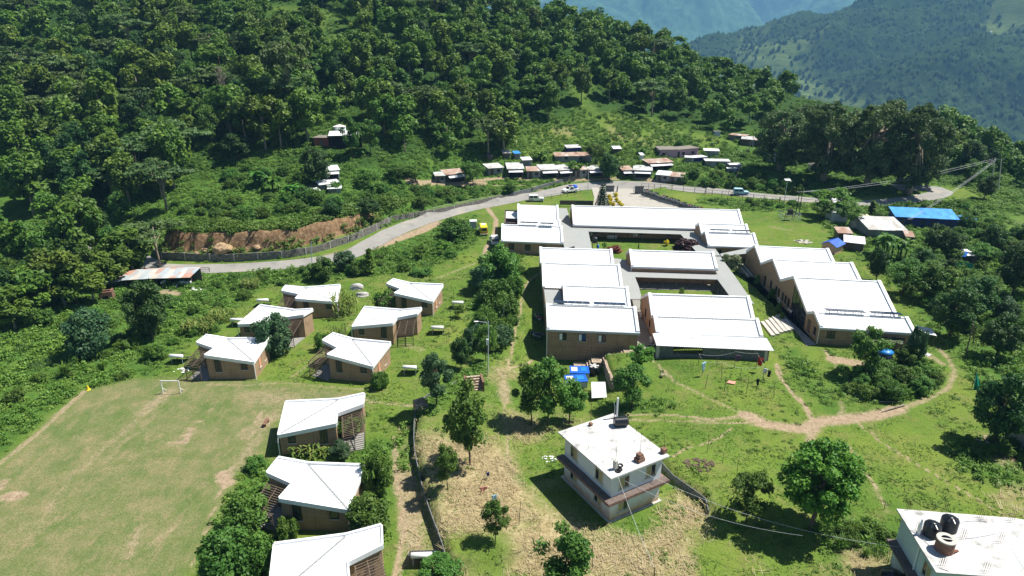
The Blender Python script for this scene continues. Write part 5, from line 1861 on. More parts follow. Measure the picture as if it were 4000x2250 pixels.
# bare grey tree
t = thing('bare_tree', 'leafless grey tree standing among green ones on the hillside', 'tree', (0, 0, -500))
rs = random.Random(3)
m = MB()
m.tube([(0, 0, -.3), (.1, 0, 4), (0, .1, 9)], [.2, .13, .03], 6)
for q in range(46):
    z = rs.uniform(3.5, 8.4)
    a, L = rs.uniform(0, 6.28), rs.uniform(.8, 2.2) * (1.2 - z / 12)
    p = Vector((.05, .05, z))
    e = p + Vector((L * math.cos(a), L * math.sin(a), L * rs.uniform(.6, 1.3)))
    m.tube([p, e], [.05, .015], 4, False)
    for w in range(3):
        f_ = p.lerp(e, rs.uniform(.4, .95))
        m.tube([f_, f_ + Vector((rs.uniform(-.6, .6), rs.uniform(-.6, .6), rs.uniform(.3, .9)))], [.03, .01], 4, False)
m.build('trunk', M['palebark'], t)
PROTO['bare'], SIZE['bare'] = t, (9.6, 4.0)

# banana: a few stems with long arching leaves
t = thing('banana_plant', 'banana plant', 'plant', (0, 0, -500))
rs = random.Random(9)
m, st = MB(), MB()
for s_ in range(4):
    bx, by, hh = rs.uniform(-.9, .9), rs.uniform(-.9, .9), rs.uniform(1.6, 2.8)
    st.tube([(bx, by, -.2), (bx, by, hh)], [.15, .08], 6)
    for q in range(8):
        a, L, e = rs.uniform(0, 6.28), rs.uniform(1.5, 2.3), rs.uniform(.4, 1.3)
        d = Vector((math.cos(a), math.sin(a), 0))
        s = Vector((-d.y, d.x, 0))
        pts = [Vector((bx, by, hh)) + d * (L * u) + Vector((0, 0, e * 2.2 * u - 2.4 * e * u * u)) for u in (0, .25, .5, .75, 1)]
        wd = (.05, .28, .32, .26, .03)
        for (p, w), (p2, w2) in zip(zip(pts[:-1], wd[:-1]), zip(pts[1:], wd[1:])):
            m.quad(p - s * w + Vector((0, 0, .09)), p, p2, p2 - s * w2 + Vector((0, 0, .09)))
            m.quad(p, p + s * w + Vector((0, 0, .09)), p2 + s * w2 + Vector((0, 0, .09)), p2)
lf = m.build('leaves', M['banana'], t)
st.build('stem', M['weed'], t)
a = lf.data.attributes.new('var', 'FLOAT', 'FACE')
a.data.foreach_set('value', np.repeat(np.random.RandomState(1).rand(len(lf.data.polygons) // 8), 8).astype(np.float32))
PROTO['banana'], SIZE['banana'] = t, (3.8, 4.6)

# papaya: bare stem with a tuft
t = thing('papaya_tree', 'thin papaya tree with a tuft of leaves, before a cottage wall', 'tree', (0, 0, -500))
V, F, var = leaves([(.35 * math.cos(q), .35 * math.sin(q), 2.75 + .12 * (q % 3), .42, .16) for q in range(7)], 22, .32, 5, .9)
np_mesh('crown', V, F, M['blue'], t, var)
MB().tube([(0, 0, -.2), (.04, 0, 2.7)], [.07, .045], 6).build('trunk', M['palebark'], t)
PROTO['papaya'], SIZE['papaya'] = t, (3.1, 1.6)

# maize or tall grass clump
for kind, mat, nm, lab, n, hh in (('maize', 'maize', 'maize_patch', 'patch of yellowing maize', 60, 2.0), ('tuft', 'weed', 'grass_tussock', 'round tussock of tall grass', 160, 1.5), ('reed', 'weedpale', 'tall_weeds', 'stand of tall pale weeds', 120, 1.6)):
    t = thing(nm, lab, 'plant', (0, 0, -500))
    rs = random.Random(n)
    m = MB()
    rad = 1.6 if kind != 'tuft' else .25
    for q in range(n):
        bx, by = rs.uniform(-rad, rad), rs.uniform(-rad, rad)
        top = hh * rs.uniform(.6, 1.1)
        for w in range(7 if kind == 'maize' else 1):
            a = rs.uniform(0, 6.28)
            d = Vector((math.cos(a), math.sin(a), 0))
            if kind == 'maize':
                z0, L, s = top * (.15 + .12 * w), rs.uniform(.35, .7), Vector((-d.y, d.x, 0)) * .06
                p0, p1, p2 = Vector((bx, by, z0)), Vector((bx, by, z0 + .3)) + d * L * .5, Vector((bx, by, z0 + .12)) + d * L
            else:
                L, H_, s = rs.uniform(.5, 1.0) * (1.3 if kind == 'tuft' else .6), top, Vector((-d.y, d.x, 0)) * .03
                p0, p1, p2 = Vector((bx, by, 0)), Vector((bx, by, H_ * .75)) + d * L * .35, Vector((bx, by, H_)) + d * L
            m.quad(p0 - s, p0 + s, p1 + s, p1 - s)
            m.add([p1 - s, p1 + s, p2], [(0, 1, 2)])
    o = m.build('leaves', M[mat], t)
    a = o.data.attributes.new('var', 'FLOAT', 'FACE')
    a.data.foreach_set('value', np.random.RandomState(n).rand(len(o.data.polygons)).astype(np.float32))
    PROTO[kind], SIZE[kind] = t, (hh, 3.2 if kind != 'tuft' else 2.6)


def fit(kind, crop, bx, by, topx, topy, wpx, label, group=None, cat=None, name=None):
    """plant a tree whose foot, top and crown width are read off the photograph"""
    b = at(crop, bx, by)
    h = max(.6, height_at(b, crop, topx, topy))
    zc = project((b.x, b.y, b.z + h * .6))[2]
    w = wpx / CROP[crop][2] * zc / FPX
    H_, W_ = SIZE[kind]
    o = plant(kind, (b.x, b.y, b.z - .05), (w / W_, w / W_, h / H_), None, label, group, cat)
    return o


def F2(kind, bx, by, top, w, label, group=None, cat=None):
    return fit(kind, 'd', bx, by, bx, top, w, label, group, cat)


G_ = 'trees dotted over the lawns'
# --- hospital grounds, near trees
F2('blue', 1099, 1022, 880, 84, 'bluish green tree at the top of the terrace wall beside the brick steps')
F2('airy0', 1182, 1168, 962, 132, 'tallest airy tree below the terrace steps, between the wall and the footpath')
F2('airy1', 1126, 1232, 1118, 72, 'small thin tree in front of the tallest airy tree by the terrace wall')
F2('airy1', 1337, 1068, 915, 108, 'leftmost of the three trees in front of the blue roofed containers')
F2('airy2', 1378, 1075, 905, 112, 'middle leaning tree of the three in front of the blue roofed containers')
F2('airy0', 1432, 1062, 952, 96, 'right hand tree of the three, its leaves before the blue containers')
F2('airy2', 1589, 1026, 918, 108, 'open tree on the lawn right of the grey tin sheet and the yard wall')
F2('feather', 1606, 938, 858, 76, 'feathery bright tree at the foot of the front ward block')
F2('dense', 2040, 1330, 1110, 212, 'big dense bright green tree right of the white house')
F2('airy1', 1876, 1316, 1186, 118, 'open tree standing between the white house and the big dense tree')
F2('airy0', 1416, 1492, 1322, 158, 'leafy tree cut by the bottom edge, below the white house')
F2('airy2', 1246, 1362, 1262, 76, 'thin small tree in the straw grass left of the white house shadow')
F2('round', 2498, 1118, 934, 150, 'big dark round tree in front of the grey tin shed at the right edge')
F2('airy1', 2172, 948, 826, 100, 'open tree in front of the east ward block windows')
F2('shrubdark', 2295, 912, 816, 50, 'creeper covered narrow tree at the right end of the east ward block')
F2('round', 1160, 928, 846, 56, 'small round bright tree on the bank below the lamp post')
F2('mimosa', 1222, 910, 800, 66, 'weeping tree behind the lamp post on the path bank')
F2('shrubdark', 690, 892, 785, 108, 'large dark shrub hiding the front of a cottage')
F2('shrub', 870, 1092, 1032, 96, 'green creeper heaped over a pergola by the playing field cottage')
F2('shrubdark', 856, 1152, 1108, 62, 'bluish bush before the wall of the cottage with the creeper')
F2('shrub', 950, 1245, 1128, 82, 'tall green shrub right of the lower cottages')
F2('shrub', 926, 1335, 1242, 116, 'wide leafy shrub at the right corner of the second lowest cottage')
F2('shrub', 630, 1345, 1240, 120, 'tall shrub left of the second lowest cottage, beside the playing field')
F2('shrub', 585, 1455, 1330, 150, 'broad shrub at the bottom edge between playing field and lowest cottage')
F2('shrub', 660, 1440, 1335, 90, 'shrub filling the gap left of the lowest cottage wall')
F2('bush1', 722, 1352, 1300, 66, 'yellow green rounded bush at the foot of a lower cottage wall')
F2('shrub', 1108, 1462, 1398, 110, 'shrub hiding the solar heater at the bottom edge')
F2('bush2', 957, 975, 932, 46, 'clipped bush at the right corner of the cottage near the lamp path')
F2('bush0', 812, 880, 820, 40, 'bush beside the middle cottage wall')
F2('bush1', 975, 778, 728, 72, 'bush left of the farthest right cottage')
F2('papaya', 1032, 772, 738, 30, 'thin papaya tree with a tuft of leaves before a cottage wall')
F2('maize', 868, 792, 738, 62, 'yellowing maize patch right of the farthest back cottage')
F2('bush1', 642, 1180, 1148, 62, 'low bush on the field side of the second lowest cottage')
F2('round', 2346, 640, 566, 66, 'round dark tree left of the pair near the blue long house')
F2('round', 2386, 652, 578, 74, 'round dark tree right of the pair near the blue long house')
F2('round', 2203, 708, 622, 58, 'dark tree in front of the banana clump')
F2('mimosa', 2268, 742, 640, 96, 'bushy green tree behind the east ward block, left one')
F2('airy0', 2322, 755, 658, 100, 'bushy green tree behind the east ward block, right one')
F2('round', 2370, 724, 648, 62, 'rusty green tree beside the green shade net')
F2('round', 2545, 745, 618, 100, 'large dark tree at the right edge below the white roofed hut')
F2('mimosa', 2462, 765, 680, 82, 'soft green tree in the thicket right of the grassy gap')
F2('feather', 2088, 548, 470, 122, 'light feathery tree beside the road, above the tin huts')
F2('mimosa', 2064, 556, 498, 60, 'round feathery tree left of the tin huts by the road')
F2('mimosa', 2136, 572, 504, 74, 'feathery tree growing between the tin huts and the tarpaulin')
F2('cone', 2192, 540, 502, 26, 'small pointed tree by the stone heap on the roadside')
F2('bush2', 1800, 552, 522, 24, 'small round tree behind the right end of the longest roof')
F2('sage', 1838, 684, 632, 50, 'pale willowy shrub under the bent walkway roof')
F2('maroon', 1722, 640, 594, 66, 'dark maroon shrub in the first courtyard')
F2('yellow', 1677, 618, 602, 16, 'yellow ball shrub in the first courtyard')
F2('rustbush', 1546, 634, 616, 44, 'rust coloured bush at the edge of the first courtyard')
F2('feather', 1520, 632, 606, 14, 'tiny sapling on the first courtyard lawn')
F2('feather', 1713, 748, 722, 18, 'small sapling on the second courtyard lawn')
F2('norfolk', 1514, 522, 456, 40, 'dark tiered pine beside the yellow shrubs of the car park')
for i, (x, y) in enumerate(((1533, 500), (1535, 508), (1533, 516), (1542, 520), (1549, 496), (1551, 508), (1558, 516), (1563, 522))):
    F2('yellow', x, y, y - 13, 13, 'yellow shrub in the two rows beside the tiered pine', 'yellow shrubs of the car park')
for i, (x, y, tp, w) in enumerate(((1904, 715, 690, 20), (1940, 750, 725, 26), (1958, 785, 760, 22), (1966, 805, 785, 20))):
    F2('topiary', x, y, tp, w, ['pointed garden shrub farthest up the lawn by the east ward', 'pointed garden shrub, widest of the lawn row by the east ward', 'pointed garden shrub, third down the lawn by the east ward', 'pointed garden shrub nearest the broad steps'][i], 'shrubs on the lawn by the east ward')
for k, x, y, tp, w, lab in (('teak1', 165, 775, 612, 120, 'broad leafy tree with yellowish top left of the junk shed'), ('teak0', 95, 800, 660, 110, 'leafy tree at the left edge below the upper road'),
                            ('teak2', 40, 830, 715, 100, 'leafy tree cut by the left edge'), ('teak3', 238, 765, 655, 90, 'dark leafy tree right of the yellowish one by the junk shed'), ('teak2', 335, 690, 570, 115, 'leafy tree left of the flat topped roadside tree'),
                            ('teak0', 172, 650, 535, 80, 'tall leafy tree above the shaded upper road'), ('teak1', 290, 720, 625, 90, 'leafy tree just behind the junk shed')):
    F2(k, x, y, tp, w, lab)
# --- along the road and the cottages' back lawn
for k, x, y, tp, w, lab in (
    ('shrubdark', 870, 680, 626, 62, 'dark bush on the road verge, left of the grey columnar tree'), ('cone', 932, 690, 620, 32, 'grey columnar tree on the road verge behind the boulders'),
    ('shrub', 812, 705, 645, 66, 'green bush at the bend of the road near the back cottages'), ('bush2', 905, 690, 650, 50, 'bush between the verge tree and the dark bush'),
    ('shrub', 1150, 598, 545, 84, 'bushy clump by the dirt track behind the yellow van'), ('feather', 1112, 640, 600, 40, 'pale sapling in the weeds below the dirt track'),
    ('feather', 1060, 655, 610, 40, 'low light green tree in the roadside weeds'), ('bush0', 1060, 690, 668, 60, 'pale bush near the wheel track'),
    ('bush1', 780, 690, 664, 60, 'bush close to the lamp post on the road verge'), ('tuft', 166, 948, 914, 54, 'round grass tussock at the edge of the playing field weeds'),
    ('tuft', 258, 935, 908, 40, 'smaller grass tussock right of the round one'), ('maize', 630, 722, 700, 44, 'yellow patch of maize above the farthest back cottage'),
    ('maize', 500, 830, 800, 70, 'maize patch behind the goal-side cottage'), ('maize', 560, 800, 775, 60, 'maize patch left of the half hidden cottage'),
    ('maize', 780, 1140, 1112, 90, 'maize row in front of the cottage with the creeper'), ('reed', 850, 845, 820, 40, 'tall weeds beside the middle cottage'),
    ('round', 384, 852, 702, 118, 'lone broad tree in the weeds right of the brick kiln'), ('shrubdark', 230, 892, 772, 126, 'wide dark bush in the weeds left of the lone broad tree'),
    ('flat0', 404, 672, 552, 150, 'flat topped tree on the roadside in front of the cut slope'), ('bush1', 390, 905, 862, 60, 'bush below the lone broad tree'),
    ('bush0', 320, 875, 840, 60, 'bush between the dark bush and the lone tree'), ('bush2', 1245, 770, 700, 90, 'bush at the upper end of the hedge by the dirt path'),
    ('shrub', 1252, 725, 615, 112, 'tall dense shrub left of the ward block nearest the road'), ('shrubdark', 1215, 735, 655, 70, 'shrub in the shade at the top of the hedge'),
    ('bush1', 1268, 800, 735, 84, 'bush in the hedge beside the dirt path, middle one'), ('bush0', 1262, 850, 780, 76, 'bush low in the hedge beside the dirt path'),
    ('bush2', 1218, 840, 770, 76, 'bush on the left side of the hedge below the shade'), ('shrubdark', 1195, 880, 812, 60, 'dark shrub at the low end of the hedge'),
    ('feather', 1155, 800, 765, 34, 'small tree before the solar heater on the back lawn'), ('bush1', 1290, 745, 690, 60, 'bush touching the dirt path at the hedge top'),
):
    F2(k, x, y, tp, w, lab)
# --- the mound above the cut, the shacks and the bank behind
for k, x, y, tp, w, lab in (
    ('round', 800, 468, 368, 84, 'big round tree beside the white roofed shop on the mound'), ('airy0', 887, 398, 292, 58, 'slender tree left of the pair before the water reservoir'),
    ('airy1', 932, 388, 300, 62, 'slender tree right of the pair before the water reservoir'), ('mimosa', 926, 472, 416, 66, 'grey green feathery tree on the bank above the road'),
    ('mimosa', 1005, 452, 405, 80, 'feathery tree left of the row of tin shops'), ('mimosa', 1045, 458, 410, 60, 'feathery tree hiding the first tin shops'),
    ('mimosa', 1190, 464, 398, 64, 'umbrella shaped tree standing among the tin shops'), ('feather', 1445, 440, 402, 44, 'tree in front of the shop row near the gate, left'),
    ('round', 1533, 452, 386, 62, 'dark round tree overhanging the shops by the gate'), ('mimosa', 1497, 412, 352, 54, 'tree on the meadow edge above the tin shops'),
    ('round', 926, 545, 500, 70, 'round dark bush tree on the bank above the retaining wall'), ('round', 838, 545, 500, 60, 'dark tree below the small tin roofs on the mound'),
    ('banana', 1362, 405, 375, 52, 'banana plant above the tin shops'), ('banana', 940, 492, 452, 50, 'banana plant on the bank below the feathery trees'),
    ('banana', 650, 470, 420, 70, 'banana plant at the top left of the mound grove'), ('banana', 690, 482, 440, 70, 'banana plant in the middle of the mound grove'),
    ('banana', 735, 500, 455, 66, 'banana plant lowest in the mound grove'), ('banana', 905, 392, 370, 40, 'banana plant under the slender pair of trees'),
    ('banana', 2232, 650, 575, 84, 'banana clump between the tin roofs and the round trees'), ('banana', 2262, 655, 590, 66, 'banana plant right side of the clump by the tin roofs'),
    ('banana', 2205, 640, 585, 60, 'banana plant left side of the clump by the tin roofs'), ('banana', 2370, 720, 680, 40, 'banana plant below the green shade net'),
    ('flat1', 735, 330, 95, 128, 'tall spreading grey green tree above the reservoir, on the open hillside'), ('bare', 574, 335, 160, 48, 'leafless grey tree standing among green ones on the hillside'),
    ('cone', 547, 150, 82, 26, 'pointed tree in the forest gap at the upper left'), ('round', 600, 400, 335, 80, 'tree at the edge of the grassy ledge on the mound'),
):
    F2(k, x, y, tp, w, lab)
for i, (x, y, tp, w) in enumerate(((1960, 430, 262, 150), (2070, 455, 245, 165), (2180, 470, 238, 180), (2285, 488, 248, 165), (2030, 395, 250, 120), (2230, 430, 240, 140), (2330, 470, 285, 90))):
    F2('ficus%d' % (i % 2), x, y, tp, w, ['huge fig tree leftmost of the grove above the road, over the dark huts', 'huge fig tree second from left in the grove above the road', 'huge fig tree in the middle of the grove above the road',
       'huge fig tree at the right of the grove, by the road bend', 'huge fig tree standing behind the left of the grove', 'huge fig tree standing behind the middle of the grove', 'fig tree at the right edge of the grove, smallest'][i])
F2('ficus1', 2150, 236, 162, 100, 'domed tree on the ridge right of the saddle, against the far valley')
F2('ficus0', 2222, 240, 188, 90, 'broad tree next to the domed one on the ridge')

# --- forest: the trees that show largest are things, the rest one mass
kinds = ['teak0', 'teak1', 'teak2', 'teak3', 'teak0', 'teak2', 'teak3', 'flat1', 'round', 'teak1', 'teak0', 'airy2', 'ficuss', 'teak2', 'flat0', 'teak3']
PROTO['ficuss'], SIZE['ficuss'] = PROTO['round'], SIZE['round']
PLACED['ficuss'] = 1
rs = random.Random(21)
cand = []
y = 128.0
zones_mead = poly_zone
mead_grid = np.zeros(GX.shape)
mead_grid[near] = mead
cl_d = wl('d', [(1330, 318), (1420, 300), (1500, 285), (1620, 288), (1720, 320), (1850, 355), (1800, 420), (1500, 440), (1300, 420)])


def gridval(A, x, y):
    i, j = int(np.searchsorted(gx, x)), int(np.searchsorted(gy, y))
    return A[min(j, A.shape[0] - 1), min(i, A.shape[1] - 1)]


left_strip = wl('d', [(-30, 640), (60, 640), (100, 660), (250, 620), (330, 640), (375, 655), (350, 700), (240, 770), (150, 850), (60, 880), (-30, 900)])
right_wood = wl('d', [(2360, 430), (2576, 470), (2576, 540), (2430, 480), (2400, 470)])
forest_edge = wl('d', [(-60, 565), (210, 575), (330, 572), (420, 545), (520, 470), (545, 400), (640, 395), (760, 380), (820, 320), (960, 330), (980, 395), (1080, 400), (1200, 405), (1290, 385), (1340, 318),
                       (1420, 290), (1600, 280), (1720, 312), (1860, 345), (1900, 330), (1960, 300), (2050, 250), (2120, 240), (2240, 250), (2330, 330), (2380, 420), (2420, 470), (2500, 468), (2590, 480)])
fe_poly = forest_edge + [(230, 200), (260, 330), (200, 420), (0, 460), (-330, 440), (-340, 160)]
while y < 425:
    step = 7.6 + max(0, (y - 200)) * .012
    x = -320.0
    while x < 215:
        px_, py_ = x + rs.uniform(-.45, .45) * step, y + rs.uniform(-.45, .45) * step
        x += step
        inn = bool(inside(fe_poly, np.array([px_]), np.array([py_]))[0])
        ls = bool(inside(left_strip, np.array([px_]), np.array([py_]))[0])
        if not (inn or ls):
            continue
        z = gz(px_, py_)
        u, v, zz = project((px_, py_, z + 6))
        if zz < 40 or u < -260 or u > 4300 or v < -380:
            continue
        if gridval(mead_grid, px_, py_) > .35 and rs.random() < .93:
            continue
        k = rs.choice(kinds)
        if ls:
            k = rs.choice(['teak0', 'teak1', 'teak2', 'teak3', 'airy2'])
        s = rs.uniform(1.0, 1.75) * (1.05 if y < 230 else .98)
        if k.startswith('flat'):
            s *= .95
        if px_ > 75 and py_ > 150 and not ls:
            s *= .8
        cand.append((s * SIZE[k][0] / zz, px_, py_, z, k, s, rs.uniform(0, 6.28), u, v))
    y += step * .92
cand.sort(reverse=True)
inview = [c for c in cand if -40 < c[7] < 4040 and c[8] > -60]
NEARF = 285
shown = inview[:NEARF]
sset = set(id(c) for c in shown)
lab = {'teak': 'leafy green tree in the close forest on the hillside', 'flat': 'flat topped feathery tree rising from the hillside forest', 'roun': 'dark rounded tree in the hillside forest',
       'ficu': 'dark rounded tree in the hillside forest', 'airy': 'thin leaved tree in the hillside forest'}
gl = {'teak': 'leafy forest trees on the hillside', 'flat': 'flat topped forest trees', 'roun': 'dark rounded forest trees', 'ficu': 'dark rounded forest trees', 'airy': 'thin leaved forest trees'}
for c in shown:
    k = c[4]
    o = plant(k, (c[1], c[2], c[3] - .1), (c[5], c[5], c[5] * rs.uniform(.9, 1.15)), c[6], lab[k[:4]], gl[k[:4]], 'tree')
# the farther forest: one mass of leafy crowns
lod = []
for i in range(5):
    flat = i == 4
    cl = clumps_ellipsoid(15, 2.4 if not flat else 3.8, 2.8 if not flat else .8, 5.0 if not flat else 7, 1.25, 600 + i, .45, .8 if not flat else .4)
    lod.append(leaves(cl, 60, .55, 610 + i, .5))
VV, FF, WW, off = [], [], [], 0
for c in cand:
    if id(c) in sset:
        continue
    V, F, var = lod[rs.randrange(4) if not c[4].startswith('flat') else 4]
    ca, sa = math.cos(c[6]), math.sin(c[6])
    s = c[5] * (1.0 if SIZE[c[4]][0] > 8 else .85)
    W = np.stack([(V[:, 0] * ca - V[:, 1] * sa) * s + c[1], (V[:, 0] * sa + V[:, 1] * ca) * s + c[2], V[:, 2] * s + c[3]], 1)
    VV.append(W)
    FF.append(F + off)
    WW.append(np.clip(var * .6 + rs.uniform(-.1, .38), 0, 1))
    off += len(V)
if VV:
    o = np_mesh('distant_forest', np.concatenate(VV), np.concatenate(FF), M['teak'], None, np.concatenate(WW))
    o['kind'] = 'stuff'
print('forest', len(cand), 'in view', len(inview), 'mass', len(VV))


# ------------------------------------------------------------------ ground cover nobody could count
def cover(name, n, inside_fn, base, size, mat, seed, box, lift=0.0):
    """scatter one small plant over the ground as a single mesh"""
    r = np.random.RandomState(seed)
    X = r.uniform(box[0], box[1], n)
    Y = r.uniform(box[2], box[3], n)
    keep = inside_fn(X, Y) > r.rand(n)
    X, Y = X[keep], Y[keep]
    # keep what the picture could show
    Z = gzv(X, Y)
    zz = Y * CP + (CAM_H - Z) * SP
    u = 2000 + FPX * X / zz
    v = 1125 + FPX * ((CAM_H - Z) * CP - Y * SP) / zz
    k = (u > -150) & (u < 4150) & (v < 2400)
    X, Y, Z = X[k], Y[k], Z[k]
    m = len(X)
    if m == 0:
        return
    V, F, var = base
    a = r.uniform(0, 6.28, m)
    s = r.uniform(size[0], size[1], m) * (.6 + .8 * fbm(X, Y, 6, seed % 50))
    ca, sa = np.cos(a) * s, np.sin(a) * s
    P = np.empty((m, len(V), 3))
    P[:, :, 0] = V[None, :, 0] * ca[:, None] - V[None, :, 1] * sa[:, None] + X[:, None]
    P[:, :, 1] = V[None, :, 0] * sa[:, None] + V[None, :, 1] * ca[:, None] + Y[:, None]
    P[:, :, 2] = V[None, :, 2] * s[:, None] + Z[:, None] + lift
    FF = (F[None] + (np.arange(m) * len(V))[:, None, None]).reshape(-1, F.shape[1])
    tone = .55 * fbm(X, Y, 9, seed % 37 + 3) + .25 * r.rand(m)
    W = np.clip(var[None] * .45 + tone[:, None] * .75 - .05, 0, 1).ravel()
    o = np_mesh(name, P.reshape(-1, 3), FF, M[mat], None, W)
    o['kind'] = 'stuff'
    return o


grids = {}
for nm, arr in (('dirt', dirt), ('dry', dry), ('field', field), ('lawn', lawn), ('soil', soil), ('forest', forest), ('mead', mead)):
    A = np.zeros(GX.shape, np.float32)
    A[near] = arr
    grids[nm] = A


def gl_(nm, X, Y):
    i = np.clip(np.searchsorted(gx, X), 0, len(gx) - 1)
    j = np.clip(np.searchsorted(gy, Y), 0, len(gy) - 1)
    return grids[nm][j, i]


KEEP_OUT = []                                              # (polygon) footprints and roads that stay bare


def rect(x0, y0, x1, y1, k=0.0):
    KEEP_OUT.append([(x0, y0), (x1, y0 + k), (x1, y1 + k), (x0, y1)])


rect(-2.6, 136.2, 10.9, 159, -1.5)
rect(4.9, 92.5, 19.3, 128.5, -1.2)
rect(10.5, 131, 41.5, 159, -3.2)
rect(39.5, 132.5, 50.5, 148, -1.0)
rect(19, 103, 41.5, 129, -1)
rect(20.9, 88.2, 37.8, 106, -1.2)
rect(44.8, 92.5, 60.2, 129, -1.8)
for x, y, rz, mi in ((-35.1, 82.6, .5, 1), (-15.6, 52.6, -2.5, 1), (-18.7, 81.3, -12.7, 1), (-13.1, 103.9, -9.4, 1), (-28.8, 103.7, 10, 1), (-24.2, 94, -9.6, -1), (-26.2, 65.1, 5.9, -1), (-41.8, 94.9, -17, -1), (-19.5, 41.4, 9.7, -1)):
    a = R(rz)
    KEEP_OUT.append([(x + (px_ * mi) * math.cos(a) - py_ * math.sin(a), y + (px_ * mi) * math.sin(a) + py_ * math.cos(a)) for px_, py_ in ((-9.6, -.6), (.6, -.3), (.6, 6.6), (-9.6, 6.8))])
KEEP_OUT.append([tuple((wmat @ Vector(q))[:2]) for q in ((-.6, -.6, 0), (LX + .6, -.6, 0), (LX + .6, LY + .6, 0), (-.6, LY + .6, 0))])
KEEP_OUT.append([(p.x, p.y) for p in hp])
KEEP_OUT.append([tuple(v.co[:2]) for v in []] or [(0, 0), (0, .1), (.1, 0)])
car_poly = flat_line('k', [(430, 340), (880, 340), (880, 420), (1340, 600), (1340, 640), (440, 640)])
KEEP_OUT.append(car_poly)
KEEP_OUT.append(ap)
road_line = [(p.x, p.y) for p in smooth_line(ROAD, 6)]


def free(X, Y, pad=3.0):
    d, _ = poly_dist(road_line, X, Y)
    ok = (np.abs(d) > pad).astype(float)
    for P in KEEP_OUT:
        ok[inside(P, X, Y)] = 0
    return ok


weed_base = leaves([(0, 0, .16, .42, .22), (.3, .1, .10, .3, .15), (-.2, .25, .2, .28, .2)], 15, .15, 700, .8)
tall_base = leaves([(0, 0, .5, .45, .5), (.4, .2, .35, .35, .35), (-.3, .3, .6, .3, .45), (.1, -.4, .4, .4, .4)], 17, .19, 701, .55)
rs_ = np.random.RandomState(5)


def blades(n, spread, h, w, lean, seed):
    r = np.random.RandomState(seed)
    b = r.uniform(-spread, spread, (n, 2))
    a = r.uniform(0, 6.28, n)
    L = h * r.uniform(.6, 1.2, n)
    V, F = [], []
    for i in range(n):
        d = np.array([math.cos(a[i]), math.sin(a[i]), 0])
        s = np.array([-d[1], d[0], 0]) * w
        p = np.array([b[i, 0], b[i, 1], 0])
        q = p + d * lean * L[i] + np.array([0, 0, L[i]])
        V += [p - s, p + s, q + s * .3, q - s * .3]
        F.append([4 * i, 4 * i + 1, 4 * i + 2, 4 * i + 3])
    return np.array(V), np.array(F), r.rand(n)


grass_base = blades(8, .28, .12, .04, 1.3, 702)
straw_base = blades(9, .40, .22, .022, 2.4, 703)

weedy = lambda X, Y: np.clip(1 - gl_('lawn', X, Y) - gl_('field', X, Y) - .6 * gl_('dry', X, Y) - 1.4 * gl_('dirt', X, Y) - 1.5 * gl_('soil', X, Y), 0, 1) * free(X, Y)
cover('undergrowth', 52000, lambda X, Y: weedy(X, Y) * (fbm(X, Y, 7, 14) > .46) * np.where(Y > 150, .8, .8), tall_base, (.5, 1.2), 'weed', 11, (-115, 175, 45, 250))
cover('weeds', 82000, lambda X, Y: weedy(X, Y) * .8, weed_base, (.5, 1.3), 'weed', 12, (-115, 160, 40, 230))
cover('lawn_weeds', 9000, lambda X, Y: gl_('lawn', X, Y) * np.clip(1 - gl_('field', X, Y) - 1.5 * gl_('dirt', X, Y), 0, 1) * (fbm(X, Y, 5, 24) > .56) * free(X, Y), weed_base, (.3, .8), 'weed', 17, (-60, 80, 38, 135))
cover('hill_undergrowth', 15000, lambda X, Y: (gl_('mead', X, Y) * .45 + .3 * gl_('forest', X, Y)) * free(X, Y), tall_base, (.8, 1.6), 'weed', 15, (-150, 160, 160, 320))
cover('grass', 42000, lambda X, Y: np.clip(gl_('lawn', X, Y) * .8 - gl_('dry', X, Y) * .4 - 1.1 * gl_('field', X, Y) - 1.3 * gl_('dirt', X, Y), 0, 1) * (fbm(X, Y, 3, 27) > .44) * free(X, Y, 2.6), grass_base, (.7, 1.6), 'grass', 13, (-60, 80, 38, 135))
cover('dry_grass', 26000, lambda X, Y: np.clip(gl_('dry', X, Y) * 1.1, 0, 1) * (fbm(X, Y, 2.6, 19) > .42) * free(X, Y), straw_base, (.7, 1.5), 'straw', 14, (-20, 75, 38, 100))
cover('verge_weeds', 9000, lambda X, Y: (np.abs(poly_dist(WALL_ROAD, X, Y)[0] - 1.0) < .8) * .25 + (np.abs(poly_dist(WALL_ROAD, X, Y)[0] - 5.2) < 2.6) * 1.0, tall_base, (.7, 1.5), 'weed', 16, (-85, -20, 125, 180))

# bushes one can tell apart in the thickets
rs = random.Random(77)
spots = []


def thicket(poly, n, kinds_, smin, smax, label, group, minsep=1.6):
    P = wl('d', poly)
    xs, ys = [p[0] for p in P], [p[1] for p in P]
    done, tries = 0, 0
    while done < n and tries < n * 40:
        tries += 1
        x, y = rs.uniform(min(xs), max(xs)), rs.uniform(min(ys), max(ys))
        if not inside(P, np.array([x]), np.array([y]))[0] or free(np.array([x]), np.array([y]))[0] < .5:
            continue
        if any((x - a) ** 2 + (y - b) ** 2 < minsep ** 2 for a, b in spots):
            continue
        spots.append((x, y))
        plant(rs.choice(kinds_), (x, y, gz(x, y) - .1), rs.uniform(smin, smax), None, label, group)
        done += 1


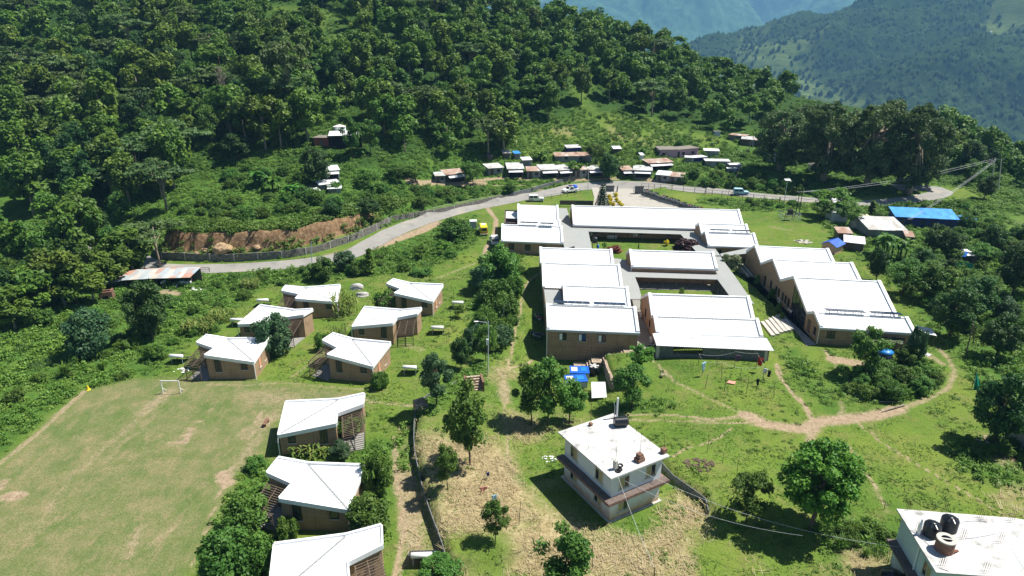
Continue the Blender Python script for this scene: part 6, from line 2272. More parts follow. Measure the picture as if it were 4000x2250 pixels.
B3 = ['bush0', 'bush1', 'bush2', 'bush1', 'shrub']
thicket([(2230, 690), (2420, 640), (2576, 600), (2576, 900), (2470, 930), (2400, 880), (2340, 800), (2270, 740)], 46, B3 + ['round', 'mimosa', 'shrubdark'], .7, 1.2, 'leafy bush in the thicket behind the east ward block', 'bushes behind the east ward block', 2.2)
thicket([(2040, 520), (2200, 520), (2420, 510), (2500, 540), (2480, 620), (2440, 640), (2410, 560), (2200, 545)], 20, B3, .6, 1.0, 'bush on the bank between the road and the long blue house', 'bushes by the long blue house')
thicket([(2400, 560), (2576, 580), (2576, 640), (2430, 650)], 14, B3, .7, 1.1, 'bush near the green shade nets at the right', 'bushes near the shade nets')
thicket([(2110, 930), (2180, 950), (2300, 900), (2340, 930), (2370, 975), (2300, 1000), (2180, 1005), (2120, 980)], 26, B3, .5, .95, 'bush in the overgrown garden below the east ward block', 'bushes in the overgrown garden', 1.3)
thicket([(1205, 690), (1310, 660), (1300, 760), (1290, 840), (1240, 900), (1180, 890), (1200, 790)], 24, B3 + ['shrubdark'], .6, 1.05, 'bush in the hedge along the dirt path', 'hedge bushes along the dirt path', 1.4)
thicket([(0, 880), (150, 830), (300, 760), (520, 760), (600, 800), (500, 860), (420, 920), (330, 950), (150, 960), (0, 1060)], 40, ['bush0', 'bush1', 'bush2', 'reed'], .4, .85, 'bush among the tall weeds left of the cottages', 'bushes in the weeds left of the cottages', 2.2)
thicket([(420, 560), (520, 500), (560, 430), (640, 400), (760, 420), (860, 480), (960, 500), (900, 560), (700, 565), (500, 575)], 44, B3, .7, 1.3, 'bush on the overgrown mound above the cut slope', 'bushes on the mound', 2.4)
thicket([(880, 460), (1040, 470), (1200, 480), (1300, 480), (1250, 500), (1080, 535), (1000, 550), (930, 520)], 30, B3, .6, 1.0, 'bush on the bank between the road wall and the tin shops', 'bushes below the tin shops', 2.2)
thicket([(1700, 450), (1850, 440), (2000, 450), (2060, 480), (2000, 490), (1850, 480), (1720, 465)], 30, B3, .7, 1.2, 'bush on the dark bank above the fenced road', 'bushes above the fenced road', 2.2)
thicket([(1340, 380), (1500, 360), (1700, 350), (1850, 370), (1900, 430), (1750, 430), (1640, 420), (1400, 400)], 16, B3, .5, 1.0, 'bush on the meadow slope behind the tin shops', 'bushes on the meadow slope', 3)
thicket([(640, 690), (800, 675), (1000, 640), (1150, 610), (1180, 640), (1050, 680), (950, 690), (780, 705), (600, 760), (520, 720)], 30, ['bush0', 'bush1', 'bush2', 'reed'], .45, .85, 'bush in the weeds between the road and the back cottages', 'bushes behind the cottages', 2.0)
thicket([(1760, 500), (2000, 515), (2040, 530), (1900, 530), (1780, 515)], 12, ['bush0', 'bush1', 'bush2'], .4, .7, 'low bush along the road fence behind the long roof', 'bushes along the road fence', 2.0)
thicket([(2410, 1180), (2480, 1160), (2576, 1180), (2576, 1120), (2500, 1100), (2420, 1110)], 8, ['bush0', 'bush1', 'bush2'], .4, .7, 'bush round the foot of the dark tree at the right edge', 'bushes by the dark tree', 1.5)
thicket([(2395, 395), (2500, 400), (2590, 440), (2590, 545), (2500, 535), (2435, 500), (2425, 470)], 95, B3 + ['round', 'airy1', 'mimosa', 'round', 'airy0'], .9, 1.5, 'tree or tall bush on the slope beyond the road bend', 'growth beyond the road bend', 2.6)
thicket([(20, 640), (110, 630), (250, 610), (380, 650), (370, 690), (250, 740), (130, 830), (20, 860)], 26, ['round', 'airy0', 'airy2', 'bush1', 'shrub', 'airy1'], .9, 1.4, 'leafy tree in the clump between the upper road and the junk shed', 'trees left of the junk shed', 2.8)
thicket([(2090, 1330), (2240, 1330), (2240, 1400), (2110, 1400)], 9, ['tuft', 'bush0', 'bush1', 'reed'], .5, .9, 'bush beside the flat roofed house, below the dense tree', 'bushes below the dense tree', 1.2)
# ------------------------------------------------------------------ retaining walls
def wall_line(name, label, line, h, thick, mat, cat='wall', step=1.5, ribs=0, sink=.5, lip=.12):
    L = smooth_line(line, step)
    t = thing(name, label, cat, (L[0].x, L[0].y, 0))
    o = L[0]
    mb, rb = MB(), MB()
    prev = None
    for i, p in enumerate(L):
        d = (L[min(i + 1, len(L) - 1)] - L[max(i - 1, 0)]).normalized()
        n = Vector((-d.y, d.x, 0))
        f = p + n * .02
        b = p + n * (thick + .05)
        zl = gz(p.x - n.x * .5, p.y - n.y * .5)
        zt = max(zl + h * .5, min(zl + h, gz(p.x + n.x * .9, p.y + n.y * .9) + lip))
        q = [(f.x - o.x, f.y - o.y, zl - sink), (b.x - o.x, b.y - o.y, zl - sink), (b.x - o.x, b.y - o.y, zt), (f.x - o.x, f.y - o.y, zt)]
        if prev:
            mb.add(prev + q, [(0, 4, 7, 3), (3, 7, 6, 2), (2, 6, 5, 1)])
        if ribs and i % ribs == 0:
            g = f - n * .06
            s = d * .09
            rb.hexa([(g.x - s.x - o.x, g.y - s.y - o.y, zl - .3), (g.x + s.x - o.x, g.y + s.y - o.y, zl - .3), (f.x + s.x - o.x, f.y + s.y - o.y, zl - .3), (f.x - s.x - o.x, f.y - s.y - o.y, zl - .3)],
                    [(g.x - s.x - o.x, g.y - s.y - o.y, zt + .02), (g.x + s.x - o.x, g.y + s.y - o.y, zt + .02), (f.x + s.x - o.x, f.y + s.y - o.y, zt + .02), (f.x - s.x - o.x, f.y - s.y - o.y, zt + .02)])
        prev = q
    m = len(mb.v)
    mb.f += [(0, 3, 2, 1), (m - 4, m - 3, m - 2, m - 1)]
    mb.build('masonry', M[mat], t)
    if ribs:
        rb.build('concrete_rib', M['concrete'], t)['kind'] = 'stuff'
    return t


wall_line('retaining_wall', 'long curved grey stone wall at the foot of the orange cut slope', WALL_ROAD, 1.75, .2, 'stone', ribs=3)
wall_line('retaining_wall', 'lower stone wall carrying on uphill beside the road, plants on top', WALL_ROAD2, 1.4, .2, 'stone', ribs=4)
wall_line('retaining_wall', 'overgrown dark stone wall under the row of tin shops', WALL_SHOPS, 1.3, .4, 'slate')
wall_line('terrace_wall', 'stone terrace wall winding down beside the lower cottages', WALL_TERR, 1.3, .06, 'slate', lip=-.12)
wall_line('retaining_wall', 'dark stone wall behind the row of parked motorbikes', WALL_CAR, 1.4, .25, 'slate', lip=.02)
wall_line('retaining_wall', 'stone wall on the right side of the sunken yard', WALL_YARD, 1.9, .35, 'rubble')
wall_line('earth_bank', 'low shaded stone bank curving round the right of the white house', WALL_HOUSE, 1.0, .06, 'slate', lip=-.1)

# ------------------------------------------------------------------ stone steps and yard
def w_box(mb, x0, x1, y0, y1, z0, z1, k=-.09):
    mb.hexa([(x0, y0 + k * x0, z0), (x1, y0 + k * x1, z0), (x1, y1 + k * x1, z0), (x0, y1 + k * x0, z0)],
            [(x0, y0 + k * x0, z1), (x1, y0 + k * x1, z1), (x1, y1 + k * x1, z1), (x0, y1 + k * x0, z1)])


t = thing('stone_steps', 'flight of rough stone steps with landings below the three windowed wall', 'steps', (9.3, 91.4, 0))
mb = MB()
zz, x = -2.35, 0.0
for wdt, rise in ((1.9, .0), (.35, .3), (.35, .3), (1.7, .3), (.35, .28), (.35, .28), (1.6, .25), (.35, .25), (.35, .25), (1.6, .2)):
    zz += rise
    w_box(mb, x, x + wdt - .012, -.9, .9, -3.4, zz)
    x += wdt
mb.build('treads', M['rubble'], t)


def container(label, a, b, dz, depth, h):
    A, B = atz(*px('r', *a), dz), atz(*px('r', *b), dz)
    d = B - A
    t = thing('blue_container', label, 'container', A, math.atan2(d.y, d.x))
    L = d.length
    MB().box(0, L, 0, depth, -.2, h).build('body', M['fascia'], t)
    lid = MB().box(-.06, L + .06, -.06, depth + .06, h + .003, h + .12).build('lid', M['bluepaint'], t)
    for i in range(2):
        MB().box(L * (.06 + .5 * i), L * (.38 + .5 * i), depth * .25, depth * .8, h + .123, h + .17).build('hatch', M['bluetank'] if i else M['white'], lid)
    return t


container('blue lidded grey container at the back of the sunken yard', (290, 226), (454, 228), -2.1, 2.1, .85)
container('blue lidded grey container nearer the three trees', (255, 310), (440, 300), -1.9, 2.0, .85)
A, B, C_, D_ = (atz(*px('r', *q), z) for q, z in (((478, 398), -.9), ((610, 392), -.9), ((597, 256), -.3), ((475, 256), -.3)))
t = thing('tin_shelter', 'small shelter under a pale corrugated sheet at the yard mouth', 'shelter', A)
MB().prism([(q.x - A.x, q.y - A.y) for q in (A, B, C_, D_)], [q.z - A.z for q in (A, B, C_, D_)], [q.z - A.z + .06 for q in (A, B, C_, D_)]).build('roof', M['tinnew'], t)
for q in (A, B, C_, D_):
    c = (A + B + C_ + D_) / 4
    p = q.lerp(c, .12)
    MB().tube([(p.x - A.x, p.y - A.y, -2.0), (p.x - A.x, p.y - A.y, q.z - A.z - .01)], .05, 6).build('post', M['wood'], t)
p = atz(*px('r', 495, 180), -2.2)
t = thing('water_tank', 'black tank with a pale star shaped lid in the sunken yard', 'tank', p)
MB().lathe([(.75, -.3), (.78, 1.1), (.7, 1.25), (0, 1.25)], 20).build('barrel', M['black'], t, True)
m = MB()
for q in range(5):
    a = q * 1.2566
    m.beam((.12 * math.cos(a), .12 * math.sin(a), 1.31), (.72 * math.cos(a), .72 * math.sin(a), 1.29), .36, .08)
m.lathe([(.35, 1.27), (.35, 1.36), (0, 1.38)], 12)
m.build('lid', M['granite'], t)

for i, (a, b) in enumerate((((2148, 720), (2320, 940)), ((2210, 700), (2390, 920)), ((2265, 672), (2450, 895)), ((2325, 650), (2510, 880)), ((2385, 632), (2570, 870)), ((2440, 620), (2620, 850)))):
    P, Q = at('4', *a), at('4', *b)
    m = MB().beam(P + Vector((0, 0, .09 + .03 * i)), Q + Vector((0, 0, .09 + .03 * i)), .62, .34)
    tag(m.build('broad_step', M['concrete']), 'long concrete tread, number %s from the walkway side, between front and east ward' % ['one', 'two', 'three', 'four', 'five', 'six'][i], 'step', 'broad steps to the east ward')
for i, (a, b) in enumerate((((1540, 1130), (1690, 1300)), ((1595, 1110), (1745, 1290)))):
    P, Q = at('2', *a), at('2', *b)
    m = MB().beam(P + Vector((0, 0, .22)), Q + Vector((0, 0, .22)), .34, .44)
    tag(m.build('low_wall', M['concrete']), ['pale low wall on the grass side before the east ward', 'pale low wall on the paving side before the east ward'][i], 'wall')
t = thing('brick_steps', 'brick steps climbing the terrace between bluish tree and airy tree', 'steps', at('q', 355, 560), R(12))
mb = MB()
for q in range(6):
    mb.box(-.95, .95, q * .36, q * .36 + .34, -.4, .12 + q * .2)
mb.build('treads', M['rubble'], t)
sb = MB()
sb.box(-1.2, -.97, 0, 2.3, -.4, 1.2)
sb.box(.97, 1.2, 0, 2.3, -.4, 1.2)
sb.build('side_wall', M['brick'], t)
t = thing('brick_steps', 'short brick steps lower down beside the bluish tree', 'steps', at('d', 1068, 1030), R(35))
mb = MB()
for q in range(5):
    mb.box(-.7, .7, q * .34, q * .34 + .33, -.5, .05 + q * .17)
mb.build('treads', M['rubble'], t)

# ------------------------------------------------------------------ solar water heaters
def heater():
    t = thing('solar_heater', '', 'solar heater', (0, 0, -500))
    MB().tube([(-.95, 0, 1.25), (-.93, 0, 1.25), (.93, 0, 1.25), (.95, 0, 1.25)], [.22, .27, .27, .22], 14).build('tank', M['white'], t, True)
    MB().hexa([(-1.25, .1, 1.0), (1.25, .1, 1.0), (1.25, 1.5, .35), (-1.25, 1.5, .35)], [(-1.25, .1, 1.08), (1.25, .1, 1.08), (1.25, 1.5, .43), (-1.25, 1.5, .43)]).build('collector', M['solar'], t)
    for x in (-.8, .8):
        MB().beam((x, 0, 1.0), (x, -.05, -.2), .06, .06, (0, 1, 0)).build('leg', M['fascia'], t)
        MB().beam((x, 1.4, .4), (x, 1.4, -.2), .06, .06, (0, 1, 0)).build('leg', M['fascia'], t)
    return t


ht = heater()
for i, (x, y, rz, lab) in enumerate(((663, 772, 4, 'white solar heater left of the farthest back cottage'), (598, 822, 0, 'white solar heater left of the half hidden cottage'), (447, 915, -4, 'white solar heater left of the goal-side cottage'),
                                     (1032, 944, -3, 'white solar heater right of the cottage nearest the lamp path'), (1101, 842, 0, 'white solar heater alone on the lawn below the round tree'), (1152, 778, 0, 'white solar heater behind the small tree on the back lawn'),
                                     (1062, 1424, 2, 'white solar heater half under a shrub at the bottom edge'))):
    b = at('d', x, y)
    if i == 0:
        ht.location, ht.rotation_euler, ht['label'] = b, (0, 0, R(rz)), lab
        ht['group'] = 'solar heaters of the cottages'
    else:
        dup(ht, b, R(rz), lab, 1.0, 'solar heaters of the cottages')

# boulders, rocks in the cut, rubble
def rock(name, label, p, rx, ry, rz_, mat, seed, cat='boulder', flat=False):
    bm = bmesh.new()
    bmesh.ops.create_icosphere(bm, subdivisions=4, radius=1)
    for v in bm.verts:
        n = float(fbm(np.array([v.co.x + seed]), np.array([v.co.y + v.co.z * 1.7 + seed]), 1.1, seed)[0])
        f = .72 + .55 * n
        v.co = Vector((v.co.x * rx * f, v.co.y * ry * f, max(-.3 * rz_, v.co.z * rz_ * f)))
    me = bpy.data.meshes.new(name)
    bm.to_mesh(me)
    bm.free()
    me.polygons.foreach_set('use_smooth', [not flat] * len(me.polygons))
    me.materials.append(M[mat])
    o = bpy.data.objects.new(name, me)
    COL.objects.link(o)
    o.location = p
    return tag(o, label, cat)


rock('boulder', 'pale granite boulder behind, the wider one of the two by the back cottages', at('D', 850, 195), 1.35, .9, 1.0, 'granite', 3)
rock('boulder', 'pale granite boulder in front, the flatter one of the two', at('D', 940, 300), 1.25, .85, .75, 'granite', 5)
M['cutrock'] = plain('cut_rock', (.36, .25, .15), .95, .1, .4, 2)
for i, (x, y, s) in enumerate(((690, 385, 2.1), (545, 395, 1.0), (480, 425, .9), (800, 390, .8), (1000, 365, .8))):
    p = at('p', x, y)
    rock('rock', ['biggest smooth tan rock in the orange cut slope', 'rock left of the biggest one in the cut slope', 'rock low at the left end of the cut slope', 'rock right of the biggest one in the cut slope',
                  'rock near the right end of the cut slope'][i], p - Vector((0, 0, .3)), s, s * .8, s * .75, 'cutrock', 20 + i, 'rock', True)


def heap(name, label, crop, x, y, w, mats, n, smax, cat, flat=.4):
    c = at(crop, x, y)
    m = MB()
    for q in range(n):
        a, r = rnd.uniform(0, 6.28), w * math.sqrt(rnd.random())
        X, Y = c.x + r * math.cos(a), c.y + r * math.sin(a) * .7
        s = rnd.uniform(.3, 1) * smax
        b = rnd.uniform(0, 3)
        z = gz(X, Y) + rnd.uniform(0, .25) * (1 - r / w)
        d1, d2 = Vector((math.cos(b), math.sin(b), rnd.uniform(-.3, .3))) * s, Vector((-math.sin(b), math.cos(b), rnd.uniform(-.3, .3))) * s * rnd.uniform(.5, 1)
        P, h = Vector((X, Y, z)), Vector((0, 0, s * flat))
        m.hexa([P - d1 - d2, P + d1 - d2, P + d1 + d2, P - d1 + d2], [P - d1 * .8 - d2 * .7 + h, P + d1 * .7 - d2 * .8 + h, P + d1 * .8 + d2 * .7 + h, P - d1 * .7 + d2 * .8 + h])
    return tag(m.build(name, M[mats]), label, cat)


heap('rubbish_heap', 'heap of white rubbish sacks beside the long junk shed', 'g', 1490, 732, 1.5, 'white', 22, .32, 'rubbish')
heap('rubbish_heap', 'scattered white sacks left of the goal-side cottage', 'C', 290, 630, 1.3, 'white', 12, .28, 'rubbish', .25)
heap('stone_heap', 'heap of broken grey stones beside the road, near the pointed tree', 'm', 790, 190, 3.0, 'granite', 70, .35, 'stones')
heap('plank_pile', 'pile of pale broken planks beside the pink hut', '5', 760, 175, 2.2, 'tile', 26, .55, 'planks', .12)
heap('ash_heap', 'white ash on a burnt patch left of the white house', 'W', 170, 770, .9, 'whitecloth', 24, .16, 'ash', .2)
heap('stone_heap', 'tan rubble heap beside the grey shed at the right edge', 'u', 1210, 700, 2.0, 'rubble', 40, .4, 'stones')
heap('rubbish_heap', 'white scraps at the right end of the overgrown garden', '6', 2200, 830, 1.2, 'whitecloth', 14, .3, 'rubbish', .3)
heap('brush_pile', 'brown pile of cut brush on the lawn right of the white house', 'e', 1430, 610, 1.7, 'bark', 60, .3, 'brush', .3)
m = MB()
A, B = at('u', 200, 432), at('u', 395, 375)
m.tube([A + Vector((0, 0, .1)), A.lerp(B, .5) + Vector((.1, 0, .22)), B + Vector((0, 0, .16))], [.07, .11, .13], 7)
A, B = at('u', 150, 350), at('u', 370, 352)
m.tube([A + Vector((0, 0, .25)), B + Vector((0, 0, .2))], [.05, .07], 6)
tag(m.build('felled_log', M['palebark']), 'two felled bare logs beside the dirt track junction', 'log')
A, B, C_, D_ = (at('c', *q) + Vector((0, 0, .12)) for q in ((655, 92), (712, 122), (742, 102), (690, 80)))
tag(MB().prism([(q.x, q.y) for q in (A, B, C_, D_)], [q.z for q in (A, B, C_, D_)], [q.z + .03 for q in (A, B, C_, D_)]).build('metal_sheet', M['tinnew']), 'pale metal sheet lying on the lawn edge below the garden', 'sheet')

# ------------------------------------------------------------------ goal frame, bench, markers
A, B = at('h', 1232, 72), at('h', 1365, 72)
t = thing('goal_frame', 'white football goal frame at the far end of the playing field', 'goal', A, math.atan2(B.y - A.y, B.x - A.x))
L, Hg = (B - A).length, height_at(A, 'g', 1225, 1428)
MB().beam((0, 0, -.2), (0, 0, Hg), .09, .09, (0, 1, 0)).build('post', M['white'], t)
MB().beam((L, 0, -.2), (L, 0, Hg), .09, .09, (0, 1, 0)).build('post', M['white'], t)
MB().beam((-.04, 0, Hg + .045), (L + .04, 0, Hg + .045), .09, .09).build('crossbar', M['white'], t)
for x in (0, L):
    MB().beam((x, .05, .8), (x, .9, 0), .06, .06).build('stay', M['white'], t)
P = at('h', 68, 320)
A, B = at('f', 62, 330), at('f', 92, 282)
d = B - A
t = thing('bench', 'dark red bench on the bare edge of the playing field', 'bench', A, math.atan2(d.y, d.x))
Lb = d.length
MB().box(0, Lb, -.2, .2, .42, .48).build('seat', M['brick'], t)
for x in (.15, Lb - .25):
    MB().box(x, x + .1, -.17, .17, -.1, .417).build('leg', M['brick'], t)
P = at('h', 668, 45)
t = thing('marker_cone', 'yellow corner marker at the far left of the playing field', 'marker', P)
MB().lathe([(.28, 0), (.3, .04), (.2, .05), (.06, .7), (0, .72)], 12).build('cone', M['yellowpaint'], t)

# ------------------------------------------------------------------ vehicles
def wheel(parent, x, y, r=.34, w=.22):
    o = MB().tube([(x, y - w / 2, r), (x, y + w / 2, r)], r, 16).build('wheel', M['tyre'], parent)
    s = 1 if y > 0 else -1
    MB().tube([(x, y + s * (w / 2 - .02), r), (x, y + s * (w / 2 + .015), r)], r * .55, 12).build('rim', M['fascia'], o)


def vehicle(name, label, loc, rz, mat, L, Wd, prof, glass, wheels, extras=None, cat='car', group=None):
    """prof: side outline (x, z) front to back over the top; the car drives towards +x"""
    t = thing(name, label, cat, loc, rz, group)
    n = len(prof)
    V = []
    for s in (-1, 1):
        for x, z in prof:
            V.append((x, s * Wd / 2 * (1.0 if z < .95 else (.93 if z < 1.3 else .86)), z))
    F_ = [tuple(range(n))[::1], tuple(range(2 * n - 1, n - 1, -1))] + [(i, n + i, n + (i + 1) % n, (i + 1) % n) for i in range(n)]
    MB().add(V, F_).build('body', M[mat], t, bevel=.05)
    for side in (-1, 1):
        for (x0, x1, z0, z1) in glass:
            k0, k1 = (.965 if z0 < 1.3 else .9), .88
            y0, y1 = side * Wd / 2 * k0, side * Wd / 2 * k1
            o = .035 * side
            MB().hexa([(x0, y0 - o, z0), (x1, y0 - o, z0), (x1, y0 + o, z0), (x0, y0 + o, z0)], [(x0 + .05, y1 - o, z1), (x1 - .05, y1 - o, z1), (x1 - .05, y1 + o, z1), (x0 + .05, y1 + o, z1)]).build('side_window', M['glass'], t)
    for x, r in wheels:
        for s in (-1, 1):
            wheel(t, x, s * (Wd / 2 - .1), r)
    return t


def pane(t, c, hw, x0, z0, x1, z1, name='windscreen', mat='glass'):
    d = Vector((x1 - x0, 0, z1 - z0)).normalized()
    n = Vector((-d.z, 0, d.x)) * .025
    a, b = Vector((x0, 0, z0)), Vector((x1, 0, z1))
    y = Vector((0, hw, 0))
    MB().hexa([a - y - n, a + y - n, a + y + n, a - y + n], [b - y * .92 - n, b + y * .92 - n, b + y * .92 + n, b - y * .92 + n]).build(name, M[mat], t)


# yellow ambulance van, seen from behind
b = at('j', 425, 793)
van = vehicle('ambulance', 'yellow ambulance van parked beside the blue booth', b, R(97), 'yellowpaint', 4.8, 1.85,
              [(2.4, .35), (2.42, .8), (1.9, 1.05), (1.25, 2.0), (.9, 2.15), (-2.25, 2.15), (-2.35, 2.0), (-2.4, .4)], [(.35, 1.2, 1.15, 1.75), (-2.1, .2, 1.2, 1.75)], [(1.45, .34), (-1.5, .34)], cat='ambulance')
pane(van, 0, .72, 1.86, 1.12, 1.32, 1.92)
pane(van, 0, .66, -2.385, 1.25, -2.365, 1.85, 'rear_window')
MB().box(-2.44, -2.402, -.75, .75, .72, .86).build('rear_stripe', M['red'], van)
MB().box(-2.52, -2.41, -.85, .85, .38, .56).build('bumper', M['white'], van)
MB().box(-.9, .3, -.5, .5, 2.152, 2.3).build('roof_box', M['white'], van)
for s in (-1, 1):
    MB().box(-2.43, -2.40, s * .78 - .07, s * .78 + .07, .9, 1.15).build('tail_light', M['red'], van)
# white jeep on the road
JEEP = [(2.0, .4), (2.02, .95), (1.9, 1.05), (.75, 1.1), (.35, 1.75), (.2, 1.85), (-1.95, 1.85), (-2.05, 1.7), (-2.05, .4)]
b1, b2 = at('j', 850, 512), at('j', 935, 512)
jeep = vehicle('jeep', 'white jeep on the road beside the fence', (b1 + b2) / 2, math.atan2(b2.y - b1.y, b2.x - b1.x) - .12, 'white', 4.1, 1.75, JEEP, [(-.75, .3, 1.15, 1.65), (-1.9, -.9, 1.15, 1.65)], [(1.3, .38), (-1.25, .38)])
pane(jeep, 0, .72, .74, 1.15, .40, 1.7)
MB().box(2.03, 2.12, -.8, .8, .42, .6).build('bumper', M['steel'], jeep)
PICK = [(2.3, .4), (2.32, .9), (2.1, 1.05), (1.1, 1.12), (.55, 1.7), (.4, 1.78), (-.75, 1.78), (-.95, 1.1), (-2.35, 1.05), (-2.4, .4)]
b1, b2 = at('j', 1150, 436), at('j', 1230, 428)
pk = vehicle('pickup', 'white pickup with a blue load, parked by the gate', (b1 + b2) / 2, math.atan2(b1.y - b2.y, b1.x - b2.x), 'white', 4.7, 1.8, PICK, [(-.7, .45, 1.15, 1.65)], [(1.45, .37), (-1.4, .37)], cat='pickup')
pane(pk, 0, .74, 1.08, 1.17, .6, 1.68)
MB().box(-.6, .3, -.65, .65, 1.9, 2.0).build('roof_rack', M['steel'], pk)
b = at('j', 1245, 412)
tg = MB().lathe([(.75, .5), (.9, .9), (.6, 1.35), (0, 1.5)], 9).build('tarpaulin_load', M['bluepaint'])
tg.location = pk.matrix_basis @ Vector((-1.55, 0, .58))
tag(tg, 'bulging blue tarpaulin load on the back of the pickup', 'load')
b = at('a', 1800, 385)
tr = vehicle('pickup', 'white pickup in the shade left of the ward block by the road', b, R(100), 'white', 4.4, 1.75, PICK, [(-.7, .45, 1.15, 1.65)], [(1.45, .37), (-1.4, .37)], cat='pickup')
pane(tr, 0, .74, 1.08, 1.17, .6, 1.68)
MB().box(-2.3, -.98, -.8, .8, 1.12, 1.3).build('cargo_cover', M['steel'], tr)
b = at('l', 528, 590)
cr = vehicle('jeep', 'pale blue jeep on the fenced road behind the long roof', b, R(-8), 'bluecloth', 4.1, 1.75, JEEP, [(-.75, .3, 1.15, 1.65), (-1.9, -.9, 1.15, 1.65)], [(1.3, .38), (-1.25, .38)])
pane(cr, 0, .72, .74, 1.15, .40, 1.7)


def bike(mat):
    t = thing('motorbike', '', 'motorbike', (0, 0, -500))
    for x in (.62, -.62):
        m = MB().lathe([(.24, -.05), (.30, -.06), (.31, 0), (.30, .06), (.24, .05), (.24, -.05)], 16)
        m.f = m.f[:-2]
        m.v = [(q[0] + x, q[2], q[1] + .31) for q in m.v]
        m.build('wheel', M['tyre'], t)
    MB().add([(-.75, -.13, .62), (.1, -.13, .66), (.45, -.12, .72), (.45, .12, .72), (.1, .13, .66), (-.75, .13, .62), (-.8, -.1, .76), (.1, -.13, .8), (.42, -.11, .92), (.42, .11, .92), (.1, .13, .8), (-.8, .1, .76)],
             [(0, 5, 4, 1), (1, 4, 3, 2), (6, 7, 10, 11), (7, 8, 9, 10), (0, 1, 7, 6), (1, 2, 8, 7), (2, 3, 9, 8), (3, 4, 10, 9), (4, 5, 11, 10), (5, 0, 6, 11)]).build('body', M[mat], t, bevel=.03)
    MB().box(-.75, .05, -.13, .13, .805, .87).build('seat', M['black'], t)
    MB().box(-.25, .25, -.12, .12, .3, .6).build('engine', M['fascia'], t)
    fk = MB()
    for s in (-.07, .07):
        fk.beam((.62, s, .31), (.42, s, .95), .04, .04)
    fk.build('fork', M['fascia'], t)
    MB().beam((.40, -.36, 1.0), (.40, .36, 1.0), .04, .04).build('handlebar', M['steel'], t)
    MB().tube([(.5, 0, .88), (.56, 0, .88)], .09, 10).build('headlight', M['white'], t)
    return t


bikes = {'a': bike('steel'), 'b': bike('red'), 'c': bike('navy')}
bused = set()
for i, (crop, x, y) in enumerate((('k', 895, 470), ('k', 918, 474), ('k', 945, 478), ('k', 985, 490), ('k', 1000, 492), ('k', 1058, 518), ('k', 1085, 518), ('k', 1120, 530), ('k', 1145, 540), ('k', 1170, 550), ('k', 1190, 552),
                                  ('k', 1225, 570), ('k', 1245, 572), ('k', 1290, 583), ('k', 1315, 586), ('k', 1340, 588), ('k', 1368, 590), ('k', 1392, 592), ('3', 405, 660), ('3', 430, 700), ('3', 340, 950), ('3', 385, 960), ('3', 420, 975))):
    kd = 'abacab'[i % 6]
    b = at(crop, x, y)
    b.z = max(b.z, .09 if crop == 'k' else b.z)
    rz = R(rnd.uniform(195, 225)) if crop == 'k' else R(rnd.uniform(150, 210))
    col_ = {'a': 'dark', 'b': 'red', 'c': 'deep blue'}[kd]
    lab_ = col_ + (' motorbike in the row along the car park wall' if crop == 'k' else ' motorbike standing in the shade of the four roofed ward block')
    gr = ('motorbikes along the car park wall, ' if crop == 'k' else 'motorbikes in the ward shade, ') + col_
    if kd in bused:
        dup(bikes[kd], b, rz, lab_, 1.0, gr)
    else:
        bused.add(kd)
        o = bikes[kd]
        o.location, o.rotation_euler, o['label'], o['group'] = b, (0, 0, rz), lab_, gr


# ------------------------------------------------------------------ tin shops, huts and houses along the road
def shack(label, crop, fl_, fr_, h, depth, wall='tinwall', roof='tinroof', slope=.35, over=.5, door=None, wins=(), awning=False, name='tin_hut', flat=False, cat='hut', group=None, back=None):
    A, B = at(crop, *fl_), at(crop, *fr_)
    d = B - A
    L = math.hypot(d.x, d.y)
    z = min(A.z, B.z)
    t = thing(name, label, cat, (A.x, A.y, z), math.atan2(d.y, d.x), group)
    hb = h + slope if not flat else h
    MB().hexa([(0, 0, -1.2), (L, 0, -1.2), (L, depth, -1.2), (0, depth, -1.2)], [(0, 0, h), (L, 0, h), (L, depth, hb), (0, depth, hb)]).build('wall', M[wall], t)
    r = MB()
    s = (hb - h) / depth
    f0 = -over
    n = max(1, int(L / 2.2))
    for q in range(n):                       # sheets that do not quite line up
        x0, x1 = -.25 + (L + .5) * q / n, -.25 + (L + .5) * (q + 1) / n
        j, k = rnd.uniform(-.15, .15), rnd.uniform(.0, .05)
        if flat:
            j, k = 0, .03
        r.hexa([(x0, f0 + j, h + s * (f0 + j) + .01 + k), (x1 - .01, f0 + j, h + s * (f0 + j) + .01 + k), (x1 - .01, depth + .3, hb + s * .3 + .01 + k), (x0, depth + .3, hb + s * .3 + .01 + k)],
               [(x0, f0 + j, h + s * (f0 + j) + .06 + k), (x1 - .01, f0 + j, h + s * (f0 + j) + .06 + k), (x1 - .01, depth + .3, hb + s * .3 + .06 + k), (x0, depth + .3, hb + s * .3 + .06 + k)])
    r.build('roof', M[roof], t)
    if door is not None:
        MB().box(L * door - .45, L * door + .45, -.03, .02, -.1, min(h - .25, 1.95)).build('door', M['tindark'], t)
    for w in wins:
        MB().box(L * w - .5, L * w + .5, -.035, .02, .9, min(h - .3, 1.7)).build('window', M['frame'], t)
    if awning:
        MB().box(L * .08, L * .92, -.02, .015, .05, h - .35).build('shop_opening', M['darkcloth'], t)
        MB().hexa([(L * .05, -1.6, h - .75), (L * .95, -1.6, h - .75), (L * .95, .0, h - .32), (L * .05, .0, h - .32)], [(L * .05, -1.6, h - .7), (L * .95, -1.6, h - .7), (L * .95, .0, h - .27), (L * .05, .0, h - .27)]).build('awning', M['tinnew'], t)
        for x in (L * .08, L * .92):
            MB().beam((x, -1.5, h - .76), (x, -1.5, -.4), .06, .06, (0, 1, 0)).build('awning_post', M['wood'], t)
    return t


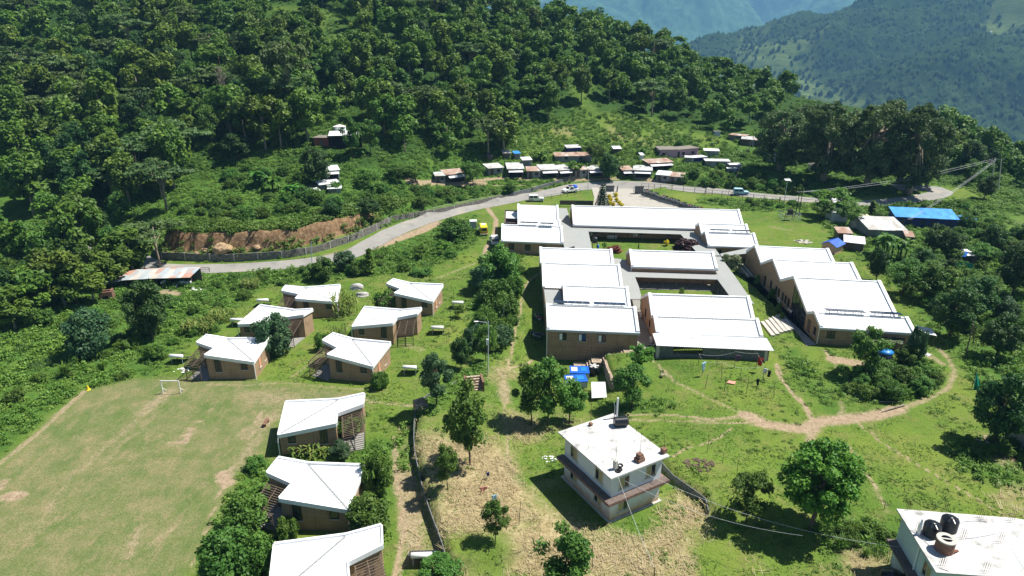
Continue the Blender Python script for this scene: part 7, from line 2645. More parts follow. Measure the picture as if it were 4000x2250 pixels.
SH = 'row of tin shops above the road'
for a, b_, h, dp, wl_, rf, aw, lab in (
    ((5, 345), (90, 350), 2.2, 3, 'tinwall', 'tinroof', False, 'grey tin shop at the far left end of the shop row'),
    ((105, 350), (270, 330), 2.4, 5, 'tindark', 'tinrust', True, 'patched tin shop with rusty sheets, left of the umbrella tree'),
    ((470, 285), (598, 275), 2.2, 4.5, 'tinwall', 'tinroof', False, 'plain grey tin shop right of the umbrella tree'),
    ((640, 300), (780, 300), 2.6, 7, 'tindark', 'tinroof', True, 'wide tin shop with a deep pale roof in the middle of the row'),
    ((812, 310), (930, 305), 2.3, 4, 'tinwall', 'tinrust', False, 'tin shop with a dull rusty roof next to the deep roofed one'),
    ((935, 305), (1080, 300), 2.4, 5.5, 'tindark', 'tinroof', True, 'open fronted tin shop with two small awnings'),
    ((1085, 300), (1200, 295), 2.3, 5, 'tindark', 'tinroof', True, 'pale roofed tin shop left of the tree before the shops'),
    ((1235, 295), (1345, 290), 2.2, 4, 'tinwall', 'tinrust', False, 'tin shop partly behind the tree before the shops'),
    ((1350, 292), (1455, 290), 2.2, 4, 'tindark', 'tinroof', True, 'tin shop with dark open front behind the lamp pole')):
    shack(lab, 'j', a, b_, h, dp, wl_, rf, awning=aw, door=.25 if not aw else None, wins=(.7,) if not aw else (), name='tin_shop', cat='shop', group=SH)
for a, b_, h, dp, wl_, rf, aw, lab in (
    ((425, 290), (535, 290), 2.2, 4, 'tindark', 'tinrust', True, 'tin shop left of the dark round tree by the gate'),
    ((700, 300), (790, 290), 2.2, 4, 'tindark', 'tinrust', True, 'tin shop right of the dark round tree by the gate'),
    ((800, 300), (960, 300), 2.3, 5, 'tinwall', 'tinroof', True, 'pale roofed tin shop at the top of the slip path'),
    ((1000, 330), (1110, 345), 2.1, 4, 'tinwall', 'tinnew', False, 'long white roofed tin shop, left half, by the fence'),
    ((1112, 345), (1235, 360), 2.1, 4, 'tinwall', 'tinrust', False, 'long white roofed tin shop, right half, by the fence')):
    shack(lab, 'k', a, b_, h, dp, wl_, rf, awning=aw, door=.25 if not aw else None, wins=(.7,) if not aw else (), name='tin_shop', cat='shop', group=SH)
shack('dark blue hut with two loose roof sheets above the shop row', 'k', (215, 100), (333, 98), 2.2, 3, 'navy', 'tinroof', over=.2)
shack('long low tin hut with a reddish roof edge below the blue hut', 'k', (110, 160), (430, 165), 2.0, 3.5, 'tinwall', 'tinrust', wins=(.3, .7))
shack('tiny white roofed hut on the meadow', 'k', (625, 95), (688, 95), 1.8, 2.2, 'tindark', 'tinnew', door=.5)
shack('brown tin hut with a torn porch below the pink house', 'k', (930, 215), (1140, 225), 2.2, 4, 'tindark', 'tinrust', awning=True)
shack('white water booth standing above the shops', 'k', (865, 165), (888, 165), 2.2, 1.2, 'white', 'tinnew', over=.1, name='booth', cat='booth')
shack('narrow grey tin hut behind the deep roofed shop', 'j', (775, 215), (850, 215), 2.4, 2.5, 'tinwall', 'tinnew', over=.2)
shack('dark small hut above the shop row, beside the blue topped one', 'j', (600, 135), (665, 138), 1.9, 2.5, 'tindark', 'tinroof', over=.2)
shack('little blue topped hut above the shop row', 'j', (705, 145), (750, 143), 1.9, 2.0, 'tinwall', 'bluesheet', over=.2)
shack('dark shed left above the shop row', 'j', (460, 160), (505, 165), 1.8, 2.2, 'tindark', 'tindark', over=.1)
# houses on the slope
pkh = shack('pink house with a brown flat roof on the meadow edge', 'k', (1030, 115), (1180, 128), 2.7, 6, 'pink', 'darkroof', over=.5, wins=(.25,), flat=True, name='pink_house', cat='house')
shack('pink right wing of the house on the meadow edge', 'k', (1182, 128), (1370, 108), 2.65, 4.5, 'pink', 'darkroof', over=.5, door=.08, wins=(.3, .75), flat=True, name='pink_house', cat='house')
shack('grey tin hut right of the pink house', 'l', (205, 255), (330, 262), 2.1, 4.0, 'tinwall', 'tinnew', over=.2, flat=True)
shack('half blue tin hut with a white roof below the pink house', 'l', (35, 312), (110, 320), 2.0, 3.0, 'tinwall', 'tinnew', over=.1, flat=True)
shack('blue painted part of the tin hut below the pink house', 'l', (112, 320), (225, 308), 2.0, 3.0, 'navy', 'tinnew', over=.15, flat=True)
shack('wide grey tin hut lowest on the slope below the pink house', 'l', (215, 345), (425, 352), 2.0, 3.4, 'tinwall', 'tinnew', over=.15, flat=True, door=.5)
shack('small white topped hut at the right of the tin huts', 'l', (432, 372), (530, 368), 1.6, 2.6, 'tinwall', 'tinnew', over=.15, flat=True)
shack('lower white topped box beside the small hut', 'l', (410, 388), (490, 390), 1.0, 1.6, 'tinwall', 'tinnew', over=.1, flat=True)
shack('grey long hut with a cluttered roof under the fig trees', 'l', (810, 300), (1025, 315), 2.2, 5.0, 'fascia', 'tinroof', over=.15, flat=True, door=.6)
shack('white toilet hut with dark doors in the shade of the fig trees', 'l', (1135, 392), (1288, 395), 2.2, 3.0, 'white', 'tindark', over=.2, flat=True, door=.6)
shack('stone ruin hut at the top of the meadow', 'l', (420, 100), (560, 125), 2.0, 4, 'stone', 'tinrust', over=.1, door=.5, flat=True)
shack('dark hut under the left fig trees', 'l', (530, 150), (650, 160), 2.1, 4, 'tindark', 'tinroof', over=.2)
shack('dark shed right of the hut under the left fig trees', 'l', (655, 165), (830, 160), 2.1, 4, 'tindark', 'tinrust', over=.2, door=.4)
shack('tiny grey booth on top of the meadow', 'l', (300, 72), (345, 72), 1.6, 1.6, 'fascia', 'tinwall', over=.05, flat=True)
# mound: reservoir and shops
P = at('i', 335, 185)
t = thing('water_reservoir', 'round white water reservoir above the open shed on the hillside', 'reservoir', P)
rr = 80 / 2.2609 / 2 * project(P)[2] / FPX * 1.35
hh = height_at(P, 'i', 335, 122)
MB().lathe([(rr, -1.5), (rr, hh), (rr * .9, hh + .02), (rr * .2, hh + .5), (0, hh + .5)], 28).build('drum', M['plaster2'], t, True)
MB().lathe([(rr * 1.04, hh - .12), (rr * 1.04, hh + .03), (rr * .2, hh + .56), (0, hh + .58)], 28).build('lid', M['tinnew'], t)
shack('open shed with a pale roof in front of the reservoir', 'i', (250, 315), (530, 320), 4.0, 5, 'darkcloth', 'tinnew', over=.8)
shack('dark red hut beside the open shed on the hillside', 'i', (108, 295), (240, 305), 2.6, 4, 'redwall', 'darkroof', over=.3, door=.5, flat=True)
shack('white roofed shop with a porch on the mound', 'i', (225, 610), (335, 605), 3.0, 4, 'plaster2', 'tinnew', over=.4, awning=True, name='shop', cat='shop')
shack('low white tin roof nearest the mound edge, right', 'i', (235, 715), (345, 712), 1.3, 2.0, 'tinwall', 'tinnew', over=.2)
shack('low white tin roof on the mound, behind the nearest one', 'i', (160, 690), (330, 665), 1.5, 3.0, 'tinwall', 'tinnew', over=.2)
shack('small slanting white sheet roof left on the mound', 'i', (90, 735), (160, 715), 1.0, 1.4, 'tinwall', 'tinnew', over=.2)
# right side cluster
shack('grey hut with a pale roof behind the feathery tree', 'm', (330, 345), (470, 350), 2.7, 4.5, 'fascia', 'tinnew', over=.1, flat=True)
shack('small blue and white roofed hut by the roadside trees', 'm', (345, 215), (455, 222), 1.7, 3, 'tindark', 'tinnew', over=.2)
shack('low hut under a patchwork of pale roof sheets', 'm', (655, 470), (985, 480), 1.9, 8.0, 'tinwall', 'tinroof', slope=.8, over=.3)
shack('flat pale roofed hut with black hoses on top', 'm', (440, 580), (610, 600), 1.8, 4.0, 'tindark', 'tinnew', slope=.3, over=.3)
shack('dark hut with ragged sheets behind the pink hut', 'm', (385, 500), (500, 505), 1.9, 3.0, 'tindark', 'tinrust', over=.3)
shack('lean-to with a slanting board beside the patchwork roof', 'm', (985, 520), (1050, 525), 1.5, 3.0, 'tindark', 'tinrust', over=.2)
bl = shack('long blue house with a bright blue sheet roof', 'm', (885, 372), (1432, 392), 2.5, 5.0, 'navy', 'bluesheet', slope=.9, over=.45, door=.13, wins=(.24, .45, .62, .9), name='blue_house', cat='house')
shack('small blue box hut at the right of the long blue house', 'n', (905, 62), (1015, 64), 2.0, 2.6, 'navy', 'bluesheet', over=.1, flat=True)
shack('white roofed hut with a blue sheet, among green nets', 'n', (905, 385), (1050, 390), 1.7, 4.0, 'tindark', 'tinnew', over=.2, flat=True)
shack('low white sheet roof under the dark round trees', 'n', (770, 330), (885, 345), 1.0, 3.0, 'tindark', 'tinnew', over=.2)
A, B, C_, D_ = (at('n', *q) + Vector((0, 0, 1.9)) for q in ((882, 398), (925, 402), (945, 360), (905, 352)))
o = MB().prism([(q.x, q.y) for q in (A, B, C_, D_)], [q.z for q in (A, B, C_, D_)], [q.z + .03 for q in (A, B, C_, D_)]).build('blue_sheet', M['bluepaint'])
tag(o, 'blue sheet laid over the white roofed hut', 'sheet')
# pink hut with a deep blue gable roof
A, B, C_ = at('5', 850, 268), at('5', 1068, 330), at('5', 1283, 382)
d1, d2 = (A - B), (C_ - B)
t = thing('pink_hut', 'small pink hut with a deep blue gable roof', 'hut', B, math.atan2(d2.y, d2.x))
wx, wy = d2.length, d1.length * 1.0
hw = height_at(B, '5', 1068, 190) * .9
MB().box(0, wx, 0, wy, -.6, hw).build('wall', M['peach'], t)
MB().add([(0, 0, hw), (wx, 0, hw), (wx / 2, 0, hw + .8), (0, wy, hw), (wx, wy, hw), (wx / 2, wy, hw + .8)], [(0, 1, 2), (3, 5, 4)]).build('gable', M['peach'], t)
for sx in (-1, 1):
    e, m_ = (-.35 if sx < 0 else wx + .35), wx / 2
    lo = hw - .11
    MB().hexa([(e, -.4, lo), (m_, -.4, hw + .82), (m_, wy + .4, hw + .82), (e, wy + .4, lo)] if sx < 0 else [(m_, -.4, hw + .82), (e, -.4, lo), (e, wy + .4, lo), (m_, wy + .4, hw + .82)],
              [(e, -.4, lo + .07), (m_, -.4, hw + .89), (m_, wy + .4, hw + .89), (e, wy + .4, lo + .07)] if sx < 0 else [(m_, -.4, hw + .89), (e, -.4, lo + .07), (e, wy + .4, lo + .07), (m_, wy + .4, hw + .89)]).build('roof', M['blueroof2'], t)
for yy in (wy * .35, wy * .65):
    MB().box(-.03, .02, yy - .3, yy + .3, 1.0, 1.9).build('window', M['frame'], t)
MB().box(-.035, .02, wy * .85 - .35, wy * .85 + .35, 0, 1.9).build('door', M['wood'], t)
rock('tarpaulin_heap', 'pale tarpaulin draped over a big heap between the feathery tree and the long blue house', at('m', 590, 375), 2.9, 2.2, 3.2, 'tarp', 9, 'tarpaulin')
for lab, A_, B_, h in (('green shade net fence below the white roofed hut', (820, 432), (1000, 440), 1.3), ('green shade net behind the white roofed hut', (960, 300), (1190, 312), 1.6), ('green shade net left of the banana plant', (585, 380), (640, 340), 1.7)):
    A, B = at('n', *A_), at('n', *B_)
    t = thing('net_fence', lab, 'fence', A)
    nb = MB()
    for q in range(6):
        p, p2 = (A.lerp(B, q / 6) - A), (A.lerp(B, (q + 1) / 6) - A)
        w1, w2 = .12 * math.sin(q * 2), .12 * math.sin((q + 1) * 2)
        nb.hexa([p + Vector((0, w1, -.2)), p2 + Vector((0, w2, -.2)), p2 + Vector((0, w2 + .02, -.2)), p + Vector((0, w1 + .02, -.2))],
                [p + Vector((0, w1 + .25, h)), p2 + Vector((0, w2 + .25, h * .93)), p2 + Vector((0, w2 + .27, h * .93)), p + Vector((0, w1 + .27, h))])
    nb.build('net', M['net'], t)
    for q in (0, .5, 1):
        p = A.lerp(B, q) - A
        MB().tube([p + Vector((0, .3, -.3)), p + Vector((0, .3, h + .15))], .04, 5).build('post', M['wood'], t)
A = at('u', 1010, 235)
t = thing('shade_net', 'torn green shade net hanging by the dark tree at the right', 'net', A)
mb = MB()
for q in range(5):
    a, b_ = q / 5, (q + 1) / 5
    mb.hexa([(a * 1.3, .2 * math.sin(q * 1.9), -.1), (b_ * 1.3, .2 * math.sin(q * 1.9 + 1.9), -.1), (b_ * 1.3, .2 * math.sin(q * 1.9 + 1.9) + .03, -.1), (a * 1.3, .2 * math.sin(q * 1.9) + .03, -.1)],
            [(a * .5 + .1, .5, 2.4 - .9 * a), (b_ * .5 + .1, .5, 2.4 - .9 * b_), (b_ * .5 + .1, .53, 2.4 - .9 * b_), (a * .5 + .1, .53, 2.4 - .9 * a)])
mb.build('cloth', M['net'], t)
MB().tube([(.1, .55, -.3), (.1, .55, 2.5)], .05, 6).build('post', M['wood'], t)
# silver shed at the right edge
A, B = at('u', 1300, 640), at('u', 1500, 840)
d = B - A
t = thing('metal_shed', 'long grey metal shed cut by the right edge', 'shed', A, math.atan2(d.y, d.x))
L = d.length + 6
hs = 3.0
MB().hexa([(0, 0, -.6), (L, 0, -.6), (L, 5, -.6), (0, 5, -.6)], [(0, 0, hs), (L, 0, hs), (L, 5, hs + .9), (0, 5, hs + .9)]).build('wall', M['tinwall'], t)
r = MB()
corrugated(r, ident, -.3, L + .3, -.3, hs + .0, 5.3, hs + 1.0, .4)
r.build('roof', M['tinnew'], t)
# overgrown garden by the east ward: covered tank, vine roof, awning
b = at('6', 1560, 925)
t = thing('water_tank', 'grey tank with a bright blue cover in the overgrown garden', 'tank', b)
hh = height_at(b, '6', 1560, 770)
MB().lathe([(1.0, -.4), (1.02, hh), (.9, hh + .03), (0, hh + .05)], 20).build('barrel', M['solar'], t, True)
MB().lathe([(1.06, hh - .1), (1.1, hh + .06), (.5, hh + .3), (0, hh + .32)], 18).build('cover', M['bluetank'], t, True)
b1, b2 = at('6', 1290, 770), at('6', 1840, 790)
d = b2 - b1
t = thing('vine_roof', 'pale leaved vine spread over a low roof in the overgrown garden', 'arbour', b1, math.atan2(d.y, d.x))
L = d.length
MB().box(0, L, 0, 2.2, 1.45, 1.52).build('roof', M['tinroof'], t)
V, F, var = leaves([(rnd.uniform(0, L), rnd.uniform(0, 2.2), 1.6, .5, .16) for _ in range(40)], 40, .2, 41, 1.2)
np_mesh('vine', V, F, M['sage'], t, var)
for x in (.1, L / 2, L - .1):
    for y in (.1, 2.1):
        MB().tube([(x, y, -.3), (x, y, 1.45)], .05, 5).build('post', M['wood'], t)
P = at('6', 1035, 640)
t = thing('blue_drum', 'blue drum on a stand against the east ward wall', 'drum', P)
MB().lathe([(.3, .9), (.33, 1.0), (.33, 1.6), (.3, 1.7), (0, 1.72)], 16).build('barrel', M['bluetank'], t, True)
MB().box(-.28, .28, -.28, .28, -.2, .895).build('stand', M['wood'], t)
A = at('6', 2090, 640)
t = thing('porch_awning', 'white sheet awning at the right end of the east ward', 'awning', A)
MB().prism([(0, -.4), (1.9, -1.2), (2.2, .9), (.2, 1.6)], [1.9, 1.75, 2.0, 2.2], [1.94, 1.79, 2.04, 2.24]).build('sheet', M['tinnew'], t)
for x, y in ((.2, -.2), (1.8, -.9), (2.0, .8)):
    MB().tube([(x, y, -.3), (x, y, 1.8)], .05, 5).build('post', M['wood'], t)

# long junk shed on the left, bent with the bank
front = [at('g', 700, 760), at('g', 960, 725), at('g', 1190, 722), at('g', 1455, 718)]
back = [p + Vector((.4, 3.4, 0)) for p in front]
o = front[0]
t = thing('junk_shed', 'long bent open shed under many coloured tin sheets, full of junk', 'shed', o)
r, w = MB(), MB()
for i in range(3):
    z0, z1 = (1.35, 1.7, 1.95, 2.05)[i], (1.35, 1.7, 1.95, 2.05)[i + 1]
    A, B, C_, D_ = (q - o for q in (front[i], front[i + 1], back[i + 1], back[i]))
    u = Vector((0, -.5, 0))
    r.hexa([A + u + Vector((0, 0, z0)), B + u + Vector((0, 0, z1)), C_ + Vector((0, .3, z1 + .55)), D_ + Vector((0, .3, z0 + .55))],
           [A + u + Vector((0, 0, z0 + .05)), B + u + Vector((0, 0, z1 + .05)), C_ + Vector((0, .3, z1 + .6)), D_ + Vector((0, .3, z0 + .6))])
    w.hexa([D_ + Vector((0, -.1, -.6)), C_ + Vector((0, -.1, -.6)), C_ + Vector((0, 0, -.6)), D_ + Vector((0, 0, -.6))], [D_ + Vector((0, -.1, z0 + .4)), C_ + Vector((0, -.1, z1 + .4)), C_ + Vector((0, 0, z1 + .4)), D_ + Vector((0, 0, z0 + .4))])
r.build('roof', M['tinshed'], t)
w.build('back_wall', M['tindark'], t)
for i in range(4):
    p = front[i] - o
    MB().tube([p + Vector((0, 0, -.5)), p + Vector((0, 0, (1.35, 1.7, 1.95, 2.05)[i]))], .06, 6).build('post', M['wood'], t)
for i in range(22):
    p = front[2].lerp(front[3], rnd.uniform(.05, .98)) + Vector((0, rnd.uniform(.2, 1.2), 0))
    s = rnd.uniform(.15, .4)
    mt = rnd.choice(['white', 'whitecloth', 'tinnew', 'bluecloth', 'steel', 'wood', 'fascia'])
    ob = MB().hexa([(-s, -s * .6, 0), (s, -s * .7, 0), (s * .9, s * .6, 0), (-s, s * .7, 0)], [(-s * .8, -s * .5, s * 1.6), (s * .9, -s * .6, s * 1.3), (s * .8, s * .5, s * 1.5), (-s * .9, s * .5, s * 1.4)]).build('scrap_item', M[mt])
    ob.location = (p.x, p.y, gz(p.x, p.y) + (.0 if i < 14 else .5))
    ob.rotation_euler = (0, 0, rnd.uniform(0, 3))
    tag(ob, 'piece of scrap heaped under the right half of the long junk shed', 'scrap', 'scrap heaped in the junk shed')
A = at('g', 760, 830)
t = thing('brick_kiln', 'blackened brick kiln box in the weeds below the junk shed', 'kiln', A, R(18))
mb = MB()
mb.box(0, 2.0, 0, .3, -.5, 1.7)
mb.box(0, .3, .303, 1.7, -.5, 1.6)
mb.box(1.7, 2.0, .303, 1.7, -.5, 1.8)
mb.box(.303, 1.697, 1.4, 1.7, -.5, 1.6)
mb.build('shell', M['brick'], t)
MB().box(.5, 1.3, -.02, .01, .1, 1.0).build('mouth', M['darkcloth'], t)

# board by the upper road, booth, sign wall, gate piers
A, B = at('o', 122, 130), at('o', 178, 124)
d = B - A
t = thing('notice_board', 'orange board standing by the shaded upper road at the left', 'board', A, math.atan2(d.y, d.x))
MB().box(0, d.length, -.05, .05, .3, 2.0).build('panel', M['orange'], t)
for x in (.2, d.length - .2):
    MB().tube([(x, .1, -.3), (x, .1, 1.9)], .05, 5).build('post', M['steel'], t)
A = at('j', 310, 772)
t = thing('guard_booth', 'grey blue booth with a pale lid beside the ambulance', 'booth', A, R(5))
MB().box(0, 1.5, 0, 1.4, -.2, 2.2).build('cabin', M['fascia'], t)
MB().box(-.1, 1.6, -.15, 1.5, 2.203, 2.3).build('roof', M['white'], t)
A, B = at('k', 152, 556), at('k', 442, 566)
d = B - A
t = thing('sign_wall', 'long black board wall behind the roadside ward block', 'sign', A, math.atan2(d.y, d.x))
hh = height_at(A, 'k', 152, 503)
L = d.length
for q in range(2):
    MB().box(L * q / 2 + .02, L * (q + 1) / 2 - .02, -.06, .06, .45, hh).build('panel', M['brown'] if q == 0 else M['steel'], t)
for q in (0, .5, 1):
    MB().box(L * q - .05, L * q + .05, .07, .17, -.3, hh - .1).build('post', M['steel'], t)
for nm, x, y, tp, lab in (('k', 592, 425, 378, 'dark gate pier behind the yellow shrubs'), ('k', 850, 444, 382, 'dark gate pier at the right side of the gate, near the motorbikes')):
    P = at(nm, x, y)
    hh = height_at(P, nm, x, tp)
    t = thing('gate_pier', lab, 'pier', P)
    MB().box(-1.2, 1.2, -.3, .3, -.2, hh).build('shaft', M['slate'], t)
    MB().box(-1.3, 1.3, -.4, .4, hh + .003, hh + .12).build('cap', M['steel'], t)
for lab, A_, B_, h in (('open steel gate leaf beside the yellow shrubs', (650, 458), (662, 420), 1.9), ('open steel gate leaf before the right gate pier', (798, 445), (840, 442), 1.9)):
    A, B = at('k', *A_), at('k', *B_)
    t = thing('gate_leaf', lab, 'gate', A)
    v = B - A
    m = MB()
    for z in (.1, h / 2, h):
        m.beam(Vector((0, 0, z)), v + Vector((0, 0, z)), .06, .06)
    for q in range(7):
        p = v * (q / 6)
        m.beam(p + Vector((0, 0, .05)), p + Vector((0, 0, h)), .05, .05, (0, 1, 0))
    m.build('frame', M['steel'], t)


# ------------------------------------------------------------------ fences, poles, wires
def rail_fence(label, pts, h, sp=2.4, rails=(.5, .98)):
    L = smooth_line(pts, sp)
    o = Vector((L[0].x, L[0].y, 0))
    t = thing('rail_fence', label, 'fence', (o.x, o.y, 0))
    P = [Vector((p.x - o.x, p.y - o.y, gz(p.x, p.y))) for p in L]
    for p in P:
        MB().beam(p + Vector((0, 0, -.3)), p + Vector((0, 0, h)), .1, .1, (0, 1, 0)).build('post', M['steel'], t)
    for r_ in rails:
        m = MB()
        for a, b_ in zip(P[:-1], P[1:]):
            m.beam(a + Vector((0, 0, h * r_ - .03)), b_ + Vector((0, 0, h * r_ - .03)), .05, .06)
        m.build('rail', M['steel'], t)


rail_fence('dark rail fence along the road behind the longest roof', wl('k', [(872, 405), (935, 405), (1040, 412), (1140, 420), (1240, 428), (1340, 436), (1440, 446)]) + wl('l', [(210, 590), (360, 608), (540, 632), (730, 650), (870, 662), (1010, 674), (1180, 690)]), 1.7)
rail_fence('rusty rail fence between the road and the grass by the jeep', wl('k', [(-120, 520), (0, 505), (80, 490), (160, 475), (220, 468), (330, 440)]), 1.3)
rail_fence('short rail fence by the junk shed end', wl('p', [(435, 590), (500, 590), (585, 592)]), .9, 1.6)


def pole(label, crop, x, y, tx, ty, r=.1, mat='fascia', arm=None, name='utility_pole', cat='pole', cross=False):
    b = at(crop, x, y)
    h = height_at(b, crop, tx, ty)
    u = project((b.x, b.y, b.z + h))
    lean = (px(crop, tx, ty)[0] - u[0]) * u[2] / FPX
    t = thing(name, label, cat, b)
    MB().tube([(0, 0, -.4), (lean, 0, h)], [r, r * .7], 8).build('shaft', M[mat], t)
    if cross:
        MB().beam((lean - .8, 0, h - .35), (lean + .8, 0, h - .35), .1, .1).build('crossarm', M['steel'], t)
        for s in (-.7, 0, .7):
            MB().lathe([(.05, h - .3), (.06, h - .15), (.03, h - .1), (0, h - .1)], 8, (lean + s, 0, 0)).build('insulator', M['white'], t)
    if arm == 'lamp':
        MB().beam((0, 0, h - .2), (-1.3, -.2, h + .05), .06, .06).build('arm', M['fascia'], t)
        MB().box(-1.75, -1.2, -.35, -.1, h, h + .09).build('lamp_head', M['white'], t)
        MB().box(-.18, .18, -.2, .1, h * .55, h * .66).build('meter_box', M['white'], t)
    if arm == 'solar':
        MB().hexa([(-.75, -.5, h), (.75, -.5, h), (.75, .5, h + .25), (-.75, .5, h + .25)], [(-.75, -.5, h + .05), (.75, -.5, h + .05), (.75, .5, h + .3), (-.75, .5, h + .3)]).build('panel', M['tinnew'], t)
        MB().beam((0, 0, h - .5), (.8, -.1, h - .3), .05, .05).build('arm', M['fascia'], t)
        MB().box(.7, 1.1, -.2, .0, h - .33, h - .25).build('lamp_head', M['white'], t)
    return b + Vector((lean, 0, h)), t


tops = {}
tops['lamp'], _ = pole('grey lamp post with meter boxes beside the terrace path', 'a', 1750, 1362, 1754, 975, .09, 'fascia', 'lamp', 'lamp_post', 'lamp post')
tops['verge'], _ = pole('thin grey pole on the road verge above the cottages', 'a', 421, 548, 417, 375, .09)
tops['gate'], _ = pole('tall pole standing by the gate before the shops', 'k', 400, 438, 405, 235, .09)
pole('solar street light above the fenced road', 'l', 905, 705, 940, 462, .09, 'fascia', 'solar', 'street_light', 'street light')
tops['far1'], _ = pole('concrete power pole at the right end of the road, left one of the pair', 'v', 1678, 1440, 1714, 1192, .2, 'concrete', name='power_pole', cross=True)
tops['far2'], _ = pole('concrete power pole at the right end of the road, right one of the pair', 'v', 1738, 1440, 1762, 1200, .2, 'concrete', name='power_pole', cross=True)
tops['tr1'], _ = pole('dark power pole left over the transformer cage', 'l', 1010, 770, 1052, 555, .12, 'steel', cross=True, name='power_pole')
tops['tr2'], _ = pole('dark power pole right over the transformer cage', 'l', 1040, 775, 1075, 560, .12, 'steel', name='power_pole')
tops['med'], _ = pole('thin upright pole on the dark huts slope', 'l', 632, 190, 642, 65, .09)
tops['med2'], _ = pole('leaning pale pole on the slope beside the dark huts', 'l', 570, 262, 632, 105, .09, 'palebark')
tops['bank'], _ = pole('leaning wooden pole on the lawn before the fenced road', 'l', 400, 668, 430, 535, .08, 'wood')
tops['thick'], _ = pole('wooden pole in the thicket right of the east ward', 'b', 1490, 1240, 1548, 1000, .11, 'wood')
tops['thick2'], _ = pole('second wooden pole in the thicket right of the east ward', 'b', 1552, 1150, 1556, 1010, .09, 'wood')
tops['white'], _ = pole('wooden pole with a rod before the white house back corner', 'r', 472, 620, 474, 395, .04, 'rusty')
tops['low'], _ = pole('short black post in the straw grass where the white wire ends', 'e', 1078, 1449, 1073, 1385, .06, 'steel')
for i, (crop, x, y, tx, ty) in enumerate((('e', 50, 1065, 65, 885), ('e', 612, 1400, 608, 1215), ('e', 1470, 520, 1487, 425), ('e', 1590, 598, 1597, 512), ('e', 1700, 675, 1707, 572), ('c', 668, 915, 674, 872), ('c', 880, 945, 887, 885),
                                       ('a', 1440, 1140, 1440, 1065), ('a', 1456, 1125, 1454, 1045), ('a', 1465, 990, 1466, 905), ('a', 1492, 800, 1490, 735))):
    pole(['thin stake in the straw left of the white house shadow', 'thin stake right of the leafy tree at the bottom edge', 'fence stake nearest the white house on the right lawn', 'second fence stake on the right lawn', 'third fence stake on the right lawn',
          'stake left of the lawn footpath by the flat roofed house', 'stake on the lawn footpath by the flat roofed house', 'stake left of two on the back lawn below the solar heater', 'stake right of two on the back lawn below the solar heater',
          'stake right of the solar heater on the back lawn', 'stake beside the farthest right cottage'][i], crop, x, y, tx, ty, .035, 'wood', name='stake', cat='stake')


def wire(label, a, b_, sag, r=.012, mat='wire', name='cable'):
    a, b_ = Vector(a), Vector(b_)
    pts = [a.lerp(b_, q / 14) - Vector((0, 0, sag * 4 * (q / 14) * (1 - q / 14))) for q in range(15)]
    o = MB().tube(pts, r, 4, False).build(name, M[mat])
    return tag(o, label, 'cable')


f1, t1 = tops['far1'], tops['tr1']
wire('upper power line from the transformer poles to the far pair of poles', t1 + Vector((-.6, 0, -.3)), f1 + Vector((-.7, 0, -.3)), 1.2, .024, 'palewire')
wire('lower power line from the transformer poles to the far pair of poles', t1 + Vector((.6, 0, -.3)), f1 + Vector((.7, 0, -.3)), 1.6, .024, 'palewire')
for i in range(3):
    e = at('m', 985, 405) + Vector((i * .4, 0, 2.6))
    wire('power line from the far poles to the long blue house, ' + ['left', 'middle', 'right'][i], f1 + Vector((-.4 + .4 * i, 0, -.8)), e, .6, .02, 'palewire')
hc = wmat @ Vector((.3, -.45, RZ - .1))
wire('white wire from the white house corner to the short black post', hc, tops['low'], .3, .016, 'white')
e1 = at('c', 1140, 1290)
wire('grey wire from the white house towards the flat roofed house', wmat @ Vector((2.6, -.45, RZ - .1)), (Vector((o0.x, o0.y, 3.2)) + A2 + nn * .3 + dd * (LL * .8)), 1.4, .014, 'palewire')
wire('thin wire from the white house wall to the bottom edge', wmat @ Vector((1.2, -.1, 4.6)), at('c', 200, 1449) + Vector((0, 0, 4.5)), 1.0, .014, 'palewire')
wire('slack wire from the leaning pole to the fig tree huts', tops['bank'], tops['med'], .8, .025)
wire('clothes rope along the cottage with the creeper', at('H', 480, 50) + Vector((0, 0, .9)), at('H', 1400, 40) + Vector((0, 0, 1.0)), .1, .02, 'palewire')
wire('wire from the lamp post to the road verge pole', tops['lamp'], tops['verge'], 1.6, .016)

# transformer in its cage
A = at('l', 955, 815)
t = thing('transformer', 'dark transformer on a frame inside a wire cage on the grass', 'transformer', A)
MB().box(-1.0, 1.0, -.6, .6, 1.5, 1.65).build('platform', M['steel'], t)
MB().box(-.55, .55, -.4, .4, 1.653, 2.7).build('tank', M['steel'], t)
for x in (-.3, 0, .3):
    MB().lathe([(.09, 2.703), (.1, 2.9), (.05, 3.2), (0, 3.2)], 8, (x, 0, 0)).build('bushing', M['brick'], t)
for x in (-.9, .9):
    for y in (-.5, .5):
        MB().beam((x, y, -.3), (x, y, 1.497), .1, .1, (0, 1, 0)).build('leg', M['steel'], t)
cg = MB()
for x in (-2.1, 2.1):
    for q in range(8):
        cg.beam((x, -2 + q * .57, -.2), (x, -2 + q * .57, 1.9), .04, .04, (0, 1, 0))
for y in (-2, 2):
    for q in range(8):
        cg.beam((-2.1 + q * .6, y, -.2), (-2.1 + q * .6, y, 1.9), .04, .04, (0, 1, 0))
for z in (.9, 1.85):
    for a, b_ in (((-2.1, -2), (2.1, -2)), ((2.1, -2), (2.1, 2)), ((2.1, 2), (-2.1, 2)), ((-2.1, 2), (-2.1, -2))):
        cg.beam((*a, z), (*b_, z), .04, .04)
cg.build('cage', M['fascia'], t)

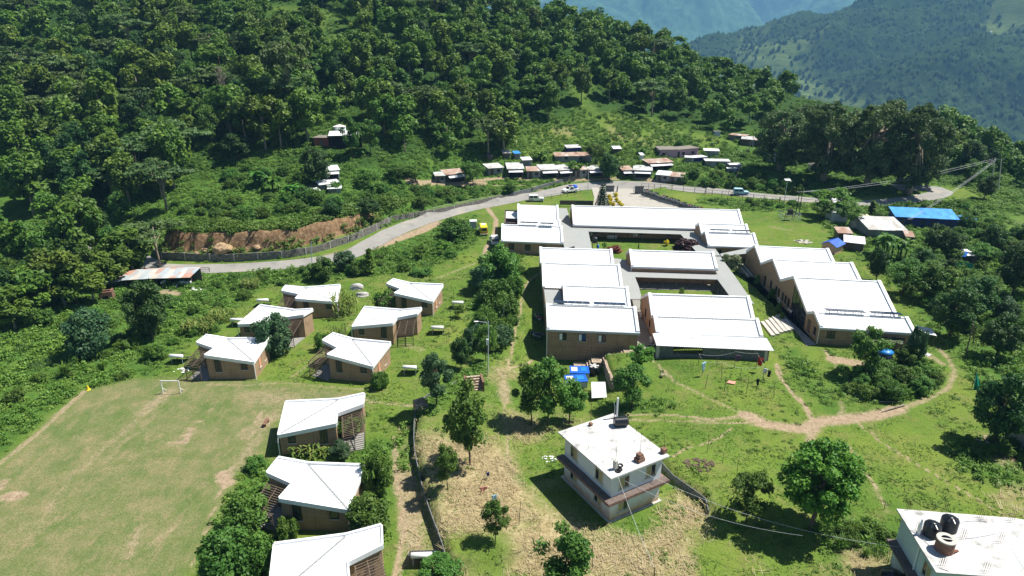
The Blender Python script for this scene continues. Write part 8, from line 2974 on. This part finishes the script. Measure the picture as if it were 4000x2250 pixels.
# ------------------------------------------------------------------ drying yard
CL = [((245, 195), (250, 95)), ((405, 205), (417, 110)), ((565, 215), (574, 75)), ((755, 222), (768, 90)), ((275, 290), (292, 160)), ((450, 310), (455, 175)), ((610, 322), (625, 220)), ((815, 328), (832, 205)),
      ((300, 405), (332, 270)), ((476, 428), (487, 298)), ((667, 450), (688, 315)), ((914, 482), (915, 350))]
names = ['first from the left in the back row', 'second from the left in the back row', 'third in the back row', 'at the right of the back row', 'holding the pale blue cloth', 'second in the middle row', 'third in the middle row', 'holding the red cloth',
         'leaning at the left of the front row', 'second in the front row', 'third in the front row', 'last on the right in the front row']
ctop = []
for (b_, tp), nm in zip(CL, names):
    q, _ = pole('clothes line post ' + nm, 't', *b_, *tp, .045, 'wood', name='clothes_post', cat='post')
    ctop.append(q)
for a, b_ in ((0, 1), (1, 2), (2, 3), (4, 5), (5, 6), (6, 7), (0, 4), (3, 7)):
    o = wire('rope strung between the posts of the drying yard', ctop[a], ctop[b_], .12, .012, 'palewire', 'clothes_rope')
    o['group'] = 'ropes of the drying yard'


def cloth(label, top, w, h, mat, ang=0.0, spread=.25, name='hanging_cloth'):
    V, F_ = [], []
    n, m_ = 7, 6
    for j in range(m_ + 1):
        for i in range(n + 1):
            u, v_ = i / n - .5, j / m_
            V.append((u * w * (1 - .35 * v_ * math.sin(v_ * 2)), .09 * math.sin(i * 1.9 + j * .7) + spread * v_ * v_ * u, -h * v_ * (1 - .18 * abs(u))))
    for j in range(m_):
        for i in range(n):
            F_.append((j * (n + 1) + i, j * (n + 1) + i + 1, (j + 1) * (n + 1) + i + 1, (j + 1) * (n + 1) + i))
    o = MB().add(V, F_).build(name, M[mat], None, True)
    s = o.modifiers.new('thickness', 'SOLIDIFY')
    s.thickness = .015
    o.location = top
    o.rotation_euler = (0, 0, ang)
    return tag(o, label, 'cloth')


cloth('pale blue cloth hanging in a bunch on the left line', ctop[4] + Vector((.05, -.1, -.1)), .75, 1.5, 'bluecloth', .6)
cloth('dark purple patterned cloth on the back line', ctop[2] + Vector((.45, -.05, -.55)), .8, 1.0, 'purple')
cloth('red cloth hanging down at the right of the drying yard', ctop[3].lerp(ctop[7], .35) + Vector((.1, 0, 0)), .8, 1.3, 'redcloth', -1.0)
cloth('white cloth next to the red one', ctop[7] + Vector((.1, -.1, -.3)), .6, .8, 'whitecloth', -.5)
cloth('black cloth hanging past the white one', ctop[7] + Vector((.55, -.4, -.45)), .45, 1.0, 'darkcloth', -.9)
cloth('black trousers hanging in the front right of the drying yard', at('t', 765, 382) + Vector((0, 0, 1.15)), .42, 1.1, 'darkcloth')
A, B, C_, D_ = (at('t', *q) for q in ((495, 358), (560, 372), (575, 350), (510, 338)))
o = MB().prism([(q.x, q.y) for q in (A, B, C_, D_)], [q.z + .05 for q in (A, B, C_, D_)], [q.z + .16 for q in (A, B, C_, D_)]).build('spread_cloth', M['pinkcloth'])
tag(o, 'pink cloth spread on the grass of the drying yard', 'cloth')
P = at('r', 1102, 212)
t = thing('chair', 'lone pale wooden chair on the lawn left of the drying yard', 'chair', P, R(20))
MB().box(-.28, .28, -.28, .28, .42, .47).build('seat', M['palebark'], t)
for x in (-.24, .24):
    for y in (-.24, .24):
        MB().box(x - .03, x + .03, y - .03, y + .03, -.1, .417 if y < 0 else 1.0).build('leg', M['palebark'], t)
MB().box(-.2, .2, .22, .26, .7, .95).build('backrest', M['palebark'], t)
# straw grass junk left of the white house
for i, (crop, x, y, w, h, mat, lab) in enumerate((('f', 1720, 830, .9, .5, 'pinkcloth', 'faded pink cloth on a rope in the straw grass'), ('f', 1752, 720, .35, .5, 'navy', 'small blue cloth on the leaning stick in the straw'),
                                            ('f', 1800, 905, .6, .7, 'bluecloth', 'pale blue cloth over the thin small tree'))):
    cloth(lab, at(crop, x, y) + Vector((0, 0, h + .4)), w, h, mat, .3)
pole('leaning stick with cloths in the straw grass', 'f', 1665, 790, 1748, 640, .03, 'wood', name='stake', cat='stake')

# ------------------------------------------------------------------ courtyard and wall fittings
P = at('1', 1530, 870)
t = thing('tank_tower', 'black water tank on a dark frame in the first courtyard', 'tank', P)
for x in (-.5, .5):
    for y in (-.5, .5):
        MB().beam((x, y, -.2), (x, y, 1.75), .07, .07, (0, 1, 0)).build('leg', M['steel'], t)
MB().box(-.6, .6, -.6, .6, 1.753, 1.83).build('deck', M['steel'], t)
MB().lathe([(.5, 1.833), (.52, 1.95), (.52, 2.7), (.42, 2.85), (.2, 2.92), (0, 2.95)], 18).build('barrel', M['black'], t, True)
o = MB().lathe([(.26, 0), (.28, .1), (.28, .95), (.24, 1.0), (0, 1.0)], 14).build('blue_drum', M['bluetank'], None, True)
o.location = at('1', 1565, 860) + Vector((.2, 0, .1))
tag(o, 'blue drum beside the tank frame in the first courtyard', 'drum')
for i, (crop, x, y, lab) in enumerate((('4', 285, 690, 'white air conditioner at the upper side wall of the front ward'), ('4', 412, 1085, 'white air conditioner at the lower side wall of the front ward'))):
    P = at(crop, x, y)
    t = thing('air_conditioner', lab, 'air conditioner', (21.3, P.y, .1), R(90))
    MB().box(-.4, .4, -.05, .3, .15, .8).build('case', M['white'], t)
    MB().tube([(-.08, .303, .48), (-.08, .32, .48)], .24, 16).build('fan_grille', M['steel'], t)
for i, (x, y) in enumerate(((17.6, 147.2), (27.5, 146.2))):
    t = thing('air_conditioner', ['white air conditioner under the walkway, left of the white bench', 'white air conditioner under the walkway, right of the white bench'][i], 'air conditioner', (x, y, .9))
    MB().box(-.4, .4, -.35, 0, 0, .6).build('case', M['white'], t)
    MB().tube([(-.08, -.353, .3), (-.08, -.37, .3)], .22, 16).build('fan_grille', M['steel'], t)
t = thing('bench', 'white slatted bench under the walkway of the first courtyard', 'bench', (22.3, 145.9, .06), R(-5))
for q in range(4):
    MB().box(-1.1, 1.1, -.25 + q * .14, -.15 + q * .14, .42, .46).build('seat_slat', M['white'], t)
for q in range(3):
    MB().box(-1.1, 1.1, .32, .36, .55 + q * .16, .65 + q * .16).build('back_slat', M['white'], t)
for x in (-1, 1):
    MB().box(x - .04, x + .04, -.2, .31, 0, .417).build('leg', M['steel'], t)
P = at('5', 415, 1125)
t = thing('air_conditioner', 'white box unit on the paving by the east ward wall', 'air conditioner', P, R(90))
MB().box(-.4, .4, -.2, .2, 0, .75).build('case', M['white'], t)
MB().tube([(0, .203, .4), (0, .22, .4)], .24, 16).build('fan_grille', M['steel'], t)


# ------------------------------------------------------------------ people
def person(label, loc, rz, shirt, legs, h=1.65, arm=0.3, stride=.12):
    t = thing('person', label, 'person', loc, rz)

    def skin(name, joints, edges, rad, mat, sub=1):
        me = bpy.data.meshes.new(name)
        me.from_pydata([(a * h, b * h, c * h) for a, b, c in joints], edges, [])
        me.materials.append(M[mat])
        o = bpy.data.objects.new(name, me)
        COL.objects.link(o)
        adopt(o, t)
        s = o.modifiers.new('skin', 'SKIN')
        s.use_smooth_shade = True
        for i, v in enumerate(me.skin_vertices[0].data):
            v.radius = (rad[i][0] * h, rad[i][1] * h)
            v.use_root = i == 0
        u = o.modifiers.new('sub', 'SUBSURF')
        u.levels = u.render_levels = sub
        return o
    f = stride / 2
    J = [(0, 0, .53), (0, 0, .66), (0, .0, .80), (0, .01, .86), (0, .02, .90), (0, .015, .965),
         (-.10, 0, .80), (-.125, .03, .63), (-.12, .10, .49 + arm * .05), (.10, 0, .80), (.125, -.01, .63), (.12, .08, .49),
         (-.055, 0, .50), (-.06, .02 + f * .4, .28), (-.06, -.01 + f, .04), (-.06, .06 + f, .02), (.055, 0, .50), (.06, .01 - f * .3, .28), (.06, -.03 - f, .04), (.06, .05 - f, .02)]
    E_ = [(0, 1), (1, 2), (2, 3), (3, 4), (4, 5), (2, 6), (6, 7), (7, 8), (2, 9), (9, 10), (10, 11), (0, 12), (12, 13), (13, 14), (14, 15), (0, 16), (16, 17), (17, 18), (18, 19)]
    Rr = [(.085, .06), (.08, .055), (.09, .055), (.032, .032), (.052, .058), (.042, .048), (.036, .036), (.026, .026), (.019, .019), (.036, .036), (.026, .026), (.019, .019),
          (.055, .055), (.038, .038), (.024, .024), (.02, .02), (.055, .055), (.038, .038), (.024, .024), (.02, .02)]
    skin('body', J, E_, Rr, 'skin')
    skin('shirt', [J[0], J[1], J[2], (0, .005, .835), J[6], (-.12, .015, .70), J[9], (.12, -.005, .70)], [(0, 1), (1, 2), (2, 3), (2, 4), (4, 5), (2, 6), (6, 7)],
         [(.098, .072), (.094, .068), (.102, .066), (.045, .045), (.045, .045), (.04, .04), (.045, .045), (.04, .04)], shirt)
    skin('trousers', [(0, 0, .535), J[12], J[13], (J[14][0], J[14][1], .06), J[16], J[17], (J[18][0], J[18][1], .06)], [(0, 1), (1, 2), (2, 3), (0, 4), (4, 5), (5, 6)],
         [(.09, .07), (.064, .064), (.048, .048), (.036, .036), (.064, .064), (.048, .048), (.036, .036)], legs)
    hair = MB().lathe([(.058 * h, .0), (.060 * h, .03 * h), (.045 * h, .065 * h), (0, .08 * h)], 12, (0, .008 * h, .915 * h)).build('hair', M['hair'], t, True)
    return t


person('person in a white shirt and dark trousers, left of the pair at the glazed entrance', at('5', 548, 1335), R(200), 'whitecloth', 'darkcloth', 1.66)
person('person in a white shirt and blue trousers, nearer the glass at the entrance', at('5', 580, 1362), R(130), 'whitecloth', 'navy', 1.63)
person('person in dark clothes walking on the first courtyard lawn', at('1', 2215, 862), R(80), 'darkcloth', 'darkcloth', 1.6, .3, .2)
person('person in dark clothes on the dirt path at the shade edge', at('3', 110, 265), R(20), 'darkcloth', 'purple', 1.6, .3, .2)

# ------------------------------------------------------------------ far houses on the slope across the valley
fh = thing('far_house', 'tiny pale house on the slope across the valley', 'house', (0, 0, -900), 0, 'far houses across the valley')
MB().box(-2.6, 2.6, -1.8, 1.8, -3, 3).build('wall', M['white'], fh)
MB().add([(-3, -2.2, 2.9), (3, -2.2, 2.9), (3, 2.2, 2.9), (-3, 2.2, 2.9), (-3, 0, 4.2), (3, 0, 4.2)], [(0, 1, 5, 4), (2, 3, 4, 5), (0, 4, 3), (1, 2, 5)]).build('roof', M['tinnew'], fh)
firstf = True
for u, v in ((2442, 130), (2450, 124), (2436, 134), (2458, 130), (2476, 86), (2492, 82), (2360, 232), (2375, 230), (2553, 230), (2514, 46), (2128, 40), (1925, 30)):
    d = ray(u * 1.5528, v * 1.5528)
    for tt in np.arange(700, 3600, 6.0):
        p = d * tt
        if p[2] + CAM_H < float(h_near(np.array([p[0]]), np.array([p[1]]))[0]) + 7:
            if firstf:
                fh.location, firstf = (p[0], p[1], p[2] + CAM_H), False
            else:
                dup(fh, (p[0], p[1], p[2] + CAM_H), rnd.uniform(-.5, .5), None, 1.0, 'far houses across the valley')
            break
